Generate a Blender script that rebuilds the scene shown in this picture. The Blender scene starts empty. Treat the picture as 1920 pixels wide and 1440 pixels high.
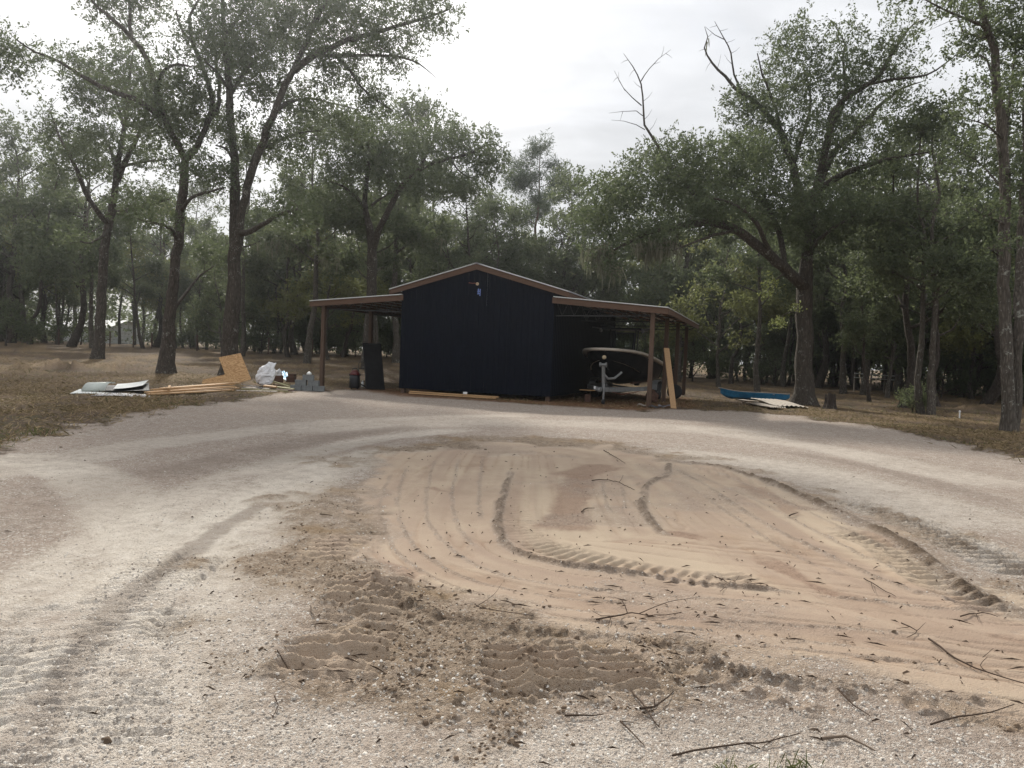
import bpy, math, random, zlib
import numpy as np
from mathutils import Vector, Matrix

# ------------------------------------------------------------------ camera, sky, sun, exposure
sc = bpy.context.scene
col = sc.collection
F, EYE, PITCH, ROLL = 1442.0, 1.6, 0.0388, 0.0405       # focal length in pixels of a 1920 wide frame
FWD = np.array([0, math.cos(PITCH), -math.sin(PITCH)])
UP0 = np.array([0, math.sin(PITCH), math.cos(PITCH)])
RT0 = np.array([1.0, 0, 0])
RT = RT0 * math.cos(ROLL) + UP0 * math.sin(ROLL)
UPV = -RT0 * math.sin(ROLL) + UP0 * math.cos(ROLL)
EYEP = np.array([0, 0, EYE])
cam = bpy.data.cameras.new('camera')
cam.sensor_width = 36.0
cam.lens = F / 1920 * 36.0
cam.clip_start, cam.clip_end = 0.05, 3000
camo = bpy.data.objects.new('camera', cam)
col.objects.link(camo)
camo.matrix_world = Matrix(((RT[0], UPV[0], -FWD[0], 0), (RT[1], UPV[1], -FWD[1], 0), (RT[2], UPV[2], -FWD[2], EYE), (0, 0, 0, 1)))
sc.camera = camo

SUN_AZ, SUN_EL = math.radians(-20.0), math.radians(34.0)     # azimuth from +Y towards +X
SUND = np.array([math.sin(SUN_AZ) * math.cos(SUN_EL), math.cos(SUN_AZ) * math.cos(SUN_EL), math.sin(SUN_EL)])
w = bpy.data.worlds.new('World')
sc.world = w
w.use_nodes = True
nt = w.node_tree
nt.nodes.clear()


def N(tree, kind, ins=None, **props):
    n = tree.nodes.new(kind)
    for k, v in props.items():
        setattr(n, k, v)
    for k, v in (ins or {}).items():
        s = n.inputs[k]
        if isinstance(v, bpy.types.NodeSocket):
            tree.links.new(v, s)
        else:
            s.default_value = v
    return n


def math_(tree, op, a, b=0.0, clamp=False):
    return N(tree, 'ShaderNodeMath', {0: a, 1: b}, operation=op, use_clamp=clamp).outputs[0]


def ramp(tree, fac, stops, mode='LINEAR'):
    n = N(tree, 'ShaderNodeValToRGB', {'Fac': fac})
    n.color_ramp.interpolation = mode
    el = n.color_ramp.elements
    while len(el) > 1:
        el.remove(el[-1])
    for i, (p, c) in enumerate(stops):
        e = el[0] if i == 0 else el.new(p)
        e.position = p
        c = c if hasattr(c, '__len__') else (c, c, c)
        e.color = (c[0], c[1], c[2], 1)
    return n.outputs['Color']


def mixc(tree, fac, a, b, mode='MIX'):
    n = N(tree, 'ShaderNodeMix', data_type='RGBA', blend_type=mode)
    for i, v in ((0, fac), (6, a), (7, b)):
        s = n.inputs[i]
        if isinstance(v, bpy.types.NodeSocket):
            tree.links.new(v, s)
        elif i == 0:
            s.default_value = v
        else:
            s.default_value = (v[0], v[1], v[2], 1) if hasattr(v, '__len__') else (v, v, v, 1)
    return n.outputs[2]


def noise(tree, vec, scale, detail=4, rough=0.55, dist=0.0):
    return N(tree, 'ShaderNodeTexNoise', {'Vector': vec, 'Scale': scale, 'Detail': detail, 'Roughness': rough, 'Distortion': dist}).outputs['Fac']


sky = N(nt, 'ShaderNodeTexSky', sky_type='NISHITA', sun_disc=False, sun_elevation=SUN_EL, sun_rotation=SUN_AZ,
        air_density=1.0, dust_density=2.0)
tc = N(nt, 'ShaderNodeTexCoord')
dirv = tc.outputs['Generated']
dot = N(nt, 'ShaderNodeVectorMath', {0: dirv, 1: tuple(SUND)}, operation='DOT_PRODUCT').outputs['Value']
dpos = math_(nt, 'MAXIMUM', dot, 0.0)
glow_wide = math_(nt, 'POWER', dpos, 24.0)
glow_core = math_(nt, 'POWER', dpos, 90.0)
sep = N(nt, 'ShaderNodeSeparateXYZ', {0: dirv})
zz = math_(nt, 'ADD', math_(nt, 'MAXIMUM', sep.outputs[2], 0.0), 0.16)
plane = N(nt, 'ShaderNodeCombineXYZ', {0: math_(nt, 'DIVIDE', sep.outputs[0], zz), 1: math_(nt, 'DIVIDE', sep.outputs[1], zz), 2: 0.37}).outputs[0]
cl1 = noise(nt, plane, 1.3, 4, 0.58, 0.5)
cl2 = noise(nt, plane, 4.5, 4, 0.6, 0.6)
streak = N(nt, 'ShaderNodeMapping', {'Vector': plane, 'Scale': (0.8, 3.4, 1.0), 'Rotation': (0, 0, 0.35)}).outputs[0]
cl3 = noise(nt, streak, 1.1, 3, 0.55, 0.3)
base = math_(nt, 'ADD', 3.15, math_(nt, 'MULTIPLY', math_(nt, 'SUBTRACT', cl1, 0.5), 2.2))
base = math_(nt, 'ADD', base, math_(nt, 'MULTIPLY', math_(nt, 'SUBTRACT', cl3, 0.5), 2.0))
base = math_(nt, 'ADD', base, math_(nt, 'MULTIPLY', math_(nt, 'SUBTRACT', cl2, 0.5), 0.8))
base = math_(nt, 'MULTIPLY', base, math_(nt, 'ADD', 1.0, math_(nt, 'MULTIPLY', math_(nt, 'MAXIMUM', sep.outputs[2], 0.0), 0.9)))     # overcast: brighter overhead than at the horizon
base = math_(nt, 'ADD', base, math_(nt, 'MULTIPLY', glow_wide, 5.5))
base = math_(nt, 'ADD', base, math_(nt, 'MULTIPLY', glow_core, 8.0))
tint = mixc(nt, math_(nt, 'MULTIPLY', glow_wide, 1.0, True), (0.985, 1.0, 1.03), (1.03, 1.0, 0.95))
cloudc = N(nt, 'ShaderNodeVectorMath', {0: tint}, operation='SCALE')
nt.links.new(base, cloudc.inputs['Scale'])
cover = ramp(nt, cl1, [(0.30, 0.80), (0.42, 0.95), (0.55, 0.98)])
skyc = mixc(nt, cover, sky.outputs[0], cloudc.outputs[0])
bg = N(nt, 'ShaderNodeBackground', {'Color': skyc, 'Strength': 0.13})
out = N(nt, 'ShaderNodeOutputWorld', {'Surface': bg.outputs[0]})

sl = bpy.data.lights.new('sun', 'SUN')
sl.energy = 3.3
sl.angle = math.radians(4)
sl.color = (1.0, 0.95, 0.86)
so = bpy.data.objects.new('sun', sl)
so.rotation_euler = Vector(SUND).to_track_quat('Z', 'Y').to_euler()
so.location = (0, 0, 40)
col.objects.link(so)

sc.view_settings.view_transform = 'Standard'
sc.view_settings.look = 'None'
sc.view_settings.exposure = 0.60
sc.view_settings.gamma = 1.0
sc.render.engine = 'CYCLES'
sc.cycles.max_bounces = 6
sc.cycles.diffuse_bounces = 3
sc.cycles.glossy_bounces = 2
sc.cycles.transmission_bounces = 4
sc.cycles.transparent_max_bounces = 6
sc.cycles.use_denoising = True
sc.cycles.caustics_reflective = sc.cycles.caustics_refractive = False

# ------------------------------------------------------------------ helpers: noise, rays, meshes, tags
random.seed(7)
RNG = np.random.default_rng(11)


def rng_of(name):
    return np.random.default_rng(zlib.crc32(name.encode()))


def vnoise(x, y, seed=0):
    xi, yi = np.floor(x).astype(np.int64), np.floor(y).astype(np.int64)
    fx, fy = x - xi, y - yi
    fx, fy = fx * fx * (3 - 2 * fx), fy * fy * (3 - 2 * fy)

    def h(a, b):
        n = (a * 374761393 + b * 668265263 + seed * 974634777) & 0xffffffff
        n = ((n ^ (n >> 13)) * 1274126177) & 0xffffffff
        return ((n ^ (n >> 16)) & 0xffff) / 65535.0
    return (h(xi, yi) * (1 - fx) + h(xi + 1, yi) * fx) * (1 - fy) + (h(xi, yi + 1) * (1 - fx) + h(xi + 1, yi + 1) * fx) * fy


def fbm(x, y, seed=0, octs=4, gain=0.5):
    a, t, s = 1.0, 0.0, 0.0
    for k in range(octs):
        s = s + a * vnoise(x * 2 ** k + 17.3 * k, y * 2 ** k - 9.1 * k, seed + k)
        t += a
        a *= gain
    return s / t


def sstep(a, b, x):
    t = np.clip((x - a) / (b - a), 0, 1)
    return t * t * (3 - 2 * t)


def terrain(x, y):
    """broad lie of the land: the field climbs a little towards the woods behind and on the left"""
    return 0.85 * sstep(27, 68, y) * sstep(14, -12, x)


def ray(px, py):
    return FWD + RT * (px - 960) / F + UPV * (720 - py) / F


def at(px, py, Y):
    d = ray(px, py)
    return EYEP + d * (Y / d[1])


def G(px, py, lift=0.0):
    """point of the ground seen at a pixel"""
    d = ray(px, py)
    z = 0.0
    p = None
    for _ in range(12):
        p = EYEP + d * ((z + lift - EYE) / min(d[2], -1e-4))
        z = 0.5 * z + 0.5 * float(terrain(p[0], p[1]))
    return p


def new_mesh(name, v, f, mat=None, smooth=False):
    me = bpy.data.meshes.new(name)
    me.from_pydata([tuple(map(float, q)) for q in v], [], [tuple(map(int, q)) for q in f])
    if mat:
        me.materials.append(mat)
    if smooth:
        me.polygons.foreach_set('use_smooth', [True] * len(me.polygons))
    me.update()
    return me


def fast_mesh(name, v, loops, sizes, mat=None, smooth=False, attr=None):
    me = bpy.data.meshes.new(name)
    v = np.asarray(v, np.float32)
    loops = np.asarray(loops, np.int32).ravel()
    sizes = np.asarray(sizes, np.int32)
    me.vertices.add(len(v))
    me.vertices.foreach_set('co', v.ravel())
    me.loops.add(len(loops))
    me.loops.foreach_set('vertex_index', loops)
    me.polygons.add(len(sizes))
    me.polygons.foreach_set('loop_start', np.concatenate([[0], np.cumsum(sizes)[:-1]]).astype(np.int32))
    me.polygons.foreach_set('loop_total', sizes)
    if smooth:
        me.polygons.foreach_set('use_smooth', np.ones(len(sizes), bool))
    if attr:
        for k, a in attr.items():
            at_ = me.attributes.new(k, 'FLOAT', 'POINT')
            at_.data.foreach_set('value', np.asarray(a, np.float32))
    if mat:
        me.materials.append(mat)
    me.update(calc_edges=True)
    me.validate()
    return me


def link(name, me, parent=None, loc=None, rot=None):
    o = bpy.data.objects.new(name, me)
    col.objects.link(o)
    if parent:
        o.parent = parent
    if loc is not None:
        o.location = loc
    if rot is not None:
        o.rotation_euler = rot
    return o


def tag(o, label=None, cat=None, group=None, kind=None):
    if label:
        o['label'] = label
    if cat:
        o['category'] = cat
    if group:
        o['group'] = group
    if kind:
        o['kind'] = kind
    return o


def empty(name, loc, rz=0.0, rot=None):
    o = bpy.data.objects.new(name, None)
    o.empty_display_size = 0.2
    o.location = tuple(map(float, loc))
    o.rotation_euler = rot if rot is not None else (0, 0, rz)
    col.objects.link(o)
    return o


class MB:
    def __init__(s):
        s.v, s.f = [], []

    def add(s, v, f):
        b = len(s.v)
        s.v += [tuple(map(float, q)) for q in v]
        s.f += [tuple(i + b for i in q) for q in f]
        return s

    def box(s, c, size, R=None):
        c, h = np.array(c, float), np.array(size, float) / 2
        p = np.array([[x, y, z] for z in (-1, 1) for y in (-1, 1) for x in (-1, 1)]) * h
        if R is not None:
            p = p @ np.asarray(R).T
        return s.add(p + c, [(0, 2, 3, 1), (4, 5, 7, 6), (0, 1, 5, 4), (2, 6, 7, 3), (0, 4, 6, 2), (1, 3, 7, 5)])

    def bar(s, p, q, wd, ht, up=(0, 0, 1)):
        """square bar from p to q, ht measured along up"""
        p, q = np.array(p, float), np.array(q, float)
        d = (q - p) / np.linalg.norm(q - p)
        a = np.cross(d, up)
        if np.linalg.norm(a) < 1e-4:
            a = np.cross(d, (0, 1, 0))
        a /= np.linalg.norm(a)
        b = np.cross(a, d)
        R = np.stack([a, d, b], 1)
        return s.box((p + q) / 2, (wd, np.linalg.norm(q - p), ht), R)

    def tube(s, pts, rad, k=8, cap=True):
        v, f = tube(np.array(pts, float), np.broadcast_to(np.asarray(rad, float), (len(pts),)), k)
        if cap:
            n = len(pts)
            f = list(f) + [tuple(range(k - 1, -1, -1)), tuple((n - 1) * k + i for i in range(k))]
        return s.add(v, f)

    def lathe(s, prof, k=16, c=(0, 0, 0), axis='z'):
        v, f = [], []
        for r, z in prof:
            for i in range(k):
                a = 2 * math.pi * i / k
                p = (r * math.cos(a), r * math.sin(a), z)
                if axis == 'x':
                    p = (p[2], p[0], p[1])
                elif axis == 'y':
                    p = (p[0], p[2], p[1])
                v.append((p[0] + c[0], p[1] + c[1], p[2] + c[2]))
        for j in range(len(prof) - 1):
            for i in range(k):
                i2 = (i + 1) % k
                f.append((j * k + i, j * k + i2, (j + 1) * k + i2, (j + 1) * k + i))
        f.append(tuple(range(k - 1, -1, -1)))
        f.append(tuple((len(prof) - 1) * k + i for i in range(k)))
        return s.add(v, f)

    def build(s, name, mat, parent=None, smooth=False, loc=None, rot=None, bevel=0.0):
        me = new_mesh(name, s.v, s.f, mat, smooth)
        o = link(name, me, parent, loc, rot)
        if bevel:
            m = o.modifiers.new('bevel', 'BEVEL')
            m.width, m.segments, m.limit_method = bevel, 2, 'ANGLE'
        return o


def tube(pts, rad, k=8):
    n = len(pts)
    t = np.gradient(pts, axis=0)
    t /= np.linalg.norm(t, axis=1)[:, None] + 1e-9
    ref = np.array([0.31, 0.87, 0.12]) if abs(t[:, 2]).mean() > 0.5 else np.array([0.05, 0.1, 1.0])
    a = np.cross(t, ref)
    a /= np.linalg.norm(a, axis=1)[:, None] + 1e-9
    b = np.cross(t, a)
    ang = np.arange(k) * 2 * math.pi / k
    ring = a[:, None, :] * np.cos(ang)[None, :, None] + b[:, None, :] * np.sin(ang)[None, :, None]
    v = (pts[:, None, :] + ring * np.asarray(rad)[:, None, None]).reshape(-1, 3)
    i = np.arange(n - 1)[:, None] * k
    j = np.arange(k)[None, :]
    j2 = (j + 1) % k
    f = np.stack([i + j, i + j2, i + k + j2, i + k + j], -1).reshape(-1, 4)
    return v, [tuple(q) for q in f.tolist()]


# ------------------------------------------------------------------ materials
def material(name, fn, disp=None):
    m = bpy.data.materials.new(name)
    m.use_nodes = True
    t = m.node_tree
    t.nodes.clear()
    o = N(t, 'ShaderNodeOutputMaterial')
    t.links.new(fn(t), o.inputs['Surface'])
    return m


def bsdf(t, color, rough=0.8, metal=0.0, spec=0.3, normal=None, coat=0.0):
    n = N(t, 'ShaderNodeBsdfPrincipled', {'Roughness': rough, 'Metallic': metal, 'Specular IOR Level': spec, 'Coat Weight': coat})
    if isinstance(color, bpy.types.NodeSocket):
        t.links.new(color, n.inputs['Base Color'])
    else:
        n.inputs['Base Color'].default_value = (*color, 1)
    if normal is not None:
        t.links.new(normal, n.inputs['Normal'])
    return n.outputs[0]


def bump(t, h, strength=0.5, dist=0.02):
    return N(t, 'ShaderNodeBump', {'Height': h, 'Strength': strength, 'Distance': dist}).outputs[0]


def ocoord(t, scale=(1, 1, 1)):
    c = N(t, 'ShaderNodeTexCoord').outputs['Object']
    return N(t, 'ShaderNodeMapping', {'Vector': c, 'Scale': scale}).outputs[0]


def simple(name, c, rough=0.7, metal=0.0, spec=0.3, var=0.25, scale=6.0, bumps=0.15, stretch=(1, 1, 1), coat=0.0, bd=0.01):
    def fn(t):
        v = ocoord(t, stretch)
        n = noise(t, v, scale, 5, 0.6)
        n2 = noise(t, v, scale * 5, 3, 0.6)
        f = math_(t, 'ADD', math_(t, 'MULTIPLY', n, 0.7), math_(t, 'MULTIPLY', n2, 0.3))
        lo = [max(0, q * (1 - var)) for q in c]
        hi = [min(1, q * (1 + var)) for q in c]
        cc = ramp(t, f, [(0.3, lo), (0.7, hi)])
        return bsdf(t, cc, rough, metal, spec, bump(t, f, bumps, bd) if bumps else None, coat)
    return material(name, fn)


def wood(name, c, var=0.35, rough=0.8, grain=(1.5, 1.5, 30)):
    def fn(t):
        v = ocoord(t, grain)
        r = N(t, 'ShaderNodeObjectInfo').outputs['Random']
        v2 = N(t, 'ShaderNodeVectorMath', {0: v}, operation='ADD')
        cmb = N(t, 'ShaderNodeCombineXYZ', {0: math_(t, 'MULTIPLY', r, 37.0), 1: math_(t, 'MULTIPLY', r, 11.0), 2: 0.0})
        t.links.new(cmb.outputs[0], v2.inputs[1])
        n = noise(t, v2.outputs[0], 1.6, 6, 0.65, 0.4)
        big = noise(t, ocoord(t), 2.2, 3, 0.5)
        cc = ramp(t, n, [(0.28, [q * (1 - var) for q in c]), (0.5, c), (0.75, [min(1, q * (1 + var)) for q in c])])
        cc = mixc(t, math_(t, 'MULTIPLY', big, 0.45), cc, [q * 0.62 for q in c])
        cc = mixc(t, math_(t, 'MULTIPLY', r, 0.3), cc, [q * 0.7 for q in c])
        return bsdf(t, cc, rough, 0, 0.25, bump(t, n, 0.35, 0.008))
    return material(name, fn)


def bark(name, dark, light, lichen=0.3):
    def fn(t):
        v = ocoord(t)
        ri = N(t, 'ShaderNodeObjectInfo').outputs['Random']
        vs = N(t, 'ShaderNodeMapping', {'Vector': v, 'Scale': (7, 7, 1.4)}).outputs[0]
        n = noise(t, vs, 1.8, 6, 0.65, 0.6)
        vor = N(t, 'ShaderNodeTexVoronoi', {'Vector': vs, 'Scale': 2.2}, feature='DISTANCE_TO_EDGE').outputs[0]
        f = math_(t, 'MULTIPLY', n, math_(t, 'ADD', 0.55, math_(t, 'MULTIPLY', vor, 1.6)), True)
        cc = ramp(t, f, [(0.12, dark), (0.42, [(a + b) / 2 for a, b in zip(dark, light)]), (0.72, light)])
        ls = noise(t, v, 2.6, 5, 0.7, 0.3)
        l2 = noise(t, v, 14, 3, 0.6)
        lm = ramp(t, math_(t, 'ADD', math_(t, 'MULTIPLY', ls, 0.55), math_(t, 'MULTIPLY', l2, 0.45)), [(0.56, 0.0), (0.64, 1.0)])
        cc = mixc(t, math_(t, 'MULTIPLY', lm, lichen), cc, (0.42, 0.43, 0.38))
        cc = mixc(t, math_(t, 'MULTIPLY', ri, 0.35), cc, (0.06, 0.055, 0.045))
        return bsdf(t, cc, 0.95, 0, 0.1, bump(t, f, 0.9, 0.06))
    return material(name, fn)


def leafmat(name, cols, trans=0.3, spec=0.18, rough=0.55):
    def fn(t):
        a = N(t, 'ShaderNodeAttribute', attribute_name='v').outputs['Fac']
        ri = N(t, 'ShaderNodeObjectInfo').outputs['Random']
        cc = ramp(t, a, [(i / (len(cols) - 1), c) for i, c in enumerate(cols)])
        cc = mixc(t, math_(t, 'MULTIPLY', ri, 0.45), cc, [q * 0.62 for q in cols[len(cols) // 2]])
        d = bsdf(t, cc, rough, 0, spec)
        tr = N(t, 'ShaderNodeBsdfTranslucent', {'Color': mixc(t, 0.5, cc, (0.21, 0.25, 0.115), 'MIX')}).outputs[0]
        return N(t, 'ShaderNodeMixShader', {0: trans, 1: d, 2: tr}).outputs[0]
    return material(name, fn)


M = {}
M['post'] = wood('treated_post_wood', (0.105, 0.068, 0.048), 0.4, 0.85, (12, 12, 1.0))
M['fascia'] = wood('fascia_wood', (0.125, 0.076, 0.052), 0.35, 0.85, (1.2, 6, 14))
M['purlin'] = wood('purlin_wood', (0.17, 0.09, 0.055), 0.35, 0.85, (8, 1, 8))
M['lumber'] = wood('pine_lumber', (0.50, 0.31, 0.155), 0.3, 0.75, (1.2, 14, 14))
M['lean_board'] = wood('leaning_board_wood', (0.40, 0.25, 0.13), 0.25, 0.75, (14, 14, 1.2))
M['treated'] = wood('greenish_treated_wood', (0.26, 0.24, 0.115), 0.35, 0.8, (1.2, 12, 12))
M['old_board'] = wood('dark_old_board', (0.10, 0.055, 0.04), 0.4, 0.85, (2, 9, 9))
M['grey_board'] = wood('weathered_grey_board', (0.27, 0.235, 0.20), 0.35, 0.9, (1.2, 12, 12))
M['wall'] = simple('dark_blue_black_metal', (0.0030, 0.0048, 0.0105), 0.6, 0, 0.06, 0.25, 1.2, 0.05)
M['roof'] = simple('galvanised_roof_metal', (0.50, 0.51, 0.52), 0.42, 0.55, 0.5, 0.12, 2.0, 0.05)
M['steel'] = simple('black_steel', (0.018, 0.018, 0.02), 0.55, 0.0, 0.4, 0.3, 5)
M['alu'] = simple('dull_aluminium', (0.23, 0.235, 0.235), 0.55, 0.5, 0.5, 0.25, 8, 0.1)
M['hull'] = simple('dark_boat_gelcoat', (0.003, 0.0034, 0.005), 0.5, 0, 0.06, 0.2, 2, 0.02, coat=0.0)
M['cream'] = simple('cream_gelcoat', (0.42, 0.375, 0.315), 0.4, 0, 0.4, 0.15, 3, 0.05)
M['rubber'] = simple('black_rubber', (0.02, 0.02, 0.021), 0.8, 0, 0.3, 0.3, 9)
M['black_plastic'] = simple('black_plastic', (0.012, 0.013, 0.016), 0.45, 0, 0.4, 0.25, 6)
M['red_plastic'] = simple('red_plastic', (0.085, 0.012, 0.012), 0.45, 0, 0.4, 0.25, 6)
M['white_plastic'] = simple('white_plastic', (0.72, 0.73, 0.73), 0.4, 0, 0.4, 0.15, 5)
M['white_metal'] = simple('white_sheet_metal', (0.66, 0.68, 0.66), 0.4, 0.1, 0.5, 0.18, 3, 0.05)
M['sage_metal'] = simple('pale_grey_green_metal', (0.45, 0.48, 0.44), 0.42, 0.1, 0.5, 0.12, 3, 0.05)
M['dark_sheet'] = simple('dark_sheet', (0.025, 0.025, 0.028), 0.5, 0.1, 0.4, 0.3, 4)
M['grey_sheet'] = simple('grey_purple_sheet', (0.19, 0.185, 0.205), 0.5, 0.2, 0.4, 0.25, 4)
M['tarp_blue'] = simple('light_blue_plastic', (0.14, 0.42, 0.62), 0.4, 0, 0.4, 0.25, 9, 0.3)
M['block'] = simple('concrete_block', (0.17, 0.18, 0.18), 0.95, 0, 0.15, 0.25, 9, 0.5)
M['canoe'] = simple('blue_canoe_shell', (0.025, 0.175, 0.34), 0.55, 0, 0.3, 0.45, 2.5, 0.15)
M['rust_sheet'] = simple('weathered_corrugated_sheet', (0.27, 0.235, 0.195), 0.75, 0.1, 0.3, 0.35, 2.5, 0.3)
M['glass'] = material('smoked_glass', lambda t: N(t, 'ShaderNodeMixShader', {0: 0.75, 1: bsdf(t, (0.02, 0.02, 0.02), 0.08, 0, 0.5),
                      2: N(t, 'ShaderNodeBsdfTransparent', {'Color': (0.72, 0.76, 0.74, 1)}).outputs[0]}).outputs[0])
M['house'] = simple('white_house_siding', (0.62, 0.64, 0.66), 0.7, 0, 0.3, 0.12, 2, 0.1)
M['house_roof'] = simple('pale_metal_house_roof', (0.75, 0.75, 0.74), 0.45, 0.2, 0.5, 0.1, 2, 0.05)
M['bag'] = simple('white_woven_sack', (0.70, 0.70, 0.71), 0.5, 0, 0.4, 0.22, 5, 0.5)
M['blue_film'] = simple('pale_blue_film', (0.16, 0.24, 0.55), 0.4, 0, 0.4, 0.25, 20, 0.1)
M['brass'] = simple('tan_cap', (0.50, 0.40, 0.26), 0.5, 0.1, 0.4, 0.2, 10)
M['cable'] = simple('brown_cable', (0.28, 0.10, 0.06), 0.6, 0, 0.3, 0.2, 10)
M['ply'] = None


def ply_fn(t):
    v = ocoord(t)
    w1 = N(t, 'ShaderNodeTexNoise', {'Vector': N(t, 'ShaderNodeMapping', {'Vector': v, 'Scale': (1.4, 2.6, 3.6)}).outputs[0], 'Scale': 1.7, 'Detail': 2, 'Roughness': 0.4, 'Distortion': 0.8}).outputs['Fac']
    rings = math_(t, 'SINE', math_(t, 'MULTIPLY', w1, 62.0))
    fine = noise(t, N(t, 'ShaderNodeMapping', {'Vector': v, 'Scale': (2, 20, 20)}).outputs[0], 6, 4, 0.6)
    cc = ramp(t, math_(t, 'ADD', math_(t, 'MULTIPLY', rings, 0.22), fine), [(0.2, (0.30, 0.165, 0.075)), (0.55, (0.47, 0.285, 0.135)), (0.85, (0.56, 0.37, 0.19))])
    return bsdf(t, cc, 0.75, 0, 0.25)


M['ply'] = material('plywood', ply_fn)
M['bark_oak'] = bark('oak_bark', (0.024, 0.020, 0.017), (0.145, 0.120, 0.100), 0.6)
M['bark_pale'] = bark('pale_bark', (0.036, 0.030, 0.025), (0.18, 0.158, 0.132), 0.75)
M['bark_dark'] = bark('dark_bark', (0.02, 0.016, 0.014), (0.12, 0.095, 0.08), 0.3)
M['bark_pine'] = bark('pine_bark', (0.04, 0.025, 0.018), (0.22, 0.13, 0.09), 0.1)
M['snag'] = bark('dead_wood', (0.10, 0.09, 0.085), (0.30, 0.28, 0.27), 0.2)
M['leaf'] = leafmat('oak_leaves', [(0.034, 0.047, 0.030), (0.058, 0.077, 0.044), (0.090, 0.114, 0.062), (0.15, 0.172, 0.088)], 0.42)
M['leaf_fore'] = leafmat('forest_leaves', [(0.042, 0.054, 0.036), (0.066, 0.083, 0.050), (0.098, 0.117, 0.067), (0.16, 0.172, 0.088)], 0.44)
M['leaf_bush'] = leafmat('understory_leaves', [(0.044, 0.058, 0.037), (0.070, 0.089, 0.051), (0.103, 0.125, 0.068), (0.17, 0.186, 0.09)], 0.46)
M['leaf_olive'] = leafmat('olive_leaves', [(0.075, 0.078, 0.030), (0.12, 0.122, 0.042), (0.165, 0.165, 0.055), (0.23, 0.22, 0.08)], 0.50)
M['leaf_lit'] = leafmat('lit_leaf_colour', [(0.09, 0.11, 0.03), (0.15, 0.175, 0.05), (0.24, 0.255, 0.075), (0.34, 0.34, 0.12)], 0.45)  # gloss and light through the leaves put into a brighter leaf colour
M['needle'] = leafmat('pine_needles', [(0.036, 0.062, 0.044), (0.055, 0.088, 0.056), (0.08, 0.115, 0.07), (0.10, 0.13, 0.078)], 0.3)
M['moss'] = leafmat('spanish_moss', [(0.10, 0.095, 0.075), (0.17, 0.16, 0.125), (0.22, 0.21, 0.165), (0.30, 0.28, 0.22)], 0.3, 0.1, 0.9)
M['straw'] = leafmat('dry_straw', [(0.10, 0.066, 0.038), (0.17, 0.115, 0.062), (0.25, 0.175, 0.09), (0.38, 0.29, 0.17)], 0.2, 0.2, 0.8)
M['grass'] = leafmat('weeds', [(0.04, 0.055, 0.015), (0.07, 0.09, 0.03), (0.14, 0.13, 0.05), (0.22, 0.18, 0.08)], 0.3, 0.2, 0.7)
M['twig'] = leafmat('twig_wood', [(0.035, 0.024, 0.018), (0.07, 0.048, 0.035), (0.11, 0.08, 0.06), (0.19, 0.15, 0.115)], 0.0, 0.1, 0.9)
M['stone'] = leafmat('limestone_gravel', [(0.19, 0.155, 0.128), (0.32, 0.28, 0.24), (0.46, 0.42, 0.37), (0.68, 0.64, 0.58)], 0.0, 0.15, 0.95)
M['clod'] = leafmat('soil_clods', [(0.085, 0.06, 0.042), (0.13, 0.093, 0.066), (0.17, 0.125, 0.088), (0.23, 0.17, 0.12)], 0.0, 0.08, 1.0)

# ------------------------------------------------------------------ the ground
def px_line(pts, flat=True):
    return np.array([G(*p)[:2] for p in pts])


def smooth_line(p, step=0.12):
    p = np.asarray(p, float)
    n = len(p)
    if n < 3:
        return p
    outp = []
    for i in range(n - 1):
        a, b, c, d = p[max(i - 1, 0)], p[i], p[i + 1], p[min(i + 2, n - 1)]
        k = max(2, int(np.linalg.norm(c - b) / step))
        t = np.linspace(0, 1, k, endpoint=False)[:, None]
        outp.append(0.5 * ((2 * b) + (c - a) * t + (2 * a - 5 * b + 4 * c - d) * t ** 2 + (3 * b - a - 3 * c + d) * t ** 3))
    outp.append(p[-1:])
    return np.concatenate(outp)


def line_dist(X, Y, line, reach):
    """signed distance to a polyline and arc length along it; only computed near it"""
    D = np.full(X.shape, 1e3)
    S = np.zeros(X.shape)
    lo, hi = line.min(0) - reach, line.max(0) + reach
    idx = np.nonzero((X > lo[0]) & (X < hi[0]) & (Y > lo[1]) & (Y < hi[1]))[0]
    x, y = X[idx], Y[idx]
    d, s = np.full(x.shape, 1e3), np.zeros(x.shape)
    L = 0.0
    for a, b in zip(line[:-1], line[1:]):
        e = b - a
        l = np.linalg.norm(e) + 1e-9
        e = e / l
        t = np.clip((x - a[0]) * e[0] + (y - a[1]) * e[1], 0, l)
        dx, dy = x - a[0] - t * e[0], y - a[1] - t * e[1]
        dd = np.hypot(dx, dy)
        sg = np.where(e[0] * dy - e[1] * dx >= 0, 1.0, -1.0)
        m = dd < np.abs(d)
        d = np.where(m, dd * sg, d)
        s = np.where(m, L + t, s)
        L += l
    D[idx], S[idx] = d, s
    return D, S, L


def poly_mask(X, Y, poly, soft, jit):
    """soft polygon mask; jit is a noise field in metres that roughens its edge"""
    P = np.asarray(poly)
    inside = np.zeros(X.shape, bool)
    D = np.full(X.shape, 1e3)
    for a, b in zip(P, np.roll(P, -1, 0)):
        c = (a[1] > Y) != (b[1] > Y)
        with np.errstate(divide='ignore', invalid='ignore'):
            inside ^= c & (X < (b[0] - a[0]) * (Y - a[1]) / (b[1] - a[1]) + a[0])
        e = b - a
        l2 = e @ e + 1e-9
        t = np.clip(((X - a[0]) * e[0] + (Y - a[1]) * e[1]) / l2, 0, 1)
        D = np.minimum(D, np.hypot(X - a[0] - t * e[0], Y - a[1] - t * e[1]))
    sd = np.where(inside, D, -D) + jit
    return sstep(-soft, soft, sd)


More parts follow.
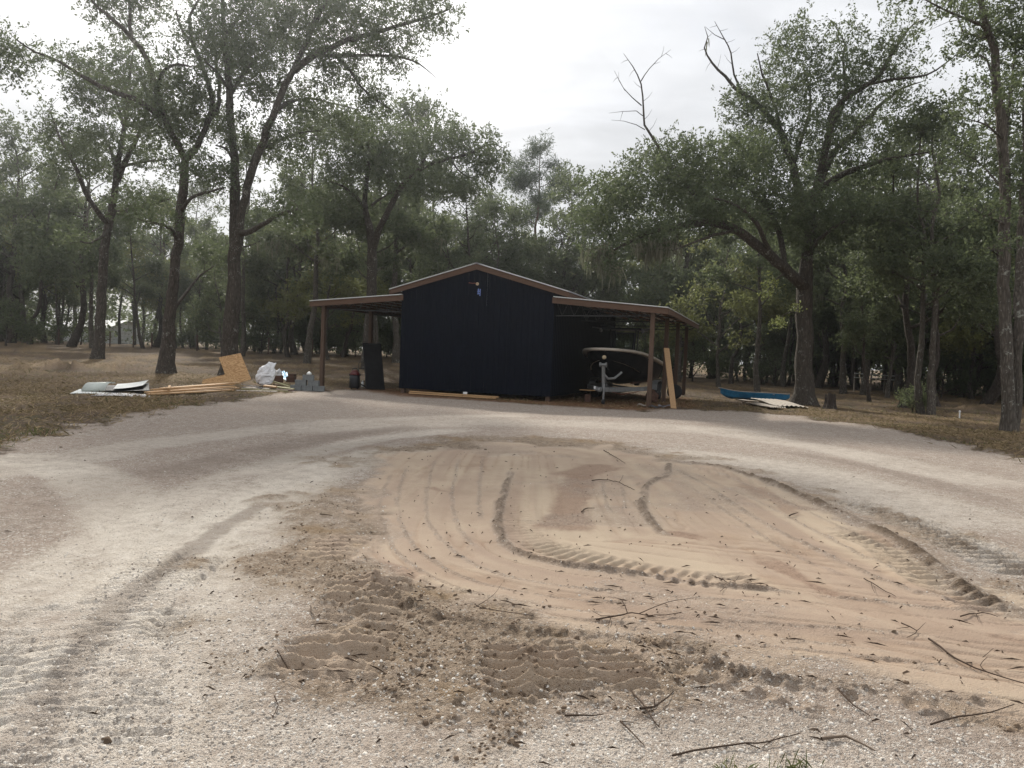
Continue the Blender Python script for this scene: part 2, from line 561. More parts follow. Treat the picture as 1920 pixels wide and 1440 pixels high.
a_f = np.linspace(-39, 39, 720)
a_c = np.concatenate([np.linspace(39, 60, 14)[1:], np.linspace(60, 300, 26)[1:-1], np.linspace(300, 321, 14)[:-1]])
ANG = np.radians(np.concatenate([a_f, a_c]))
inv = np.concatenate([np.linspace(1 / 2.45, 1 / 11.0, 560), np.linspace(1 / 11.0, 1 / 60.0, 110)[1:]])
RAD = np.concatenate([[0.25, 0.8, 1.3, 1.7, 2.0, 2.2, 2.35], 1 / inv, np.array([66, 74, 84, 96, 112, 135, 165, 210, 280, 400, 600, 900.0])])
nA, nR = len(ANG), len(RAD)
gx = (RAD[:, None] * np.sin(ANG)[None]).ravel()
gy = (RAD[:, None] * np.cos(ANG)[None]).ravel()
gz = terrain(gx, gy)
near = np.hypot(gx, gy) < 75
X, Y = gx, gy

n_big = fbm(X * 0.35, Y * 0.35, 3, 4) - 0.5
n_mid = fbm(X * 1.6, Y * 1.6, 5, 4) - 0.5
n_fin = fbm(X * 7, Y * 7, 9, 4, 0.6) - 0.5
n_vfin = fbm(X * 22, Y * 22, 13, 3, 0.6) - 0.5

sand_poly = px_line([(850, 838), (950, 824), (1010, 832), (1130, 834), (1255, 856), (1340, 868), (1410, 886), (1510, 925), (1610, 966), (1710, 1018), (1760, 1060), (1850, 1120), (1990, 1180),
                     (2100, 1340), (1920, 1316), (1660, 1292), (1460, 1266), (1340, 1240), (1310, 1210), (1160, 1186), (960, 1168), (820, 1138), (775, 1100), (750, 1060), (705, 1000), (660, 960), (665, 890), (715, 850)])
soil_poly = px_line([(860, 818), (1000, 812), (1150, 828), (1260, 848), (1350, 862), (1480, 905), (1620, 955), (1740, 1015), (1850, 1085), (2000, 1150), (2150, 1345), (1900, 1345), (1500, 1318), (1300, 1322),
                     (1060, 1330), (960, 1330), (830, 1310), (640, 1310), (560, 1270), (520, 1230), (450, 1190), (440, 1150), (470, 1110), (500, 1070), (510, 1010), (560, 950), (620, 895), (680, 850), (770, 828)])
drive_poly = px_line([(-900, 1100), (-300, 905), (0, 838), (150, 795), (330, 766), (450, 746), (560, 732), (700, 730), (760, 740), (1000, 757), (1200, 768), (1290, 766), (1420, 772), (1500, 780), (1640, 800), (1760, 824), (1920, 860), (2150, 920), (2700, 1060)])
drive_poly = np.concatenate([drive_poly, [[16, -8], [-16, -8]]])
red_poly = px_line([(640, 727), (760, 727), (900, 735), (1040, 742), (1130, 735), (1290, 745), (1310, 762), (1200, 768), (1000, 756), (760, 742), (690, 733)])

sand = poly_mask(X, Y, sand_poly, 0.24, n_mid * 1.15 + n_fin * 0.5)
patchy = fbm(X * 0.75 + 3.1, Y * 1.05, 41, 4, 0.55) - 0.5
sand = sand * (1 - 0.30 * sstep(0.08, 0.2, patchy + 0.25 * n_fin))
tone = 0.5 + 0 * X
soil = poly_mask(X, Y, soil_poly, 0.45, n_mid * 2.1 + n_fin * 0.8) * (1 - sand)
drive = poly_mask(X, Y, drive_poly, 0.25, n_mid * 1.2 + n_fin * 0.6)
red = poly_mask(X, Y, red_poly, 0.3, n_mid * 1.0 + n_fin * 0.4)
field = (1 - drive)
straw = field * sstep(-0.06, 0.16, n_big + n_mid * 0.7)
band = px_line([(1400, 772), (1560, 778), (1700, 795), (1920, 825), (2200, 880)])
d_, s_, _ = line_dist(X, Y, smooth_line(band, 0.5), 6)
straw = np.maximum(straw, field * np.exp(-(d_ / 1.7) ** 2) * sstep(-0.25, 0.1, n_mid + n_fin * 0.5))
sunlit_straw = px_line([(0, 735), (150, 712), (260, 705), (330, 712)])  # straw with a sunlit patch, its brightness put into the straw mask
d_, s_, _ = line_dist(X, Y, smooth_line(sunlit_straw, 0.5), 8)
straw = np.maximum(straw, 0.95 * field * np.exp(-(d_ / 2.6) ** 2) * sstep(-0.3, 0.05, n_mid + n_fin * 0.5))
light = np.zeros_like(X)
wet = np.zeros_like(X)
clay = np.zeros_like(X)
dark = np.zeros_like(X)
h = np.zeros_like(X)

# loose gravel and rough soil
h += drive * (1 - sand) * (n_fin * 0.022 + n_vfin * 0.012)
h += soil * (n_fin * 0.030 + n_vfin * 0.024 + n_mid * 0.03)
h += sand * (n_mid * 0.022 + n_vfin * 0.0018 + n_fin * 0.004)
h += field * (n_mid * 0.10 + n_fin * 0.05 + n_vfin * 0.02) * sstep(0.0, 0.4, field)
h += n_big * 0.10


def ridge(pts, wd, ht, crumb=0.6, dk=0.8, asym=1.0):
    """a crumbly windrow left by the blade"""
    global h, dark, soil, sand, wet
    d, s, L = line_dist(X, Y, smooth_line(px_line(pts)), 1.2)
    wd = wd * 0.62
    d = d + n_mid * 0.06 + n_fin * 0.06
    fade = sstep(0, 0.3, s) * sstep(0, 0.3, L - s)
    prof = np.exp(-(d / wd) ** 2) * fade
    amp = np.clip(0.75 + 1.0 * n_mid + crumb * 1.5 * n_fin, 0.15, 1.6)
    h = h + 1.05 * ht * prof * amp + prof * n_vfin * 0.05 * crumb
    core = np.exp(-(d / (wd * 1.5)) ** 4) * fade * np.clip(0.95 + 2.0 * n_fin + n_mid, 0, 1) * dk
    wet = np.maximum(wet, core)
    soil = np.maximum(soil, core)
    sand = sand * (1 - core)


def cleats(pts, hw, per, ht, chevron=0.0, mode=0, fadein=0.25, cover=1.0, tan=0.8):
    """tread print: cross bars pressed along a path"""
    global h, dark, sand, light, wet
    d, s, L = line_dist(X, Y, smooth_line(px_line(pts)), hw * 2.2)
    m = sstep(hw * 1.05, hw * 0.70, np.abs(d) + n_fin * 0.10 + n_mid * 0.08) * sstep(0, fadein, s + n_fin * .25) * sstep(0, fadein * 1.3, L - s + n_fin * .25)
    m = m * np.clip(cover + 3.0 * n_mid + 1.2 * n_fin, 0, 1)
    ph = s / per + chevron * np.abs(d) / hw + 0.30 * n_mid + 0.12 * np.sin(d / hw * 5)
    wv = ph - np.floor(ph)
    prof = np.where(wv < 0.62, wv / 0.62, (1 - wv) / 0.38)
    if mode == 1:     # two rows of lugs with a bar of soil between
        mid = np.exp(-((d + n_mid * 0.06) / (hw * 0.17)) ** 2) * np.clip(0.55 + 3.2 * n_fin + 1.5 * n_mid, 0, 1.4)
        prof = prof * (1 - np.clip(mid, 0, 1)) + 1.1 * mid
        wet = np.maximum(wet, np.clip(mid, 0, 1) * m)
    ht = ht * 1.5
    h = h * (1 - 0.65 * m) + m * (prof - 0.5) * ht + m * n_vfin * 0.010 - 0.10 * ht * m
    if tan > 0:
        sand = np.maximum(sand, m * tan)
    else:
        light = np.maximum(light, m * 0.6)
    h = h + 0.4 * ht * np.exp(-((np.abs(d) - hw * 1.05) / (hw * 0.16)) ** 2) * sstep(0, fadein, s) * sstep(0, fadein, L - s) * (0.6 + 2 * n_mid)


def streaks(pts, reach, freq, ht, mark):
    """faint parallel blade marks that follow a curve"""
    global h, dark, tone
    d, s, L = line_dist(X, Y, smooth_line(px_line(pts)), reach)
    m = sand * sstep(reach, reach * 0.6, np.abs(d)) * sstep(-0.22, 0.12, n_big + 0.6 * n_mid)
    st = vnoise(d * freq + 0.6 * n_mid, s * 0.35, 31) - 0.5
    w_ = sstep(reach, reach * 0.6, np.abs(d))
    tone = tone * (1 - w_) + w_ * (0.5 + 0.55 * (fbm(d * 2.3 + 0.4 * n_mid, s * 0.22, 53, 3) - 0.5) * 2 + 0.35 * (vnoise(d * 11, s * 0.5, 57) - 0.5))
    st2 = np.exp(-((vnoise(d * freq * 1.7 + 2.1, s * 0.25 + n_mid, 37) - 0.5) / 0.05) ** 2)
    h = h + m * (st * ht - st2 * ht * 0.6)
    dark = np.maximum(dark, m * np.clip(st2 * mark * (0.4 + 2.5 * (n_fin + 0.2)), 0, 1))


def band(pts, wd, amount, which):
    global light, dark, h
    d, s, L = line_dist(X, Y, smooth_line(px_line(pts), 0.3), wd * 3)
    m = np.exp(-((d + n_mid * 0.16 + n_fin * 0.08) / wd) ** 6) * amount * np.clip(0.85 + 1.2 * n_mid + 1.0 * n_fin, 0, 1) * sstep(0, 1.0, L - s)
    if which > 0:
        light = np.maximum(light, m)
        h = h - 0.016 * m
    else:
        dark = np.maximum(dark, m)


C_line = [(958, 850), (950, 890), (938, 940), (935, 990), (965, 1030), (1060, 1056), (1200, 1076), (1350, 1096), (1500, 1110), (1700, 1136), (1860, 1150)]
streaks(C_line, 2.6, 4.6, 0.018, 0.55)
streaks([(1255, 862), (1360, 925), (1500, 1008), (1650, 1080), (1850, 1146)], 1.3, 5.0, 0.014, 0.4)
cleats([(972, 895), (962, 940), (970, 985), (1015, 1018), (1100, 1046), (1250, 1074), (1390, 1094)], 0.21, 0.105, 0.024)
cleats([(600, 1290), (650, 1190), (684, 1120), (716, 1065)], 0.30, 0.135, 0.070, 0.2, 1)
cleats([(590, 1050), (620, 1025), (655, 990)], 0.28, 0.13, 0.035, cover=0.7)
cleats([(570, 1290), (640, 1260), (720, 1290)], 0.30, 0.13, 0.03, cover=0.6)
cleats([(755, 940), (765, 905), (775, 868)], 0.17, 0.065, 0.018)
cleats([(952, 1188), (964, 1250), (980, 1325)], 0.17, 0.11, 0.058, 0.0, 0)
cleats([(1034, 1192), (1050, 1255), (1070, 1322)], 0.16, 0.11, 0.062, 0.1, 1)
cleats([(1130, 1205), (1165, 1255), (1200, 1310)], 0.20, 0.11, 0.052, 0.0, 0)
cleats([(1240, 1232), (1400, 1280), (1560, 1318), (1800, 1345)], 0.16, 0.14, 0.05, 0.2, 1, cover=0.7)
cleats([(-60, 1480), (30, 1330), (95, 1200), (160, 1100)], 0.36, 0.14, 0.035, 0.0, 0, cover=0.9, tan=0)
cleats([(170, 1440), (205, 1280), (250, 1170), (300, 1090)], 0.30, 0.10, 0.022, 0.35, 0, cover=0.8, tan=0)
cleats([(1560, 930), (1690, 970), (1800, 1015), (1960, 1085)], 0.36, 0.15, 0.05, 0.1, 0, tan=0)
cleats([(1560, 990), (1650, 1020), (1750, 1085), (1900, 1165)], 0.22, 0.13, 0.04, 0.1, 0, cover=0.8)
cleats([(1290, 915), (1360, 955), (1440, 1000), (1520, 1045)], 0.15, 0.065, 0.016, cover=0.8)
cleats([(1300, 870), (1400, 893), (1490, 925)], 0.25, 0.08, 0.02, cover=0.8, tan=0)
cleats([(1340, 1060), (1390, 1082), (1450, 1100)], 0.14, 0.10, 0.02)
ridge([(1255, 858), (1340, 868), (1400, 885), (1460, 907), (1540, 942), (1610, 975), (1690, 1012), (1760, 1062), (1830, 1112), (1930, 1155)], 0.11, 0.050, 0.6, 1.0)
ridge([(1255, 860), (1250, 885), (1215, 905), (1206, 940), (1222, 975), (1258, 1005)], 0.065, 0.032)
ridge([(958, 878), (940, 940), (936, 988), (962, 1028), (1060, 1056), (1200, 1076), (1350, 1096), (1505, 1110)], 0.060, 0.036)
ridge([(1262, 872), (1310, 897), (1362, 932), (1430, 975), (1500, 1010), (1600, 1060), (1700, 1102), (1860, 1148)], 0.045, 0.022, 0.5, 0.55)
ridge([(1500, 1110), (1600, 1122), (1720, 1138), (1860, 1150)], 0.03, 0.02, 0.4, 0.5)  # shadow line: low ridge with the shade put into darker soil colour
ridge([(1130, 900), (1190, 905), (1250, 880)], 0.035, 0.02, 0.5, 0.4)
ridge([(700, 1090), (800, 1145), (960, 1176), (1160, 1192), (1320, 1216), (1345, 1244), (1470, 1270), (1660, 1296), (1930, 1322)], 0.08, 0.018, 0.9, 0.6)
for ln_ in ([(735, 880), (712, 940), (730, 1005), (790, 1062), (880, 1105), (1020, 1132), (1200, 1150)], [(765, 872), (745, 935), (765, 1000), (830, 1055), (930, 1095), (1080, 1118), (1250, 1132)],
            [(815, 860), (800, 930), (815, 990), (870, 1040), (960, 1078), (1100, 1100), (1300, 1118), (1480, 1130)], [(860, 856), (850, 920), (862, 985), (905, 1030)], [(905, 852), (900, 910), (903, 970)],
            [(980, 1150), (1200, 1165), (1450, 1190), (1700, 1225)], [(1300, 880), (1400, 925), (1520, 985), (1640, 1045), (1760, 1095)], [(1290, 905), (1370, 960), (1480, 1030), (1600, 1085)],
            [(1340, 878), (1450, 925), (1570, 980), (1680, 1035)], [(1400, 1200), (1600, 1225), (1900, 1262)], [(1250, 1150), (1500, 1170), (1800, 1200)], [(1130, 895), (1135, 930), (1150, 965)], [(1165, 900), (1170, 930), (1175, 955)]):
    ridge(ln_, 0.026, 0.010, 0.5, 0.42)
band([(40, 1480), (130, 1250), (240, 1100), (390, 1000), (540, 910), (640, 868), (800, 830)], 0.55, 1.0, 1)
band([(230, 1480), (260, 1260), (330, 1110), (460, 1010), (570, 935)], 0.40, 0.7, 1)
band([(40, 855), (170, 895), (250, 965), (310, 1050), (330, 1130), (300, 1260)], 0.45, 0.9, 1)
band([(200, 900), (430, 865), (620, 838), (800, 822)], 0.5, 0.45, -1)
band([(0, 960), (150, 920), (350, 880)], 0.9, 0.35, -1)
band([(1300, 850), (1500, 880), (1700, 940), (1930, 1010)], 0.8, 0.65, 1)
band([(1300, 800), (1500, 830), (1750, 880), (1950, 920)], 0.7, 0.55, 1)
band([(950, 855), (1010, 850), (1060, 858)], 0.35, 0.9, 1)
band([(600, 800), (900, 790), (1250, 800), (1500, 815)], 1.0, 0.4, 1)
band([(90, 1500), (165, 1280), (265, 1130), (400, 1015), (545, 925), (640, 878)], 0.20, 1.0, 1)
band([(-40, 1500), (70, 1270), (185, 1120), (330, 1005), (490, 915), (610, 862)], 0.20, 1.0, 1)
band([(20, 1500), (115, 1275), (225, 1125), (365, 1010), (518, 920)], 0.10, 0.8, -1)
cleats([(90, 1500), (165, 1280), (265, 1130), (400, 1015)], 0.17, 0.075, 0.014, 0.5, 0, tan=0)
cleats([(-40, 1500), (70, 1270), (185, 1120), (330, 1005)], 0.17, 0.075, 0.014, 0.5, 0, tan=0)
band([(-200, 1300), (0, 1130), (200, 1000), (420, 900), (650, 830), (900, 800)], 0.32, 0.7, 1)
band([(350, 1480), (380, 1330), (430, 1210), (520, 1080), (600, 980)], 0.25, 0.5, 1)
band([(-100, 900), (150, 855), (400, 815), (700, 785), (1000, 778)], 0.5, 0.5, 1)
band([(-100, 1000), (100, 945), (330, 880), (600, 820), (800, 795)], 0.35, 0.55, -1)
band([(900, 1440), (1200, 1410), (1500, 1400), (1900, 1420)], 0.3, 0.5, 1)
band([(1300, 1350), (1600, 1350), (1930, 1370)], 0.22, 0.5, -1)
band([(560, 1400), (760, 1380), (900, 1400)], 0.4, 0.6, 1)
band([(1500, 850), (1700, 890), (1930, 960)], 0.25, 0.5, -1)
band([(1360, 1005), (1290, 1010), (1250, 1000)], 0.25, 0.6, -1)
band([(1450, 1080), (1530, 1110), (1600, 1120)], 0.12, 0.7, -1)

def smear(pts, wd, amount):
    global clay, sand, h
    d, s, L = line_dist(X, Y, smooth_line(px_line(pts), 0.1), wd * 3)
    m = sstep(wd, wd * 0.55, np.abs(d) + n_mid * 0.25 + n_fin * 0.12) * amount * sstep(0, 0.25, s + n_fin * 0.3) * sstep(0, 0.25, L - s + n_fin * 0.3)
    clay = np.maximum(clay, m)
    h = h + m * (n_vfin * 0.016 + n_fin * 0.02)


smear([(1085, 880), (1075, 930), (1062, 965), (1052, 995)], 0.30, 0.95)
smear([(1150, 868), (1100, 880), (1060, 892)], 0.35, 0.8)
smear([(1240, 990), (1290, 1000), (1345, 1012)], 0.20, 0.95)
smear([(1410, 1035), (1460, 1055), (1510, 1085), (1560, 1112), (1640, 1128)], 0.12, 0.95)
smear([(1400, 905), (1460, 935), (1520, 955)], 0.20, 0.7)
smear([(1600, 990), (1660, 1010), (1720, 1030)], 0.18, 0.7)
smear([(800, 905), (830, 915), (860, 918)], 0.12, 0.8)
smear([(1380, 900), (1440, 930), (1500, 965)], 0.10, 0.7)
smear([(800, 1085), (760, 1065), (720, 1050), (690, 1045)], 0.14, 0.8)
smear([(880, 1200), (940, 1190), (900, 1230)], 0.18, 0.0)
smear([(1840, 1190), (1900, 1200), (1960, 1205)], 0.10, 0.8)

# mounds of raked pine straw in the field on the left, red dirt heap by the shed
for px_, py_, wx, ht in ((112, 690, 1.1, 0.42), (145, 690, 0.8, 0.30), (190, 690, 1.2, 0.30), (236, 692, 0.9, 0.34), (300, 694, 1.5, 0.16), (60, 700, 1.6, 0.2), (30, 694, 1.4, 0.22), (365, 690, 1.0, 0.14),
                         (1236, 760, 0.35, 0.10), (1252, 757, 0.45, 0.22), (1275, 752, 0.5, 0.12), (770, 735, 0.5, 0.08), (720, 715, 0.8, 0.2), (690, 705, 1.0, 0.2), (1000, 750, 0.4, 0.06),
                         (1830, 768, 1.3, 0.18), (1780, 748, 1.6, 0.25), (1460, 735, 1.0, 0.1)):
    c = G(px_, py_)
    q = np.hypot(X - c[0], (Y - c[1]))
    b_ = np.exp(-(q / (wx * 0.6)) ** 2) * (1 + 1.6 * n_mid + 1.5 * n_fin)
    h = h + ht * b_
    if px_ < 400:
        straw = np.maximum(straw, np.clip(b_, 0, 1) * 0.9)

rr = np.hypot(X, Y)
h = h * sstep(2.0, 2.8, rr) * (1 - sstep(45, 75, rr) * 0.6)
gz = gz + h - 0.02
# keep the pad of the building level
SH = (-1.41, 27.63, -0.3232)
cs, sn = math.cos(SH[2]), math.sin(SH[2])
lu = (X - SH[0]) * cs + (Y - SH[1]) * sn
lv = -(X - SH[0]) * sn + (Y - SH[1]) * cs
pad = sstep(8.3, 7.0, np.abs(lu)) * sstep(-1.6, -0.4, lv) * sstep(13, 11.8, lv)
gz = gz * (1 - 0.85 * pad)

verts = np.stack([X, Y, gz], 1)
i = np.arange(nR - 1)[:, None] * nA
j = np.arange(nA)[None]
j2 = (j + 1) % nA
quads = np.stack([i + j, i + nA + j, i + nA + j2, i + j2], -1).reshape(-1, 4)
cap = np.arange(nA)[::-1]
loops = np.concatenate([quads.ravel(), cap[::-1]])
sizes = np.concatenate([np.full(len(quads), 4), [nA]])


def ground_fn(t):
    def A(n):
        return N(t, 'ShaderNodeAttribute', attribute_name=n).outputs['Fac']
    v = N(t, 'ShaderNodeTexCoord').outputs['Object']
    n1 = noise(t, v, 1.3, 3, 0.6)
    n2 = noise(t, v, 9.0, 3, 0.65)
    n3 = noise(t, v, 48.0, 3, 0.7)
    vor = N(t, 'ShaderNodeTexVoronoi', {'Vector': v, 'Scale': 62.0, 'Randomness': 1.0})
    pcol = N(t, 'ShaderNodeSeparateColor', {0: vor.outputs['Color']}).outputs[0]
    # crushed limestone drive
    g = ramp(t, math_(t, 'ADD', math_(t, 'MULTIPLY', n2, 0.5), math_(t, 'MULTIPLY', n3, 0.5)),
             [(0.32, (0.175, 0.135, 0.106)), (0.45, (0.345, 0.282, 0.232)), (0.56, (0.43, 0.36, 0.303)), (0.70, (0.58, 0.51, 0.44))])
    g = mixc(t, math_(t, 'MULTIPLY', ramp(t, pcol, [(0.0, 1.0), (0.22, 0.0)]), 0.5), g, (0.16, 0.125, 0.10))
    g = mixc(t, math_(t, 'MULTIPLY', ramp(t, pcol, [(0.80, 0.0), (0.95, 1.0)]), 0.75), g, (0.66, 0.62, 0.56))
    g = mixc(t, math_(t, 'MULTIPLY', ramp(t, n1, [(0.40, 0.0), (0.65, 1.0)]), 0.4), g, (0.355, 0.28, 0.228))
    lt = ramp(t, math_(t, 'ADD', math_(t, 'MULTIPLY', n3, 0.6), math_(t, 'MULTIPLY', n2, 0.4)), [(0.34, (0.42, 0.36, 0.295)), (0.46, (0.64, 0.575, 0.49)), (0.64, (0.74, 0.68, 0.60))])
    g = mixc(t, math_(t, 'MULTIPLY', A('light'), 0.95), g, lt)
    g = mixc(t, math_(t, 'MULTIPLY', A('dark'), 0.75), g, (0.185, 0.143, 0.115))
    # scraped clay sand
    s = ramp(t, n1, [(0.3, (0.285, 0.217, 0.160)), (0.5, (0.335, 0.260, 0.194)), (0.7, (0.372, 0.298, 0.218))])
    s = mixc(t, ramp(t, noise(t, v, 0.55, 2, 0.5), [(0.45, 0.0), (0.62, 0.75)]), s, (0.335, 0.258, 0.192))
    s = mixc(t, math_(t, 'MULTIPLY', ramp(t, n2, [(0.52, 0.0), (0.66, 1.0)]), 0.45), s, (0.29, 0.215, 0.16))
    s = mixc(t, math_(t, 'MULTIPLY', ramp(t, n3, [(0.60, 0.0), (0.70, 1.0)]), 0.5), s, (0.25, 0.165, 0.105))
    s = mixc(t, math_(t, 'MULTIPLY', A('dark'), 0.75), s, (0.20, 0.125, 0.078))
    s = mixc(t, ramp(t, A('tone'), [(0.15, 0.75), (0.5, 0.0)]), s, (0.265, 0.195, 0.148))
    s = mixc(t, ramp(t, A('tone'), [(0.5, 0.0), (0.95, 0.7)]), s, (0.40, 0.325, 0.238))
    s = mixc(t, math_(t, 'MULTIPLY', A('clay'), 0.85), s, ramp(t, n3, [(0.3, (0.15, 0.10, 0.072)), (0.7, (0.27, 0.185, 0.135))]))
    # moist soil
    o = ramp(t, math_(t, 'ADD', math_(t, 'MULTIPLY', n2, 0.6), math_(t, 'MULTIPLY', n3, 0.4)), [(0.32, (0.155, 0.115, 0.082)), (0.5, (0.275, 0.21, 0.152)), (0.68, (0.39, 0.31, 0.235))])
    o = mixc(t, math_(t, 'MULTIPLY', ramp(t, pcol, [(0.86, 0.0), (0.94, 1.0)]), 0.6), o, (0.44, 0.39, 0.33))
    o = mixc(t, math_(t, 'MULTIPLY', ramp(t, n1, [(0.52, 0.0), (0.66, 1.0)]), 0.55), o, (0.31, 0.21, 0.115))
    o = mixc(t, math_(t, 'MULTIPLY', A('wet'), 0.8), o, ramp(t, n3, [(0.3, (0.075, 0.052, 0.037)), (0.7, (0.165, 0.12, 0.085))]))
    # field of dead grass and pine straw
    fd = ramp(t, math_(t, 'ADD', math_(t, 'MULTIPLY', n2, 0.55), math_(t, 'MULTIPLY', n3, 0.45)), [(0.3, (0.060, 0.042, 0.029)), (0.5, (0.118, 0.083, 0.058)), (0.7, (0.185, 0.136, 0.096))])
    fd = mixc(t, math_(t, 'MULTIPLY', ramp(t, n1, [(0.5, 0.0), (0.64, 1.0)]), 0.5), fd, (0.085, 0.08, 0.035))
    st = ramp(t, math_(t, 'ADD', math_(t, 'MULTIPLY', n2, 0.45), math_(t, 'MULTIPLY', n3, 0.55)), [(0.3, (0.09, 0.060, 0.034)), (0.5, (0.19, 0.130, 0.072)), (0.68, (0.32, 0.235, 0.135))])
    fd = mixc(t, math_(t, 'MULTIPLY', A('straw'), 0.85), fd, st)
    rd = ramp(t, n2, [(0.35, (0.13, 0.068, 0.036)), (0.65, (0.25, 0.135, 0.072))])
    c = mixc(t, A('drive'), fd, g)
    c = mixc(t, A('soil'), c, o)
    c = mixc(t, A('sand'), c, s)
    c = mixc(t, math_(t, 'MULTIPLY', A('red'), 0.85), c, rd)
    smoothness = math_(t, 'SUBTRACT', 1.0, math_(t, 'MULTIPLY', A('sand'), 0.82))
    hh = noise(t, v, 75.0, 2, 0.8)
    bm = N(t, 'ShaderNodeBump', {'Height': math_(t, 'MULTIPLY', hh, smoothness), 'Strength': 1.0, 'Distance': 0.04}).outputs[0]
    return bsdf(t, c, 0.95, 0, 0.12, bm)


M['ground'] = material('ground', ground_fn)
gme = fast_mesh('ground', verts, loops, sizes, M['ground'], True,
                {'sand': sand, 'soil': soil, 'drive': drive, 'straw': straw, 'red': red, 'light': light, 'dark': dark, 'wet': wet, 'clay': clay, 'tone': tone})
tag(link('ground', gme), kind='structure')

# lookup of the finished surface for resting things on it
_gZ = gz.reshape(nR, nA)


def gh(x, y):
    """height of the finished ground"""
    r = np.hypot(x, y)
    a = np.arctan2(x, y)
    ir = np.clip(np.interp(r, RAD, np.arange(nR)), 0, nR - 1.001)
    af = np.radians(a_f)
    ia = np.clip(np.interp(a, af, np.arange(len(af))), 0, len(af) - 1.001)
    i0, j0 = ir.astype(int) if hasattr(ir, 'astype') else int(ir), ia.astype(int) if hasattr(ia, 'astype') else int(ia)
    fr, fa = ir - i0, ia - j0
    return (_gZ[i0, j0] * (1 - fa) + _gZ[i0, j0 + 1] * fa) * (1 - fr) + (_gZ[i0 + 1, j0] * (1 - fa) + _gZ[i0 + 1, j0 + 1] * fa) * fr


def on(px_, py_, dz=0.0):
    p = G(px_, py_)
    return np.array([p[0], p[1], float(gh(p[0], p[1])) + dz])

# ------------------------------------------------------------------ the metal building with its two lean-tos
HW, LN, OV, DP = 2.89, 3.42, 0.52, 11.0           # half width, lean-to post offset, overhang, depth
H_IN, H_OUT, H_AP, SLOPE = 3.62, 3.32, 4.77, 0.281
ME = 0.54
Z0 = 0.17
shed = empty('metal_building', (SH[0], SH[1], 0), SH[2])
tag(shed, 'black metal building with brown wood trim and open lean-tos on both sides', 'building')
VF = -0.06                                          # front face of the trim


def S2W(u, v, z=0.0):
    return np.array([SH[0] + u * cs - v * sn, SH[1] + u * sn + v * cs, z])


def rib_profile(w, n=4):
    """section of a ribbed sheet: (along, out)"""
    pr = [(0.0, 0.0)]
    p = w / n
    for k in range(n):
        c = (k + 0.5) * p
        pr += [(c - 0.030, 0.0), (c - 0.014, 0.012), (c + 0.014, 0.012), (c + 0.030, 0.0)]
    return pr + [(w, 0.0)]


def wall_sheet(u0, w, top, flat):
    """ribbed wall sheet; flat maps (along, out, z) to local coordinates"""
    pr = rib_profile(w)
    v, f = [], []
    for a, o in pr:
        v += [flat(u0 + a, o, Z0), flat(u0 + a, o, top(u0 + a))]
    n = len(pr)
    for k in range(n - 1):
        f.append((2 * k, 2 * k + 2, 2 * k + 3, 2 * k + 1))
    b = len(v)
    for a, o in ((0, -0.03), (w, -0.03)):
        v += [flat(u0 + a, o, Z0), flat(u0 + a, o, top(u0 + a))]
    f += [(b, b + 1, b + 3, b + 2), (0, 1, b + 1, b), (2 * n - 2, b + 2, b + 3, 2 * n - 1)]
    return v, f


gable = lambda u: H_AP - 0.10 - SLOPE * abs(u)
nf = 7
wf = 2 * HW / nf
for k in range(nf):
    u0 = -HW + k * wf
    if u0 < -1e-6 < u0 + wf - 1e-6:                  # the sheet under the ridge carries the peak
        v, f = [], []
        pr = [(0.0, 0.0)] + rib_profile(wf)[1:-1] + [(wf, 0.0)]
        pr = sorted(pr + [(wf / 2 - 1e-4, 0.0)])
        for a, o in pr:
            v += [(u0 + a, -o, Z0), (u0 + a, -o, gable(u0 + a))]
        for q in range(len(pr) - 1):
            f.append((2 * q, 2 * q + 2, 2 * q + 3, 2 * q + 1))
    else:
        v, f = wall_sheet(u0 + 0.002, wf - 0.004, gable, lambda a, o, z: (a, -o, z))
    MB().add(v, f).build('wall_panel', M['wall'], shed)
    v, f = wall_sheet(u0 + 0.002, wf - 0.004, gable, lambda a, o, z: (a, DP + o, z))
    MB().add(v, f).build('wall_panel', M['wall'], shed)
ns = 12
ws = DP / ns
for side in (-1, 1):
    for k in range(ns):
        v, f = wall_sheet(k * ws + 0.002, ws - 0.004, lambda a: H_AP - 0.10 - SLOPE * HW, lambda a, o, z: (side * (HW + o), a, z))
        MB().add(v, f).build('wall_panel', M['wall'], shed)
for su in (-1, 1):                                   # folded corner trim
    for sv, vv in ((-1, -0.03), (1, DP + 0.03)):
        m = MB()
        m.box((su * (HW - 0.04), vv, (Z0 + gable(HW)) / 2), (0.12, 0.012, gable(HW) - Z0 - 0.01))
        m.box((su * (HW + 0.026), vv - sv * 0.05, (Z0 + gable(HW)) / 2), (0.012, 0.115, gable(HW) - Z0 - 0.012))
        m.build('corner_trim', M['wall'], shed)
# feet of the frame posts under the wall, sill board
for su in (-1, 1):
    for vv in (0.09, DP / 3, 2 * DP / 3, DP - 0.09):
        MB().box((su * (HW - 0.09), vv, 0.09 - 0.15), (0.14, 0.14, 0.5)).build('frame_foot', M['post'], shed)


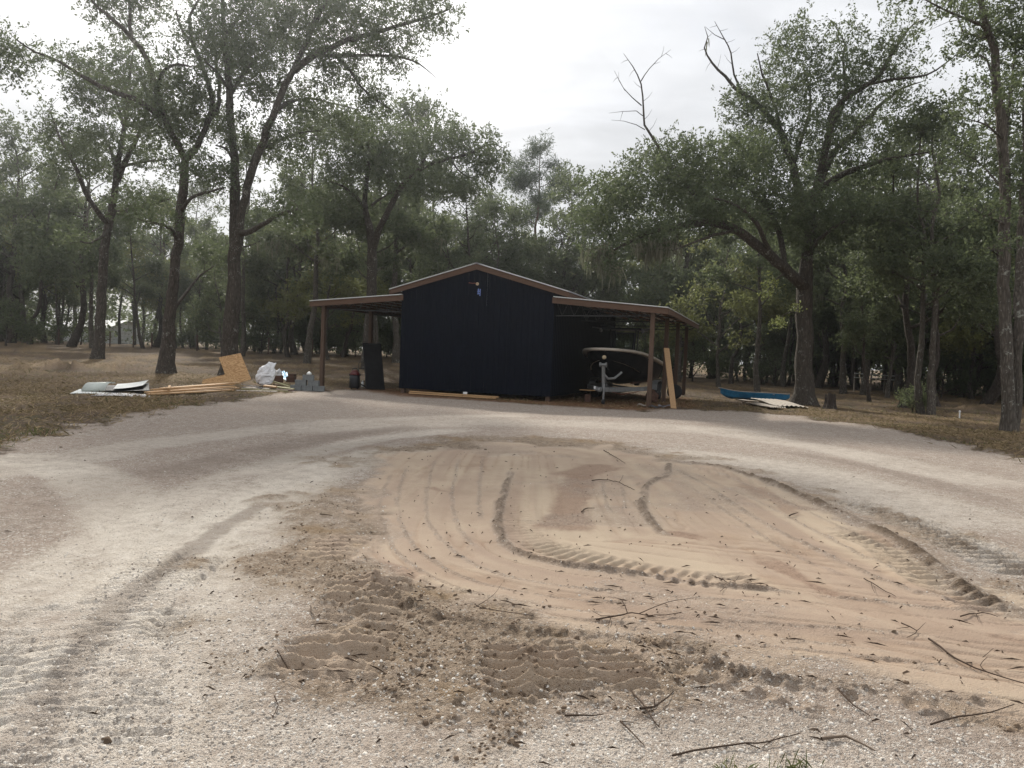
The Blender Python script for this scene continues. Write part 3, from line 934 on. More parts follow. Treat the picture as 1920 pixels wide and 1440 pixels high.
def roof_sheets(ua, za, ub, zb, v0, v1, n, name):
    """ribbed roof sheets running down the slope from (ua,za) to (ub,zb)"""
    wv = (v1 - v0) / n
    dx, dz = ub - ua, zb - za
    L = math.hypot(dx, dz)
    nx, nz = (-dz / L, dx / L) if dx > 0 else (dz / L, -dx / L)
    for k in range(n):
        pr = rib_profile(wv - 0.004)
        v, f = [], []
        for a, o in pr:
            for lay in (o + 0.012, -0.004 + o * 0.9):
                v.append((ua + nx * lay, v0 + k * wv + a, za + nz * lay))
                v.append((ub + nx * lay, v0 + k * wv + a, zb + nz * lay))
        m = len(pr)
        for q in range(m - 1):
            b, c = 4 * q, 4 * (q + 1)
            f += [(b, b + 1, c + 1, c), (b + 2, c + 2, c + 3, b + 3), (b, c, c + 2, b + 2), (b + 1, b + 3, c + 3, c + 1)]
        f += [(0, 2, 3, 1), (4 * m - 4, 4 * m - 3, 4 * m - 1, 4 * m - 2)]
        MB().add(v, f).build(name, M['roof'], shed)


ze = H_AP - SLOPE * (HW + ME)
for s_ in (-1, 1):
    roof_sheets(0.012 * s_, H_AP + 0.012, s_ * (HW + ME), ze + 0.012, VF - 0.05, DP + 0.3, 12, 'roof_panel')
    # rake boards at both ends, eave boards
    for vv in (VF, DP + 0.22):
        a, b = np.array((0.003 * s_, vv, H_AP - 0.105)), np.array((s_ * (HW + ME), vv, ze - 0.105))
        MB().add([a + (0, -.02, .1), a + (0, .02, .1), a + (0, .02, -.10), a + (0, -.02, -.10),
                  b + (0, -.02, .1), b + (0, .02, .1), b + (0, .02, -.08), b + (0, -.02, -.08)],
                 [(0, 1, 2, 3), (7, 6, 5, 4), (0, 4, 5, 1), (1, 5, 6, 2), (2, 6, 7, 3), (3, 7, 4, 0)]).build('rake_board', M['fascia'], shed)
    MB().box((s_ * (HW + ME - 0.02), DP / 2 + 0.08, ze - 0.10), (0.038, DP + 0.22, 0.17)).build('eave_board', M['fascia'], shed)
    # lean-to roof
    u1 = s_ * (HW + LN + OV)
    roof_sheets(s_ * (HW + 0.01), H_IN + 0.012, u1, H_OUT + 0.012, VF - 0.05, DP + 0.3, 12, 'lean_to_roof_panel')
    a, b = np.array((s_ * (HW - 0.03), VF - 0.008, H_IN - 0.105)), np.array((u1, VF - 0.008, H_OUT - 0.105))
    MB().add([a + (0, -.02, .1), a + (0, .02, .1), a + (0, .02, -.10), a + (0, -.02, -.10),
              b + (0, -.02, .1), b + (0, .02, .1), b + (0, .02, -.10), b + (0, -.02, -.10)],
             [(0, 1, 2, 3), (7, 6, 5, 4), (0, 4, 5, 1), (1, 5, 6, 2), (2, 6, 7, 3), (3, 7, 4, 0)]).build('rake_board', M['fascia'], shed)
    MB().box((u1 - s_ * 0.022, DP / 2 + 0.12, H_OUT - 0.10), (0.04, DP + 0.34, 0.185)).build('eave_board', M['fascia'], shed)
    # purlins
    for k in range(1, 7):
        t = k / 7.0
        zc = H_IN + (H_OUT - H_IN) * t - 0.055
        MB().box((s_ * (HW + t * (LN + OV)), DP / 2 + 0.1, zc), (0.04, DP + 0.26, 0.09)).build('purlin', M['purlin'], shed)
    # posts and steel trusses
    for v_ in (0.09, 3.82, 7.45, DP - 0.05):
        z1 = H_OUT - 0.02
        MB().box((s_ * (HW + LN), v_ + (0.0 if v_ > 0.1 else 0.02), z1 / 2 - 0.2), (0.145, 0.145, z1 + 0.2)).build('post', M['post'], shed, bevel=0.006)
        ua, ub = HW + 0.04, HW + LN + 0.42
        zt = lambda u: H_IN - 0.115 + (H_OUT - H_IN) * (u - HW) / (LN + OV)
        m = MB()
        vt = v_ + 0.13
        m.bar((s_ * ua, vt, zt(ua)), (s_ * ub, vt, zt(ub)), 0.05, 0.04)
        zb_ = zt(ub) - 0.15
        m.bar((s_ * ua, vt, zb_ - 0.06), (s_ * (ub - 0.35), vt, zb_), 0.05, 0.04)
        nseg = 16
        for q in range(nseg):
            x0, x1 = ua + (ub - 0.35 - ua) * q / nseg, ua + (ub - 0.35 - ua) * (q + 1) / nseg
            lowz = lambda x: zb_ - 0.06 * (1 - (x - ua) / (ub - 0.35 - ua))
            p, r = ((x0, zt(x0)), (x1, lowz(x1))) if q % 2 == 0 else ((x0, lowz(x0)), (x1, zt(x1)))
            m.bar((s_ * p[0], vt, p[1]), (s_ * r[0], vt, r[1]), 0.018, 0.018)
        m.bar((s_ * (ub - 0.35), vt, zb_), (s_ * ub, vt, zt(ub)), 0.03, 0.03)
        m.build('truss', M['steel'], shed)
# white strips added for the sky-lit edge of the roof metal
for s_ in (-1, 1):
    for (ua, za, ub, zb, vv) in ((0.16, H_AP - 0.16 * SLOPE + 0.034, HW + ME, ze + 0.034, VF - 0.056), (HW + 0.01, H_IN + 0.034, HW + LN + OV, H_OUT + 0.034, VF - 0.058)):
        MB().bar((s_ * ua, vv, za - 0.014), (s_ * ub, vv, zb - 0.014), 0.012, 0.026).build('lit_edge_strip', M['white_metal'], shed)
    MB().bar((s_ * (HW + LN + OV + 0.006), VF - 0.05, H_OUT + 0.016), (s_ * (HW + LN + OV + 0.006), DP + 0.3, H_OUT + 0.016), 0.012, 0.026).build('lit_edge_strip', M['white_metal'], shed)
# ridge cap
m = MB()
for s_ in (-1, 1):
    a = math.atan(SLOPE)
    m.add([(0, VF - 0.055, H_AP + 0.05), (s_ * 0.16, VF - 0.055, H_AP + 0.052 - 0.16 * SLOPE), (s_ * 0.16, DP + 0.3, H_AP + 0.052 - 0.16 * SLOPE), (0, DP + 0.3, H_AP + 0.05)], [(0, 1, 2, 3)])
m.build('ridge_cap', M['roof'], shed)
# flashing stub where the left lean-to meets the wall
MB().box((-HW - 0.05, VF + 0.0, H_IN - 0.02), (0.14, 0.012, 0.10)).build('flashing', M['alu'], shed)


def on_front(px_, py_):
    """local (u, z) of a pixel on the front wall"""
    d = ray(px_, py_)
    n = np.array([-sn, cs, 0])
    p0 = np.array([SH[0], SH[1], 0]) + n * -0.03
    t = ((p0 - EYEP) @ n) / (d @ n)
    p = EYEP + d * t
    return (p[0] - SH[0]) * cs + (p[1] - SH[1]) * sn, p[2]


u_, z_ = on_front(895.3, 532.4)
fx = MB().lathe([(0.045, -0.02), (0.055, 0.0), (0.055, 0.035), (0.03, 0.045), (0.028, 0.02)], 14, (u_, -0.06, z_), 'y').build('junction_box', M['brass'], shed)
ul, zl = on_front(880, 530.5)
MB().tube([(u_, -0.07, z_), (u_ - 0.08, -0.1, z_ + 0.02), ((u_ + ul) / 2, -0.11, z_ + 0.015), (ul, -0.09, zl)], 0.009, 6).build('cable', M['cable'], fx)
m = MB()


def fbar(x0, y0, x1, y1, wd):
    a, b = on_front(850 + x0 / 14.4, 480 + y0 / 14.4), on_front(850 + x1 / 14.4, 480 + y1 / 14.4)
    m.bar((a[0], -0.026, a[1]), (b[0], -0.026, b[1]), wd, 0.008, (0, 1, 0))


fbar(676, 880, 666, 1035, 0.035)
fbar(724, 890, 716, 1078, 0.035)
fbar(650, 955, 735, 945, 0.03)
fbar(648, 1025, 725, 1010, 0.03)
m.build('blue_film_strip', M['blue_film'], shed)['label'] = 'pale blue peeling strips below the junction box'

# ------------------------------------------------------------------ boat on its trailer under the right lean-to
BU, BV, BL = HW + 1.72, 0.75, 6.7
p_ = S2W(BU, BV)
boat = empty('centre_console_boat', (p_[0], p_[1], 0), SH[2])
tag(boat, 'dark hulled centre console boat with cream gunwale under the right lean-to', 'boat')
#       t     half beam  sheer z  chine w  chine z  keel z
ST = [(0.000, 0.03, 1.90, 0.015, 1.72, 1.68), (0.02, 0.26, 1.90, 0.06, 1.52, 1.36), (0.055, 0.50, 1.89, 0.17, 1.34, 1.06), (0.11, 0.74, 1.87, 0.36, 1.18, 0.86),
      (0.20, 0.96, 1.82, 0.62, 1.04, 0.72), (0.33, 1.12, 1.73, 0.86, 0.94, 0.64), (0.5, 1.20, 1.61, 0.98, 0.88, 0.61), (0.7, 1.22, 1.50, 1.02, 0.85, 0.60), (0.88, 1.20, 1.43, 1.02, 0.84, 0.60), (1.0, 1.16, 1.40, 1.0, 0.84, 0.60)]
ST = np.array(ST)
tt = np.linspace(0, 1, 34) ** 1.3
ST = np.stack([np.interp(tt, ST[:, 0], ST[:, k]) for k in range(6)], 1)
v, f = [], []
for t, b, zs, cw, cz, kz in ST:
    y = t * BL
    row = [(-b, y, zs)] + [(-(cw + (b - cw) * (1 - (1 - q) ** 1.6)), y, cz + (zs - cz) * q) for q in (0.66, 0.33)] + [(-cw, y, cz), (-cw * 0.5, y, (cz + kz) / 2 - 0.02), (0, y, kz)]
    row += [(-x, yy, z) for x, yy, z in row[-2::-1]]
    v += row
k = 11
for i_ in range(len(ST) - 1):
    for j_ in range(k - 1):
        f.append((i_ * k + j_, (i_ + 1) * k + j_, (i_ + 1) * k + j_ + 1, i_ * k + j_ + 1))
f.append(tuple((len(ST) - 1) * k + q for q in range(k)))
hull = MB().add(v, f).build('hull', M['hull'], boat, True)
# gunwale cap with a rolled rub rail
v, f = [], []
path = [(-s[1] - 0.0, s[0] * BL, s[2]) for s in ST[::-1]] + [(s[1], s[0] * BL, s[2]) for s in ST]
path = np.array(path)
sec = [(0.045, -0.055), (0.06, -0.01), (0.045, 0.035), (0.0, 0.055), (-0.16, 0.05), (-0.17, -0.04)]
nn = np.gradient(path, axis=0)[:, :2]
nn = np.stack([-nn[:, 1], nn[:, 0]], 1)
nn /= np.linalg.norm(nn, axis=1)[:, None]
for p, q in zip(path, nn):
    for o, z in sec:
        oo = o if o > 0 else o * min(1.0, (abs(p[0]) + 0.02) / 0.3)
        v.append((p[0] + q[0] * oo, p[1] + q[1] * oo - (0.03 if p[1] < 0.05 else 0), p[2] + z))
for i_ in range(len(path) - 1):
    for j_ in range(6):
        f.append((i_ * 6 + j_, i_ * 6 + (j_ + 1) % 6, (i_ + 1) * 6 + (j_ + 1) % 6, (i_ + 1) * 6 + j_))
MB().add(v, f).build('gunwale', M['cream'], boat, True)
# deck liner
v, f = [], []
for s in ST[3:]:
    v += [(-s[1] + 0.15, s[0] * BL, min(s[2] - 0.02, 1.12 + 0.45 * max(0, 0.3 - s[0]) / 0.3)), (s[1] - 0.15, s[0] * BL, min(s[2] - 0.02, 1.12 + 0.45 * max(0, 0.3 - s[0]) / 0.3))]
for i_ in range(len(ST) - 4):
    f.append((2 * i_, 2 * i_ + 1, 2 * i_ + 3, 2 * i_ + 2))
MB().add(v, f).build('deck', M['cream'], boat)
# console, screen, hard top
cy = 3.35
con = MB().add([(-.40, cy, 1.1), (.40, cy, 1.1), (.40, cy + .75, 1.1), (-.40, cy + .75, 1.1), (-.36, cy + .12, 1.93), (.36, cy + .12, 1.93), (.36, cy + .6, 1.98), (-.36, cy + .6, 1.98)],
         [(3, 2, 1, 0), (4, 5, 6, 7), (0, 1, 5, 4), (1, 2, 6, 5), (2, 3, 7, 6), (3, 0, 4, 7)]).build('console', M['cream'], boat, bevel=0.03)
MB().box((0.12, cy + 0.09, 1.80), (0.22, 0.03, 0.07)).build('hatch_latch', M['black_plastic'], con)
m = MB()
for s_ in (-1, 1):
    m.tube([(s_ * .37, cy + .13, 1.92), (s_ * .37, cy + .22, 2.25), (s_ * .36, cy + .34, 2.62)], 0.035, 8)
    m.tube([(s_ * .40, cy + .62, 1.1), (s_ * .44, cy + .66, 1.9), (s_ * .46, cy + .7, 2.72)], 0.028, 8)
    m.tube([(s_ * .42, cy + .02, 1.1), (s_ * .45, cy + .0, 1.9), (s_ * .50, cy - .06, 2.72)], 0.028, 8)
m.bar((-.37, cy + .13, 1.955), (.37, cy + .13, 1.955), 0.06, 0.07)
m.bar((-.36, cy + .33, 2.60), (.36, cy + .33, 2.60), 0.05, 0.06)
m.build('hard_top_frame', M['black_plastic'], boat)
v = [(-.34, cy + .14, 1.99), (.34, cy + .14, 1.99), (.34, cy + .32, 2.57), (-.34, cy + .32, 2.57)]
MB().add(v + [(a, b + 0.008, c) for a, b, c in v], [(0, 1, 2, 3), (7, 6, 5, 4), (0, 4, 5, 1), (1, 5, 6, 2), (2, 6, 7, 3), (3, 7, 4, 0)]).build('windscreen', M['glass'], boat)
MB().box((0, cy + .35, 2.75), (1.55, 1.7, 0.07)).build('hard_top', M['black_plastic'], boat, bevel=0.03)
for s_ in (-1, 1):
    m = MB()
    m.lathe([(0.03, -0.06), (0.07, 0.0), (0.07, 0.05), (0.02, 0.08)], 10, (s_ * 0.82, cy - 0.42, 2.66), 'y')
    m.tube([(s_ * 0.70, cy - .35, 2.72), (s_ * 0.95, cy - .5, 2.76), (s_ * 1.15, cy - .45, 2.78)], 0.018, 6)
    m.build('spreader_light', M['alu'], boat)
# outboard motor
m = MB()
m.add([(x * w_, y, z) for z, w_, y0, y1 in ((0.45, .5, BL + .25, BL + .55), (0.95, .7, BL + .15, BL + .6), (1.35, 1.0, BL + .08, BL + .72), (1.75, .95, BL + .1, BL + .75), (1.95, .6, BL + .2, BL + .62))
       for x, y in ((-.2, y0), (.2, y0), (.2, y1), (-.2, y1))],
      [(4 * a + b, 4 * a + (b + 1) % 4, 4 * a + 4 + (b + 1) % 4, 4 * a + 4 + b) for a in range(4) for b in range(4)] + [(3, 2, 1, 0), (16, 17, 18, 19)])
m.build('outboard_motor', M['black_plastic'], boat, bevel=0.04)
# bow eye and grab pad
MB().lathe([(0.03, -0.03), (0.07, 0.0), (0.07, 0.06), (0.03, 0.09)], 14, (0.0, -0.12, 1.62), 'y').build('bow_roller_pad', M['brass'], boat)

tr = empty('boat_trailer', (p_[0], p_[1], 0), SH[2])
tag(tr, 'grey aluminium boat trailer with winch post and jack beneath the dark boat', 'trailer')
for s_ in (-1, 1):
    m = MB()
    m.bar((s_ * 0.08, -0.25, 0.50), (s_ * 1.05, 2.3, 0.50), 0.09, 0.15)
    m.bar((s_ * 1.05, 2.25, 0.501), (s_ * 1.05, BL - 0.2, 0.501), 0.09, 0.15)
    m.build('frame_rail', M['alu'], tr)
MB().bar((-0.32, 0.02, 0.52), (0.25, -0.02, 0.52), 0.09, 0.10).build('tongue_cross_bar', M['alu'], tr)
MB().bar((0.0, -0.62, 0.50), (0.0, 0.5, 0.50), 0.10, 0.10).build('tongue', M['alu'], tr)
MB().box((0.0, -0.68, 0.52), (0.09, 0.16, 0.09)).build('coupler', M['alu'], tr, bevel=0.02)
for yy in (1.6, 3.0, 4.5, 6.2):
    wd_ = 1.0 if yy > 2.2 else 0.75
    MB().tube([(-wd_, yy, 0.46), (-wd_ * .5, yy, 0.40), (0, yy, 0.37), (wd_ * .5, yy, 0.40), (wd_, yy, 0.46)], 0.04, 8).build('cross_member', M['alu'], tr)
for s_ in (-1, 1):
    MB().bar((s_ * 0.6, 2.2, 0.70), (s_ * 0.6, 6.4, 0.70), 0.09, 0.07).build('bunk', M['old_board'], tr)
wp = MB()
wp.bar((0, 0.02, 0.5), (0, -0.16, 1.36), 0.10, 0.12)
wp.bar((0, 0.5, 0.5), (0, -0.05, 1.05), 0.08, 0.08)
wp.tube([(0.02, -0.1, 1.02), (0.15, -0.02, 0.88), (0.35, 0.1, 0.9), (0.5, 0.24, 1.05), (0.56, 0.3, 1.12)], 0.045, 8)
wp.build('winch_post', M['alu'], tr)
wn = MB().lathe([(0.04, -0.12), (0.09, -0.12), (0.09, -0.09), (0.05, -0.09), (0.05, 0.09), (0.09, 0.09), (0.09, 0.12), (0.04, 0.12)], 14, (0, -0.2, 1.36), 'x').build('winch_drum', M['alu'], tr)
MB().tube([(0.12, -0.2, 1.36), (0.16, -0.2, 1.36), (0.17, -0.22, 1.2), (0.22, -0.22, 1.2)], 0.012, 6).build('winch_handle', M['steel'], wn)
jk = MB().tube([(0.10, -0.42, 0.75), (0.10, -0.42, 0.12)], 0.035, 10).build('jack', M['alu'], tr)
MB().lathe([(0.02, -0.05), (0.09, -0.045), (0.09, 0.045), (0.02, 0.05)], 14, (0.10, -0.42, 0.092), 'x').build('jack_wheel', M['rubber'], jk)
MB().tube([(0.10, -0.42, 0.72), (0.22, -0.44, 0.74), (0.24, -0.44, 0.64)], 0.012, 6).build('jack_handle', M['steel'], jk)
for s_ in (-1, 1):
    for yy in (4.15, 4.95):
        ty = MB().lathe([(0.19, -0.10), (0.31, -0.105), (0.335, -0.06), (0.335, 0.06), (0.31, 0.105), (0.19, 0.10)], 24, (s_ * 1.22, yy, 0.335), 'x').build('wheel', M['rubber'], tr, True)
        MB().lathe([(0.03, -0.07), (0.185, -0.08), (0.185, 0.08), (0.05, 0.09), (0.03, 0.11)], 18, (s_ * 1.22, yy, 0.335), 'x').build('rim', M['alu'], ty)
    v, f = [], []
    arc = [(3.62, .45), (3.70, .66), (3.95, .77), (4.55, .79), (5.15, .77), (5.40, .66), (5.48, .45)]
    for y, z in arc:
        v += [(s_ * 1.10, y, z), (s_ * 1.36, y, z), (s_ * 1.36, y, z - 0.02), (s_ * 1.10, y, z - 0.02)]
    for i_ in range(len(arc) - 1):
        f += [(4 * i_ + a, 4 * i_ + (a + 1) % 4, 4 * i_ + 4 + (a + 1) % 4, 4 * i_ + 4 + a) for a in range(4)]
    MB().add(v, f).build('fender', M['alu'], tr)
MB().tube([(0.15, 0.5, 0.42), (0.4, 1.3, 0.30), (0.75, 2.0, 0.36), (1.0, 2.8, 0.45)], 0.014, 6).build('brake_line', M['cable'], tr)
MB().box((-0.30, -0.02, 0.55), (0.06, 0.05, 0.09)).build('side_reflector', M['white_plastic'], tr)

# ------------------------------------------------------------------ things lying about
def rotz(a):
    return np.array([[math.cos(a), -math.sin(a), 0], [math.sin(a), math.cos(a), 0], [0, 0, 1.0]])


def board(name, mat, a, b, wd, th, label, cat='board', group=None, roll=0.0, bow=0.0):
    """a plank as one mesh with its origin at the middle, long axis local x"""
    a, b = np.array(a, float), np.array(b, float)
    L = np.linalg.norm(b - a)
    x = (b - a) / L
    y = np.cross((0, 0, 1.0), x)
    y /= np.linalg.norm(y)
    z = np.cross(x, y)
    y, z = y * math.cos(roll) + z * math.sin(roll), -y * math.sin(roll) + z * math.cos(roll)
    n = 7
    v, f = [], []
    for k in range(n):
        t = k / (n - 1) - 0.5
        dz = bow * (0.25 - t * t) * 4
        v += [(t * L, -wd / 2, -th / 2 + dz), (t * L, wd / 2, -th / 2 + dz), (t * L, wd / 2, th / 2 + dz), (t * L, -wd / 2, th / 2 + dz)]
    for k in range(n - 1):
        f += [(4 * k + q, 4 * k + (q + 1) % 4, 4 * k + 4 + (q + 1) % 4, 4 * k + 4 + q) for q in range(4)]
    f += [(3, 2, 1, 0), (4 * n - 4, 4 * n - 3, 4 * n - 2, 4 * n - 1)]
    o = link(name, new_mesh(name, v, f, mat))
    R = Matrix(np.stack([x, y, z], 1).tolist())
    m4 = R.to_4x4()
    m4.translation = Vector((a + b) / 2)
    o.matrix_world = m4
    tag(o, label, cat, group)
    return o


# --- scrap pile on the left: sheet metal
def sheet(name, mat, corners, curl, label, cat, n=10, th=0.006, ribs=0.0):
    """thin sheet through four ground corners (a,b,c,d); curl(u,v) lifts it"""
    a, b, c, d = [np.array(q, float) for q in corners]
    o0 = (a + b + c + d) / 4
    o0[2] = min(q[2] for q in (a, b, c, d))
    v, f = [], []
    nu, nv = n, n
    for lay in (0, 1):
        for i_ in range(nu + 1):
            for j_ in range(nv + 1):
                u, w_ = i_ / nu, j_ / nv
                p = (a * (1 - u) + b * u) * (1 - w_) + (d * (1 - u) + c * u) * w_
                p = p + np.array([0, 0, curl(u, w_) + ribs * math.sin(w_ * nv * math.pi) + (th if lay == 0 else 0)])
                v.append(p - o0)
    m = nv + 1
    sz = (nu + 1) * m
    for i_ in range(nu):
        for j_ in range(nv):
            q = (i_ * m + j_, (i_ + 1) * m + j_, (i_ + 1) * m + j_ + 1, i_ * m + j_ + 1)
            f.append(q)
            f.append(tuple(sz + k_ for k_ in q[::-1]))
    edge = [(i_ * m, (i_ + 1) * m) for i_ in range(nu)] + [(nu * m + j_, nu * m + j_ + 1) for j_ in range(nv)] + [((i_ + 1) * m + nv, i_ * m + nv) for i_ in range(nu)] + [(j_ + 1, j_) for j_ in range(nv)]
    f += [(q0, sz + q0, sz + q1, q1) for q0, q1 in edge]
    o = link(name, new_mesh(name, v, f, mat, False), None, o0)
    tag(o, label, cat)
    return o


def gp(px_, py_, z=0.0):
    p = on(px_, py_)
    p[2] += z
    return p


sheet('metal_sheet', M['white_metal'], [gp(131, 737, .02), gp(275, 742, .02), gp(268, 735, .03), gp(150, 731, .03)], lambda u, v_: 0.02 * math.sin(u * 5 + v_), 'long white metal sheet at the bottom of the scrap pile', 'metal sheet')
sheet('metal_sheet', M['grey_sheet'], [gp(170, 742, .012), gp(280, 745, .012), gp(284, 737, .02), gp(200, 736, .02)], lambda u, v_: 0.015 * math.sin(u * 4), 'dull grey sheet sticking out below the white metal sheet', 'metal sheet')
sheet('metal_sheet', M['dark_sheet'], [gp(152, 735, .10), gp(280, 738, .14), gp(279, 729, .20), gp(160, 728, .12)], lambda u, v_: 0.16 * (abs(u - 0.55) ** 1.5) * (0.4 + v_) - 0.02, 'dark curled sheet lying under the pale bent panel', 'metal sheet')
sheet('metal_sheet', M['white_metal'], [gp(212, 737, .12), gp(268, 736, .13), gp(278, 730, .22), gp(220, 729, .16)], lambda u, v_: 0.10 * u * u + 0.02, 'white curled sheet with its right end lifted', 'metal sheet')
# pale grey-green bent panel: a half rolled sheet
c0 = gp(181, 735, 0.13)
mm = MB()
v, f = [], []
na = 9
for x in (-0.33, 0.33):
    for lay in (0, 0.008):
        for k in range(na):
            a = math.radians(-15 + 150 * k / (na - 1))
            r = 0.20 + lay
            v.append((x + 0.02 * k, -math.cos(a) * r * 1.1, math.sin(a) * r * 0.9))
for k in range(na - 1):
    f += [(k, 2 * na + k, 2 * na + k + 1, k + 1), (na + k + 1, 3 * na + k + 1, 3 * na + k, na + k), (k + 1, na + k + 1, na + k, k), (2 * na + k, 3 * na + k, 3 * na + k + 1, 2 * na + k + 1)]
f += [(0, na, 3 * na, 2 * na), (na - 1, 3 * na - 1, 4 * na - 1, 2 * na - 1)]
o = mm.add(v, f).build('bent_panel', M['sage_metal'], None, True, tuple(c0), (0.1, -0.05, 0.05))
tag(o, 'pale grey-green bent metal panel lying on the scrap sheets', 'metal panel')

# --- lumber stack
lum = [((277, 741, .05), (436, 733, .05), 'lowest near pine plank of the lumber stack'), ((282, 738, .05), (446, 730, .05), 'lowest middle pine plank of the lumber stack'), ((286, 735, .05), (430, 727, .05), 'lowest far pine plank of the lumber stack'),
       ((279, 740, .11), (440, 731, .11), 'second layer near pine plank, slightly skewed'), ((290, 736, .11), (438, 729, .11), 'second layer far pine plank behind the skewed one'),
       ((284, 738, .165), (425, 731, .19), 'top pine plank lying loosely on the lumber stack'), ((302, 735, .165), (448, 728, .22), 'top pine plank running under the cut plywood')]
for k, (a, b, lab) in enumerate(lum):
    board('pine_plank', M['lumber'], gp(*a), gp(*b), 0.14, 0.04, lab, 'plank', 'pine lumber stack on the grass', roll=0.05 * math.sin(k * 2.1))
board('pine_plank', M['lumber'], gp(272, 739, .10), gp(306, 738, .10), 0.09, 0.04, 'short pine offcut at the left end of the lumber stack', 'plank', 'pine lumber stack on the grass')
board('short_block', M['lumber'], gp(316, 739, .21), gp(318, 733, .21), 0.07, 0.04, 'short wood block lying across the lumber stack', 'wood block')

# --- cut plywood, an L leaning back
Y0 = gp(452, 725)[1]
O3 = at(440, 722, Y0)
e1 = at(471, 711, Y0) - at(432, 722, Y0)


def plyp(px_, py_):
    q = at(px_, py_, Y0)
    hgt = q[2] - O3[2]
    lean = 0.42
    return at(px_, py_, Y0 + hgt * lean)


L_ = [(378, 719), (381, 712), (422, 702), (410, 670), (451, 662), (471, 711), (434, 722)]
v = [plyp(*q) for q in L_]
nrm = np.cross(v[4] - v[3], v[5] - v[4])
nrm /= np.linalg.norm(nrm)
if nrm[1] < 0:
    nrm = -nrm
org = v[6].copy()
vv = [q - org for q in v] + [q - org + nrm * 0.016 for q in v]
n = len(v)
f = [(0, 1, 2, 6), (2, 3, 4, 5, 6), (n + 6, n + 2, n + 1, n + 0), (n + 6, n + 5, n + 4, n + 3, n + 2)] + [(k, n + k, n + (k + 1) % n, (k + 1) % n) for k in range(n)]
o = link('plywood_sheet', new_mesh('plywood_sheet', vv, f, M['ply']), None, tuple(org))
tag(o, 'L-shaped cut piece of plywood propped up behind the lumber', 'plywood')

# --- white sack
def sack(name, c, sx, sy, sz, mat, tilt, label, cat, seed):
    r = np.random.default_rng(seed)
    v, f = [], []
    nu, nv = 28, 16
    for j_ in range(nv + 1):
        t = j_ / nv
        w_ = (0.62 + 0.5 * math.sin(math.pi * min(1, t * 1.15)) ** 0.7) * (1 - 0.30 * max(0, t - 0.7) / 0.3)
        th_ = (0.9 * math.sin(math.pi * min(1, 0.15 + t * 0.85)) ** 0.6 + 0.08) if t < 1 else 0.05
        for i_ in range(nu):
            a = 2 * math.pi * i_ / nu
            cx, cy_ = math.copysign(abs(math.cos(a)) ** 0.7, math.cos(a)), math.copysign(abs(math.sin(a)) ** 0.8, math.sin(a))
            v.append([cx * sx * w_, cy_ * sy * th_, t * sz])
    v = np.array(v)
    k1 = fbm(v[:, 0] * 9 + v[:, 1] * 5 + seed, v[:, 2] * 7, seed, 3) - 0.5
    k2 = np.abs(fbm(v[:, 0] * 6 - v[:, 1] * 7, v[:, 2] * 6 + v[:, 0] * 8, seed + 4, 3) - 0.5)
    ctr = np.array([0, 0, sz / 2])
    dd = v - ctr
    dd /= np.linalg.norm(dd, axis=1)[:, None] + 1e-6
    v = v + dd * (k1 * 0.16 - k2 * 0.20)[:, None]
    for j_ in range(nv):
        for i_ in range(nu):
            f.append((j_ * nu + i_, j_ * nu + (i_ + 1) % nu, (j_ + 1) * nu + (i_ + 1) % nu, (j_ + 1) * nu + i_))
    f += [tuple(range(nu))[::-1], tuple(nv * nu + q for q in range(nu))]
    o = link(name, new_mesh(name, v, f, mat, False), None, tuple(c), tilt)
    tag(o, label, cat)
    return o


sack('plastic_sack', gp(490, 723, 0.06), 0.33, 0.20, 0.98, M['bag'], (-0.2, 0.40, 0.2), 'crumpled white plastic sack leaning on the scrap wood', 'sack', 3)
b2 = sack('plastic_sack', gp(514, 720, 0.22), 0.14, 0.10, 0.42, M['bag'], (0.2, 0.55, 0.6), 'torn flap of white sack sticking up beside the big sack', 'sack', 8)
# --- treated scraps
scr = [((452, 731, .03), (540, 733, .03), .14, .04, 'treated', 'long greenish treated board along the front of the scrap wood'), ((456, 727, .04), (505, 731, .07), .12, .03, 'grey_board', 'grey weathered board under the greenish scraps'),
       ((478, 722, .16), (525, 722, .18), .14, .04, 'treated', 'greenish board end lying under the white sack'), ((492, 719, .22), (548, 730, .10), .14, .04, 'treated', 'greenish board sloping down to the right from the sack'),
       ((503, 726, .10), (550, 731, .06), .12, .04, 'treated', 'short greenish board at the right of the scrap wood'), ((495, 727, .12), (518, 729, .14), .10, .05, 'lumber', 'short yellow offcut in the scrap wood'),
       ((500, 721, .20), (545, 727, .14), .12, .04, 'treated', 'greenish board crossing the middle of the scrap wood'), ((454, 725, .10), (492, 730, .08), .10, .02, 'grey_sheet', 'dark grey strip poking out left of the sack'),
       ((443, 733, .02), (520, 735, .02), .12, .03, 'grey_board', 'flat grey board half buried before the scrap wood'), ((518, 731, .05), (550, 733, .05), .10, .04, 'old_board', 'dark brown board end at the right of the scrap wood')]
for k, (a, b, wd_, th_, mt, lab) in enumerate(scr):
    board('scrap_board', M[mt], gp(*a), gp(*b), wd_, th_, lab, 'board', 'scrap wood by the left post', roll=0.25 * math.sin(k * 1.7))
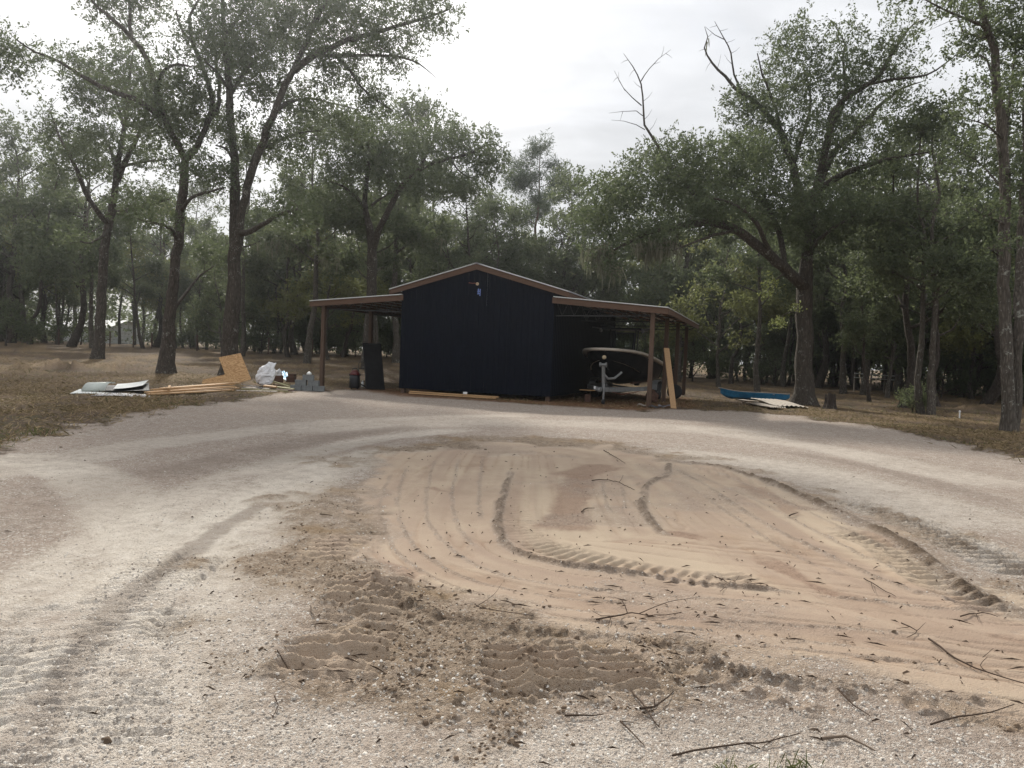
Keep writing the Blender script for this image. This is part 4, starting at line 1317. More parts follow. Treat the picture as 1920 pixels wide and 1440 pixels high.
for (px_, py_, sx, sy, sz, rz, mt, lab, z) in ((522, 722, .34, .28, .26, .3, 'old_board', 'dark brown wooden box behind the blue plastic', 0.12), (545, 722, .30, .3, .22, .1, 'old_board', 'dark brown wooden box beside the concrete blocks', 0.10),
                                               (546, 714, .34, .25, .30, -.2, 'old_board', 'tall brown wooden box at the back of the scrap pile', 0.02), (509, 719, .16, .12, .26, .2, 'lumber', 'upright tan board end beside the white sack', 0.15)):
    c = gp(px_, py_, z)
    b_ = empty('wooden_box', c, rz)
    if 'upright' in lab:
        col.objects.unlink(b_)
        bpy.data.objects.remove(b_)
        o = MB().box((0, 0, sz / 2), (sx, 0.04, sz)).build('board_end', M[mt], None, False, tuple(c), (0, 0.2, rz))
        tag(o, lab, 'board')
        continue
    tag(b_, lab, 'box')
    for k, (cx, cy_, wx, wy) in enumerate(((0, -sy / 2, sx, .02), (0, sy / 2, sx, .02), (-sx / 2, 0, .02, sy - .024), (sx / 2, 0, .02, sy - .024))):
        MB().box((cx, cy_, sz / 2), (wx, wy, sz)).build('side_board', M[mt], b_)
    MB().box((0, 0, 0.012), (sx - .026, sy - .026, .02)).build('bottom_board', M[mt], b_)
sheet('plastic_sheet', M['tarp_blue'], [gp(530, 722, .22), gp(541, 722, .20), gp(538, 719, .46), gp(527, 719, .46)], lambda u, v_: 0.03 * math.sin(u * 9 + v_ * 4) + 0.05 * v_ * (1 - u), 'crumpled light blue plastic hanging over a brown box', 'plastic sheet')


# --- concrete blocks
def block(loc, rz, label, tilt=0.0):
    t = link('concrete_block', BLOCK, None, tuple(loc), (tilt, 0, rz))
    tag(t, label, 'block', 'concrete blocks stacked by the left post')
    return t


mb = MB()
mb.box((0, -.083, .095), (.39, .03, .19)).box((0, .083, .095), (.39, .03, .19))
for x in (-.178, 0, .178):
    mb.box((x, 0, .0951), (.033, .1358, .1895))
BLOCK = new_mesh('concrete_block', mb.v, mb.f, M['block'])
bc = gp(577, 731, 0.0)
for k, (dx, dy, dz, rz, lab) in enumerate(((-.42, -.02, 0, .03, 'left concrete block of the bottom row'), (-.01, 0, 0, -.02, 'middle concrete block of the bottom row'), (.40, .02, 0, .02, 'right concrete block of the bottom row, against the post'),
                                           (-.26, .03, .193, .05, 'left concrete block of the second row'), (.20, .03, .193, -.04, 'right concrete block of the second row'),
                                           (-.40, .24, 0, .0, 'left concrete block at the back of the bottom row'), (.02, .25, 0, .03, 'middle concrete block at the back of the bottom row'))):
    block(bc + (dx, dy, dz), rz, lab)
block(bc + (0.0, .05, .386), 0.08, 'single concrete block on top of the stack')
lm = MB().lathe([(.02, 0), (.09, .01), (.10, .05), (.06, .10), (.01, .12)], 9).build('cement_lump', M['white_metal'], None, True, tuple(bc + (0.03, .03, .577)))
tag(lm, 'small white lump sitting on the topmost concrete block', 'lump')

# --- black panel leaning back under the left lean-to
pb = gp(704, 728)
e = np.array([0.80, 0.60, 0])
ln = np.array([-0.60, 0.80, 0])
Hh, Wd = 1.86, 0.76
up = ln * 0.25 + np.array([0, 0, 0.968])
nrm = np.cross(e, up)
pan = empty('black_panel', pb)
tag(pan, 'tall black panel leaning under the left lean-to', 'panel')
q = [-e * Wd / 2, e * Wd / 2, e * Wd / 2 + up * Hh, -e * Wd / 2 + up * Hh]
MB().add([*q, *[k - nrm * 0.03 for k in q]], [(0, 1, 2, 3), (7, 6, 5, 4), (0, 4, 5, 1), (1, 5, 6, 2), (2, 6, 7, 3), (3, 7, 4, 0)]).build('panel_face', M['dark_sheet'], pan)
for s_ in (-1, 1):
    a = e * s_ * (Wd / 2 + .012)
    MB().bar(a + up * 0.0, a + up * Hh, 0.024, 0.05, nrm).build('edge_frame', M['black_plastic'], pan)
    t_ = e * s_ * (Wd / 2 - 0.1) + up * Hh
    MB().bar(t_, t_ + up * 0.06, 0.02, 0.03, nrm).build('hanger_tab', M['steel'], pan)
MB().bar(-e * Wd / 2 + up * (Hh - .02) + nrm * .006, e * Wd / 2 + up * (Hh - .02) + nrm * .006, 0.03, 0.05, up).build('top_rail', M['black_plastic'], pan)

# --- shop vacuum and hand truck
vc = gp(664.5, 729)
vac = empty('shop_vacuum', vc, 0.3)
tag(vac, 'black drum shop vacuum with dark red lid under the left lean-to', 'vacuum')
MB().lathe([(.19, .05), (.205, .08), (.20, .45), (.185, .55)], 20).build('drum', M['black_plastic'], vac, True)
ld = MB().lathe([(.195, .55), (.20, .60), (.15, .67), (.11, .73), (.05, .745)], 20).build('lid', M['red_plastic'], vac, True)
MB().tube([(-.12, 0, .68), (-.09, 0, .80), (.09, 0, .80), (.12, 0, .68)], .014, 8).build('carry_handle', M['black_plastic'], ld)
for a in range(4):
    x, y = .17 * math.cos(a * 1.571 + .78), .17 * math.sin(a * 1.571 + .78)
    MB().lathe([(.01, -.015), (.03, -.012), (.03, .012), (.01, .015)], 10, (x, y, .03), 'x').build('caster', M['rubber'], vac)
for s_ in (-1, 1):
    MB().box((s_ * .205, 0, .56), (.04, .05, .07)).build('latch', M['black_plastic'], vac, bevel=.01)
MB().tube([(.2, 0, .22), (.36, -.08, .14), (.5, -.12, .05), (.72, -.10, .035), (1.0, -.05, .035), (1.18, .1, .035)], .028, 8).build('hose', M['rubber'], vac, True)
hc = gp(676, 729) + (0, .25, 0)
ht_ = empty('hand_truck', hc, 0.5)
tag(ht_, 'thin black tubular hand truck standing behind the shop vacuum', 'hand truck')
m = MB()
for s_ in (-1, 1):
    m.tube([(s_ * .14, 0, .06), (s_ * .14, .02, .7), (s_ * .14, .05, .98), (s_ * .10, .06, 1.05), (0, .06, 1.06)], .013, 8)
m.tube([(-.14, .03, .7), (-.28, -.05, .82), (-.42, -.10, .80)], .012, 6)
for z in (.3, .55, .8):
    m.tube([(-.14, .02, z), (.14, .02, z)], .010, 6)
m.build('frame', M['steel'], ht_)
MB().box((0, -.10, .03), (.34, .2, .012)).build('toe_plate', M['steel'], ht_)
for s_ in (-1, 1):
    MB().lathe([(.03, -.02), (.10, -.02), (.10, .02), (.03, .02)], 14, (s_ * .19, .06, .10), 'x').build('wheel', M['rubber'], ht_)
jg = MB().lathe([(.05, 0), (.055, .02), (.055, .18), (.025, .23), (.02, .26)], 14).build('white_jug', M['white_plastic'], None, True, tuple(gp(680, 724)))
tag(jg, 'small white jug on the ground between hand truck and black panel', 'jug')

# --- boards lying before the front wall
def sp(u, v_, z):
    q = S2W(u, v_)
    return np.array([q[0], q[1], float(gh(q[0], q[1])) + z])


board('long_board', M['lumber'], sp(-2.30, -.36, .10), sp(1.15, -.42, .09), .09, .04, 'long pine board lying nearest the front wall', 'board', 'boards before the front wall')
board('long_board', M['lumber'], sp(-2.25, -.52, .05), sp(1.12, -.60, .05), .09, .04, 'long pine board lying before the other by the front wall', 'board', 'boards before the front wall')
MB_ = MB().box((0, 0, .04), (.14, .09, .08)).build('white_block', M['white_plastic'], None, False, tuple(sp(-0.12, -.40, .12)), (0, 0, .3), .01)
tag(MB_, 'small white block sitting on the boards by the front wall', 'block')
board('pale_batten', M['lumber'], sp(HW + .75, 1.3, .42), sp(HW + 1.35, 1.2, .43), .05, .03, 'short pale batten beside the trailer in the dark', 'batten')
MB().box((0, 0, -.14), (.2, .3, .32)).build('rough_support', M['old_board'], None, False, tuple(sp(HW + 1.05, 1.25, .25)))
tag(bpy.data.objects['rough_support'], 'dark wood support under the pale batten', 'wood block')

# --- board leaning on the second right post
a = at(1263, 764, S2W(HW + LN + .35, .25)[1])
a[2] = float(gh(a[0], a[1])) + 0.0
tp = S2W(HW + LN - .02, 3.82 - .085)
b = at(1249, 653, 0)if False else at(1249.5, 653, a[1] + 1.25)
board('leaning_board', M['lean_board'], a + (0, 0, .0), b, .20, .04, 'wide pale board leaning against the right lean-to posts', 'board', roll=0.12)
# --- odds and ends under the right lean-to
sw = empty('spare_wheel', sp(HW + LN + .05, 6.9, 0.0), SH[2] + .3)
tag(sw, 'spare trailer wheel with pale rim leaning on the third right post', 'wheel')
MB().lathe([(.17, -.08), (.29, -.085), (.31, -.05), (.31, .05), (.29, .085), (.17, .08)], 22, (0, 0, .31), 'y').build('tyre', M['rubber'], sw, True)
MB().lathe([(.03, -.05), (.165, -.06), (.165, .06), (.03, .05)], 18, (0, 0, .31), 'y').build('rim', M['cream'], sw)
ct = sack('feed_sack', sp(HW + LN - .35, 3.2, .0), .22, .16, .5, M['old_board'], (0, .05, .3), 'brown sack slumped beside the boat trailer wheels', 'sack', 21)
rb = [(1205, 762, .20, .05, 'grey_board', 'grey board scrap left of the front right post'), (1232, 765, .30, .02, 'dark_sheet', 'dark plastic scrap right of the front right post'), (1247, 764, .25, .02, 'grey_sheet', 'grey rag scrap beside the leaning board')]
for k, (px_, py_, s1, th_, mt, lab) in enumerate(rb):
    c = gp(px_, py_, .03)
    sheet('scrap_piece', M[mt], [c + (-s1, -.05, 0), c + (s1 * .7, -.1, .02), c + (s1, .12, .03), c + (-s1 * .8, .1, .02)], lambda u, v_: 0.03 * math.sin(u * 7 + k) + .02 * v_, lab, 'scrap', 6)

# --- canoe
cc = gp(1415, 749)
cn = empty('canoe', cc + (0, 0, 0.0), 0.0)
tag(cn, 'faded blue canoe lying on the ground by the big oak', 'canoe')
pa, pb2 = on(1362, 746), on(1474, 752)
ax = pb2 - pa
ang_ = math.atan2(ax[1], ax[0]) + 0.10
CL = 3.0
v, f = [], []
ts = np.linspace(-1, 1, 21)
for t in ts:
    b_ = 0.36 * (1 - abs(t) ** 2.6) + 0.012
    zt_ = 0.30 + 0.20 * max(0, -t) ** 3 + 0.04 * max(0, t) ** 3
    zk = 0.02 + 0.16 * abs(t) ** 8 + 0.10 * max(0, -t) ** 6
    for q in (-1, -.93, -.6, 0, .6, .93, 1):
        v.append((t * CL / 2 - (0.10 if (t == -1 and abs(q) == 1) else 0), b_ * q, zk + (zt_ - zk) * (abs(q) ** 3.2)))
for i_ in range(20):
    for j_ in range(6):
        f.append((i_ * 7 + j_, (i_ + 1) * 7 + j_, (i_ + 1) * 7 + j_ + 1, i_ * 7 + j_ + 1))
hl = MB().add(v, f).build('hull', M['canoe'], cn)
md = hl.modifiers.new('shell', 'SOLIDIFY')
md.thickness = 0.012
rim = [v[i_ * 7] for i_ in range(21)], [v[i_ * 7 + 6] for i_ in range(21)]
for k, r in enumerate(rim):
    MB().tube([(x, y, z + .012) for x, y, z in r], .018, 6).build('gunwale', M['cream'], cn)
for x in (-.55, .7):
    MB().box((x, 0, .25), (.22, .62, .02)).build('seat', M['cream'], cn)
MB().box((1.0, 0, .315), (.85, .42, .012)).build('deck_cover', M['cream'], cn)
MB().box((-.95, 0, .37), (.02, .44, .02)).build('thwart', M['black_plastic'], cn)
cn.rotation_euler = (math.radians(-10), 0, ang_)
# --- corrugated sheets on the ground
def corr(name, a, b, wd_, label, z=0.03, ph=0.0):
    a, b = np.array(a), np.array(b)
    d = (b - a)
    L = np.linalg.norm(d[:2])
    v, f = [], []
    n = 29
    for j_ in range(n):
        w_ = (j_ / (n - 1) - .5) * wd_
        zz_ = 0.02 * math.sin(j_ / 2 * math.pi + ph)
        for i_ in range(5):
            x = (i_ / 4 - .5) * L
            sag = 0.05 * math.sin(i_ * 1.3 + ph)
            for lay in (0.004, 0):
                v.append((x, w_, zz_ + z + lay + sag * abs(w_)))
    m = 10
    for j_ in range(n - 1):
        for i_ in range(4):
            p0, p1 = j_ * m + 2 * i_, (j_ + 1) * m + 2 * i_
            f += [(p0, p0 + 2, p1 + 2, p1), (p0 + 1, p1 + 1, p1 + 3, p0 + 3)]
        for i_ in (0, 4):
            p0, p1 = j_ * m + 2 * i_, (j_ + 1) * m + 2 * i_
            f.append((p0, p1, p1 + 1, p0 + 1))
    c = (a + b) / 2
    o = link(name, new_mesh(name, v, f, M['rust_sheet']), None, (c[0], c[1], float(gh(c[0], c[1])) + 0.03), (0, 0, math.atan2(d[1], d[0])))
    tag(o, label, 'metal sheet')


corr('corrugated_sheet', on(1432, 752), on(1486, 766), 1.15, 'weathered corrugated sheet stretching towards the gravel by the canoe', .05)
corr('corrugated_sheet', on(1404, 758), on(1458, 767), 0.62, 'shorter weathered corrugated sheet under the longer one', .01, 1.0)
corr('corrugated_sheet', on(1385, 751), on(1425, 755), 0.4, 'small dark-edged corrugated piece below the canoe bow', .0, 2.0)
# --- stump
sc_ = on(1556, 766)
v, f = [], []
K = 18
rs = rng_of('stump')
for j_, (r, z) in enumerate(((.30, -.05), (.24, .06), (.20, .2), (.19, .38), (.185, .5))):
    for i_ in range(K):
        a = 2 * math.pi * i_ / K
        rr_ = r * (1 + .18 * math.sin(3 * a + 1) + .10 * math.sin(7 * a))
        zz_ = z + (rs.uniform(-.16, .14) if j_ == 4 else 0)
        v.append((rr_ * math.cos(a), rr_ * math.sin(a), zz_))
for j_ in range(4):
    for i_ in range(K):
        f.append((j_ * K + i_, j_ * K + (i_ + 1) % K, (j_ + 1) * K + (i_ + 1) % K, (j_ + 1) * K + i_))
f.append(tuple(4 * K + q for q in range(K)))
st_ = MB().add(v, f).build('tree_stump', M['bark_dark'], None, False, tuple(sc_))
tag(st_, 'jagged dark tree stump right of the big oak', 'stump')

# --- pipe fence far right, wire fence far left
pf = empty('pipe_fence', on(1650, 738))
tag(pf, 'white two rail pipe fence between the trees on the right', 'fence')
pc = on(1650, 738)
yd = pc[1] + 2.5
R1, R2 = [at(1602, 700, yd), at(1692, 706, yd + 1)], [at(1602, 707.5, yd), at(1692, 713.5, yd + 1)]
for r in (R1, R2):
    MB().bar(r[0] - pc, r[1] - pc, .06, .06).build('rail', M['white_metal'], pf)
for t in (0.02, .36, .64, .98):
    p = R1[0] * (1 - t) + R1[1] * t
    MB().box((p[0] - pc[0], p[1] - pc[1] + .07, (p[2] + .1) / 2 - pc[2]), (.08, .08, p[2] + .1)).build('post', M['grey_board'], pf)
wf_ = empty('wire_fence', on(200, 655))
tag(wf_, 'wire fence on thin dark posts along the edge of the left woods', 'fence')
wc = on(200, 655)
Pq = []
for px_ in (-40, 80, 170, 222, 269, 330, 385, 450, 520, 590, 660, 730):
    p = np.array([(px_ - 960) / F * 66, 66 + 3 * math.sin(px_ * .01), 0])
    p[2] = float(terrain(p[0], p[1]))
    Pq.append(p)
    MB().box((p[0] - wc[0], p[1] - wc[1], p[2] - wc[2] + .6), (.09, .09, 1.45)).build('fence_post', M['old_board'], wf_)
for z in (.3, .6, .9, 1.2):
    MB().tube([q - wc + (0, -.05, z) for q in Pq], .006, 3).build('wire', M['steel'], wf_)

# --- neighbour's white house through the trees
hx = at(238, 640, 108)
hz = float(terrain(hx[0], 108))
hs = empty('white_house', (hx[0], 108, hz), math.radians(-28))
tag(hs, 'low white house with pale metal roof seen through the left woods', 'house')
HLn, HWd, HE, HR = 13.0, 5.6, 2.15, 3.2
v = [(-HLn, -HWd / 2, 0), (0, -HWd / 2, 0), (0, HWd / 2, 0), (-HLn, HWd / 2, 0), (-HLn, -HWd / 2, HE), (0, -HWd / 2, HE), (0, HWd / 2, HE), (-HLn, HWd / 2, HE), (0, 0, HR), (-HLn, 0, HR)]
MB().add(v, [(0, 1, 5, 4), (1, 2, 6, 8, 5), (2, 3, 7, 6), (3, 0, 4, 9, 7)]).build('wall', M['house'], hs)
for s_ in (-1, 1):
    MB().add([(.3, 0, HR + .06), (.3, s_ * (HWd / 2 + .4), HE - .07), (-HLn - .3, s_ * (HWd / 2 + .4), HE - .07), (-HLn - .3, 0, HR + .06), (.3, 0, HR + .01), (.3, s_ * (HWd / 2 + .4), HE - .12), (-HLn - .3, s_ * (HWd / 2 + .4), HE - .12), (-HLn - .3, 0, HR + .01)],
             [(0, 1, 2, 3), (7, 6, 5, 4), (0, 4, 5, 1), (1, 5, 6, 2), (2, 6, 7, 3), (3, 7, 4, 0)]).build('roof', M['house_roof'], hs)
for x in (-2.2, -6.0, -9.5):
    w_ = MB().box((x, -HWd / 2 - .02, 1.25), (1.0, .06, .9)).build('window', M['dark_sheet'], hs)
    MB().box((x, -HWd / 2 - .04, .77), (1.2, .08, .06)).build('sill', M['house'], w_)
MB().box((-4.0, -HWd / 2 - .02, 1.0), (.9, .06, 2.0)).build('door', M['dark_sheet'], hs)

# ------------------------------------------------------------------ trees
def resample(p, r, step):
    p, r = np.asarray(p, float), np.asarray(r, float)
    pp, rr_ = [], []
    n = len(p)
    for i_ in range(n - 1):
        a, b, c, d = p[max(i_ - 1, 0)], p[i_], p[i_ + 1], p[min(i_ + 2, n - 1)]
        k = max(1, int(round(np.linalg.norm(c - b) / step)))
        t = (np.arange(k) / k)[:, None]
        pp.append(0.5 * ((2 * b) + (c - a) * t + (2 * a - 5 * b + 4 * c - d) * t ** 2 + (3 * b - a - 3 * c + d) * t ** 3))
        rr_.append(r[i_] + (r[i_ + 1] - r[i_]) * t[:, 0])
    pp.append(p[-1:])
    rr_.append(r[-1:])
    return np.concatenate(pp), np.concatenate(rr_)


def tubes_mesh(paths):
    """many tubes -> vertex and quad arrays"""
    V, Fq, b = [], [], 0
    for p, r, k, bumpy in paths:
        n = len(p)
        t = np.gradient(p, axis=0)
        t /= np.linalg.norm(t, axis=1)[:, None] + 1e-9
        ref = np.array([0.31, 0.87, 0.12]) if abs(t[:, 2]).mean() > 0.5 else np.array([0.05, 0.1, 1.0])
        a = np.cross(t, ref)
        a /= np.linalg.norm(a, axis=1)[:, None] + 1e-9
        c = np.cross(t, a)
        ang = np.arange(k) * 2 * math.pi / k
        ring = a[:, None] * np.cos(ang)[None, :, None] + c[:, None] * np.sin(ang)[None, :, None]
        rad = r[:, None] * np.ones(k)[None]
        if bumpy:
            z = p[:, 2][:, None] + 0 * rad
            rad = rad * (1 + bumpy * (vnoise(ang[None] * 1.6 + 0 * z, z * 1.1 + b, 5) - 0.5) * 2)
        V.append((p[:, None] + ring * rad[:, :, None]).reshape(-1, 3))
        i_ = np.arange(n - 1)[:, None] * k
        j_ = np.arange(k)[None]
        j2_ = (j_ + 1) % k
        Fq.append((np.stack([i_ + j_, i_ + j2_, i_ + k + j2_, i_ + k + j_], -1).reshape(-1, 4)) + b)
        b += n * k
    return np.concatenate(V), np.concatenate(Fq)


def leaf_mesh(name, pts, size, mat, rng, spread, flat=0.7, aspect=0.45, vbase=None, droop=0.25, per_sprig=9, sprig=0.0):
    """rhombic blades; with sprig > 0 they sit in rows along short shoots, otherwise scattered round each point"""
    n = len(pts)
    if sprig > 0:
        ns = (n + per_sprig - 1) // per_sprig
        sd = rng.normal(0, 1, (ns, 3)) + (0, 0, 0.45)
        sd /= np.linalg.norm(sd, axis=1)[:, None]
        so_ = rng.normal(0, 1, (ns, 3)) * spread * np.array([1, 1, flat])
        sl_ = sprig * rng.uniform(.5, 1.3, ns)
        k = np.arange(n) // per_sprig
        t = rng.uniform(0, 1, n)
        p = pts + so_[k] + sd[k] * (sl_[k] * t)[:, None] + rng.normal(0, .035, (n, 3)) * (size / .13)
        d = sd[k] * .7 + rng.normal(0, .75, (n, 3))
    else:
        p = pts + rng.normal(0, 1, (n, 3)) * spread * np.array([1, 1, flat])
        d = rng.normal(0, 1, (n, 3))
        d[:, 2] = d[:, 2] * 0.7 - droop
    d /= np.linalg.norm(d, axis=1)[:, None]
    q = rng.normal(0, 1, (n, 3))
    s = np.cross(d, q)
    s /= np.linalg.norm(s, axis=1)[:, None] + 1e-9
    L = size * rng.uniform(0.6, 1.4, n)[:, None]
    W_ = L * aspect
    nrm = np.cross(d, s)
    v = np.stack([p, p + d * L * 0.5 + s * W_ * 0.5 + nrm * L * 0.06, p + d * L, p + d * L * 0.5 - s * W_ * 0.5 + nrm * L * 0.06], 1).reshape(-1, 3)
    val = rng.uniform(0, 1, n) * 0.5 + (vbase if vbase is not None else 0.25)
    return fast_mesh(name, v, np.arange(4 * n), np.full(n, 4), mat, False, {'v': np.repeat(np.clip(val, 0, 1), 4)})


def in_ellipsoids(clumps, n, rng):
    """points filling ellipsoids (cx,cy,cz,rx,ry,rz[,weight]), denser towards the outside"""
    wts = np.array([c[6] if len(c) > 6 else c[3] * c[4] * c[5] for c in clumps], float)
    wts /= wts.sum()
    k = rng.choice(len(clumps), n, p=wts)
    C = np.array([c[:3] for c in clumps])[k]
    R = np.array([c[3:6] for c in clumps])[k]
    d = rng.normal(0, 1, (n, 3))
    d /= np.linalg.norm(d, axis=1)[:, None]
    return C + d * R * (rng.uniform(0.04, 1, n) ** 0.45)[:, None]


def grow(limbs, pts, rng, zmin, kbig=10, thin=1.0, bend=0.12):
    """skeleton limbs plus a twig from the nearest wood to every foliage point"""
    paths = []
    P_, R_ = [], []
    for li, (p, r) in enumerate(limbs):
        pp, rr_ = resample(p, r, 0.45)
        wob = rng.normal(0, 1, pp.shape) * np.minimum(rr_, 0.10)[:, None] * 0.22
        wob[0] = 0
        pp = pp + wob
        paths.append((pp, rr_, kbig if rr_.max() > 0.12 else 6, 0.10 if rr_.max() > 0.12 else 0.0))
        ok = pp[:, 2] > zmin
        P_.append(pp[ok])
        R_.append(rr_[ok])
    P_, R_ = np.concatenate(P_), np.concatenate(R_)
    cap_ = len(P_) + len(pts) * 7
    NP, NR = np.zeros((cap_, 3)), np.zeros(cap_)
    m = len(P_)
    NP[:m], NR[:m] = P_, R_
    if len(pts):
        dm = np.min(np.linalg.norm(pts[:, None] - P_[None, ::max(1, len(P_) // 160)], axis=2), axis=1)
        for q in pts[np.argsort(dm)]:
            dv = q - NP[:m]
            dist = np.linalg.norm(dv, axis=1)
            cost = dist + 0.5 * np.maximum(0, -dv[:, 2]) + np.where(NR[:m] < 0.008, 0.25, 0)
            i_ = int(np.argmin(cost))
            a, L, ra = NP[i_], dist[i_], NR[i_]
            if L < 0.12:
                continue
            k = int(np.clip(L / 0.45, 2, 6))
            t = np.linspace(0, 1, k + 1)[:, None]
            ctrl = (a + q) / 2 + rng.normal(0, bend, 3) * L + np.array([0, 0, 0.10 * L])
            pp = (1 - t) ** 2 * a + 2 * t * (1 - t) * ctrl + t ** 2 * q
            r0 = min(ra * 0.75, (0.010 + 0.014 * L) * thin)
            rr_ = r0 + (0.0045 * thin - r0) * t[:, 0] ** 0.8
            rr_ = np.maximum(rr_, 0.003)
            paths.append((pp, rr_, 4 if r0 > 0.02 else 3, 0.0))
            NP[m:m + k], NR[m:m + k] = pp[1:], rr_[1:]
            m += k
    return paths, NP[:m]


def build_tree(name, base, limbs, clumps, n_pts, per, leaf, mats, seed, label=None, cat='tree', group=None, spread=0.34, zmin=2.0, thin=1.0, bare=0.0, moss=None, extra=None, tone=0.0, flat=0.7, aspect=0.45, sprig=0.42):
    """limbs and clumps are given in world space; the tree's origin is its foot"""
    rng = np.random.default_rng(seed)
    base = np.asarray(base, float)
    limbs = [(np.asarray(p, float) - base, r) for p, r in limbs]
    cl = [tuple(np.array(c[:3]) - base) + tuple(c[3:]) for c in clumps]
    pts = in_ellipsoids(cl, n_pts, rng) if n_pts else np.zeros((0, 3))
    pts = pts[pts[:, 2] > 0.25] if len(pts) else pts
    paths, _ = grow(limbs, pts, rng, zmin, thin=thin)
    v, f = tubes_mesh(paths)
    root = empty(name, base)
    tr_ = link('trunk', fast_mesh('trunk', v, f, np.full(len(f), 4), mats[0], True), root)
    if per:
        keep = pts[rng.uniform(0, 1, len(pts)) >= bare]
        shade = rng.uniform(-0.12, 0.22, len(keep)) + tone
        rep = rng.integers(max(1, per // 2), per + per // 2, len(keep))
        lp = np.repeat(keep, rep, axis=0)
        cr = link('crown', leaf_mesh('crown', lp, leaf, mats[1], rng, spread, flat, aspect, np.repeat(shade, rep) + 0.22, sprig=sprig), root)
    if extra:
        for nm, (c_, n_, pr_, lf_, mt_, sp_) in extra.items():
            ep = in_ellipsoids([tuple(np.array(q[:3]) - base) + tuple(q[3:]) for q in c_], n_, rng)
            tag(link(nm, leaf_mesh(nm, np.repeat(ep, pr_, 0), lf_, mt_, rng, sp_), root), kind='stuff')
    if moss:
        mp = in_ellipsoids([tuple(np.array(c[:3]) - base) + tuple(c[3:]) for c in moss[0]], moss[1], rng)
        V, Lp, A_ = [], [], []
        for q in mp:
            L = rng.uniform(0.35, 1.1) * moss[2]
            for _ in range(5):
                o_ = q + rng.normal(0, 0.09, 3) * (1, 1, .6)
                sd = rng.normal(0, 1, 2)
                sd = sd / np.linalg.norm(sd) * rng.uniform(.012, .03)
                dr = rng.normal(0, .06, 2)
                l2 = L * rng.uniform(.5, 1.1)
                b_ = len(V)
                V += [o_ + (-sd[0], -sd[1], 0), o_ + (sd[0], sd[1], 0), o_ + (sd[0] * .8 + dr[0], sd[1] * .8 + dr[1], -l2 * .6), o_ + (-sd[0] * .8 + dr[0], -sd[1] * .8 + dr[1], -l2 * .6), o_ + (dr[0] * 1.4, dr[1] * 1.4, -l2)]
                Lp += [(b_, b_ + 1, b_ + 2, b_ + 3), (b_ + 3, b_ + 2, b_ + 4)]
                A_ += [rng.uniform(.2, .9)] * 5
        sz_ = np.array([len(q) for q in Lp])
        tag(link('hanging_moss', fast_mesh('hanging_moss', np.array(V), np.concatenate([np.array(q) for q in Lp]), sz_, M['moss'], False, {'v': A_}), root), kind='stuff')
    if label:
        tag(root, label, cat, group)
    return root


def limb(Y, pts, r, dz=None):
    """limb through pixels at depth Y, wandering in depth by the third value"""
    p = [at(q[0], q[1], Y + (q[2] if len(q) > 2 else 0.0)) for q in pts]
    return np.array(p), np.linspace(r[0], r[1], len(p)) if len(r) == 2 else np.array(r, float)


def clump(Y, px_, py_, rx, ry, rz=None, dy=0.0, wt=None):
    """foliage mass: centre pixel, pixel radii, depth radius in metres"""
    c = at(px_, py_, Y + dy)
    k = (Y + dy) / F
    a = (c[0], c[1], c[2], rx * k, rz if rz else 0.9 * rx * k, ry * k)
    return a + ((wt,) if wt else ())


def foot(px_, py_):
    p = on(px_, py_)
    p[2] -= 0.05
    return p


OAK = (M['bark_oak'], M['leaf'])
# --- slim leaning oak, far left
A0 = foot(183, 673)
Y = A0[1]
tb = [A0] + [at(x, y, Y + d) for x, y, d in ((185, 645, 0), (189, 580, 0), (194, 486, 0), (204, 420, 0.2), (214, 369, 0.3), (221, 311, .4), (233, 243, .4), (240, 190, .3), (245, 131, 0), (249, 97, 0))]
LA = [(np.array(tb), np.array([.44, .30, .27, .25, .22, .20, .16, .13, .10, .07, .035])),
      limb(Y, [(220, 340, .4), (236, 300, 0), (250, 275, -1), (266, 235, -1.5), (285, 190, -2)], (.18, .04)),
      limb(Y, [(204, 420, .2), (190, 408, -.4), (160, 360, -1), (146, 320, -1.5), (128, 285, -2), (114, 262, -2), (100, 225, -1.5), (92, 205, -1)], (.17, .03)),
      limb(Y, [(212, 400, .3), (235, 396, 1), (258, 389, 2), (292, 380, 3), (320, 372, 3)], (.16, .05)),
      limb(Y, [(219, 320, .4), (205, 275, 1.5), (190, 255, 2.4), (160, 243, 3)], (.12, .03)),
      limb(Y, [(233, 243, .4), (222, 200, 1.5), (205, 160, 2), (190, 130, 2)], (.10, .02)),
      limb(Y, [(203, 430, .2), (195, 440, -1), (170, 455, -2.5), (150, 452, -4)], (.10, .03)),
      limb(Y, [(222, 318, .4), (244, 308, -1), (280, 302, -2), (318, 298, -2.5)], (.11, .03))]
CA = [clump(Y, 120, 250, 55, 40, 3), clump(Y, 185, 180, 55, 50, 3), clump(Y, 245, 130, 45, 45, 3), clump(Y, 280, 215, 40, 45, 3, -1), clump(Y, 150, 310, 60, 28, 3, -1.5), clump(Y, 230, 270, 55, 35, 3),
      clump(Y, 160, 130, 35, 30, 2.5), clump(Y, 300, 310, 40, 25, 3, -2), clump(Y, 290, 370, 45, 20, 2.5, 2), clump(Y, 130, 445, 40, 22, 2, -3)]
build_tree('oak_tree', A0, LA, CA, 820, 36, 0.15, OAK, 1, 'slim oak leaning right at the far left of the clearing', spread=.28)

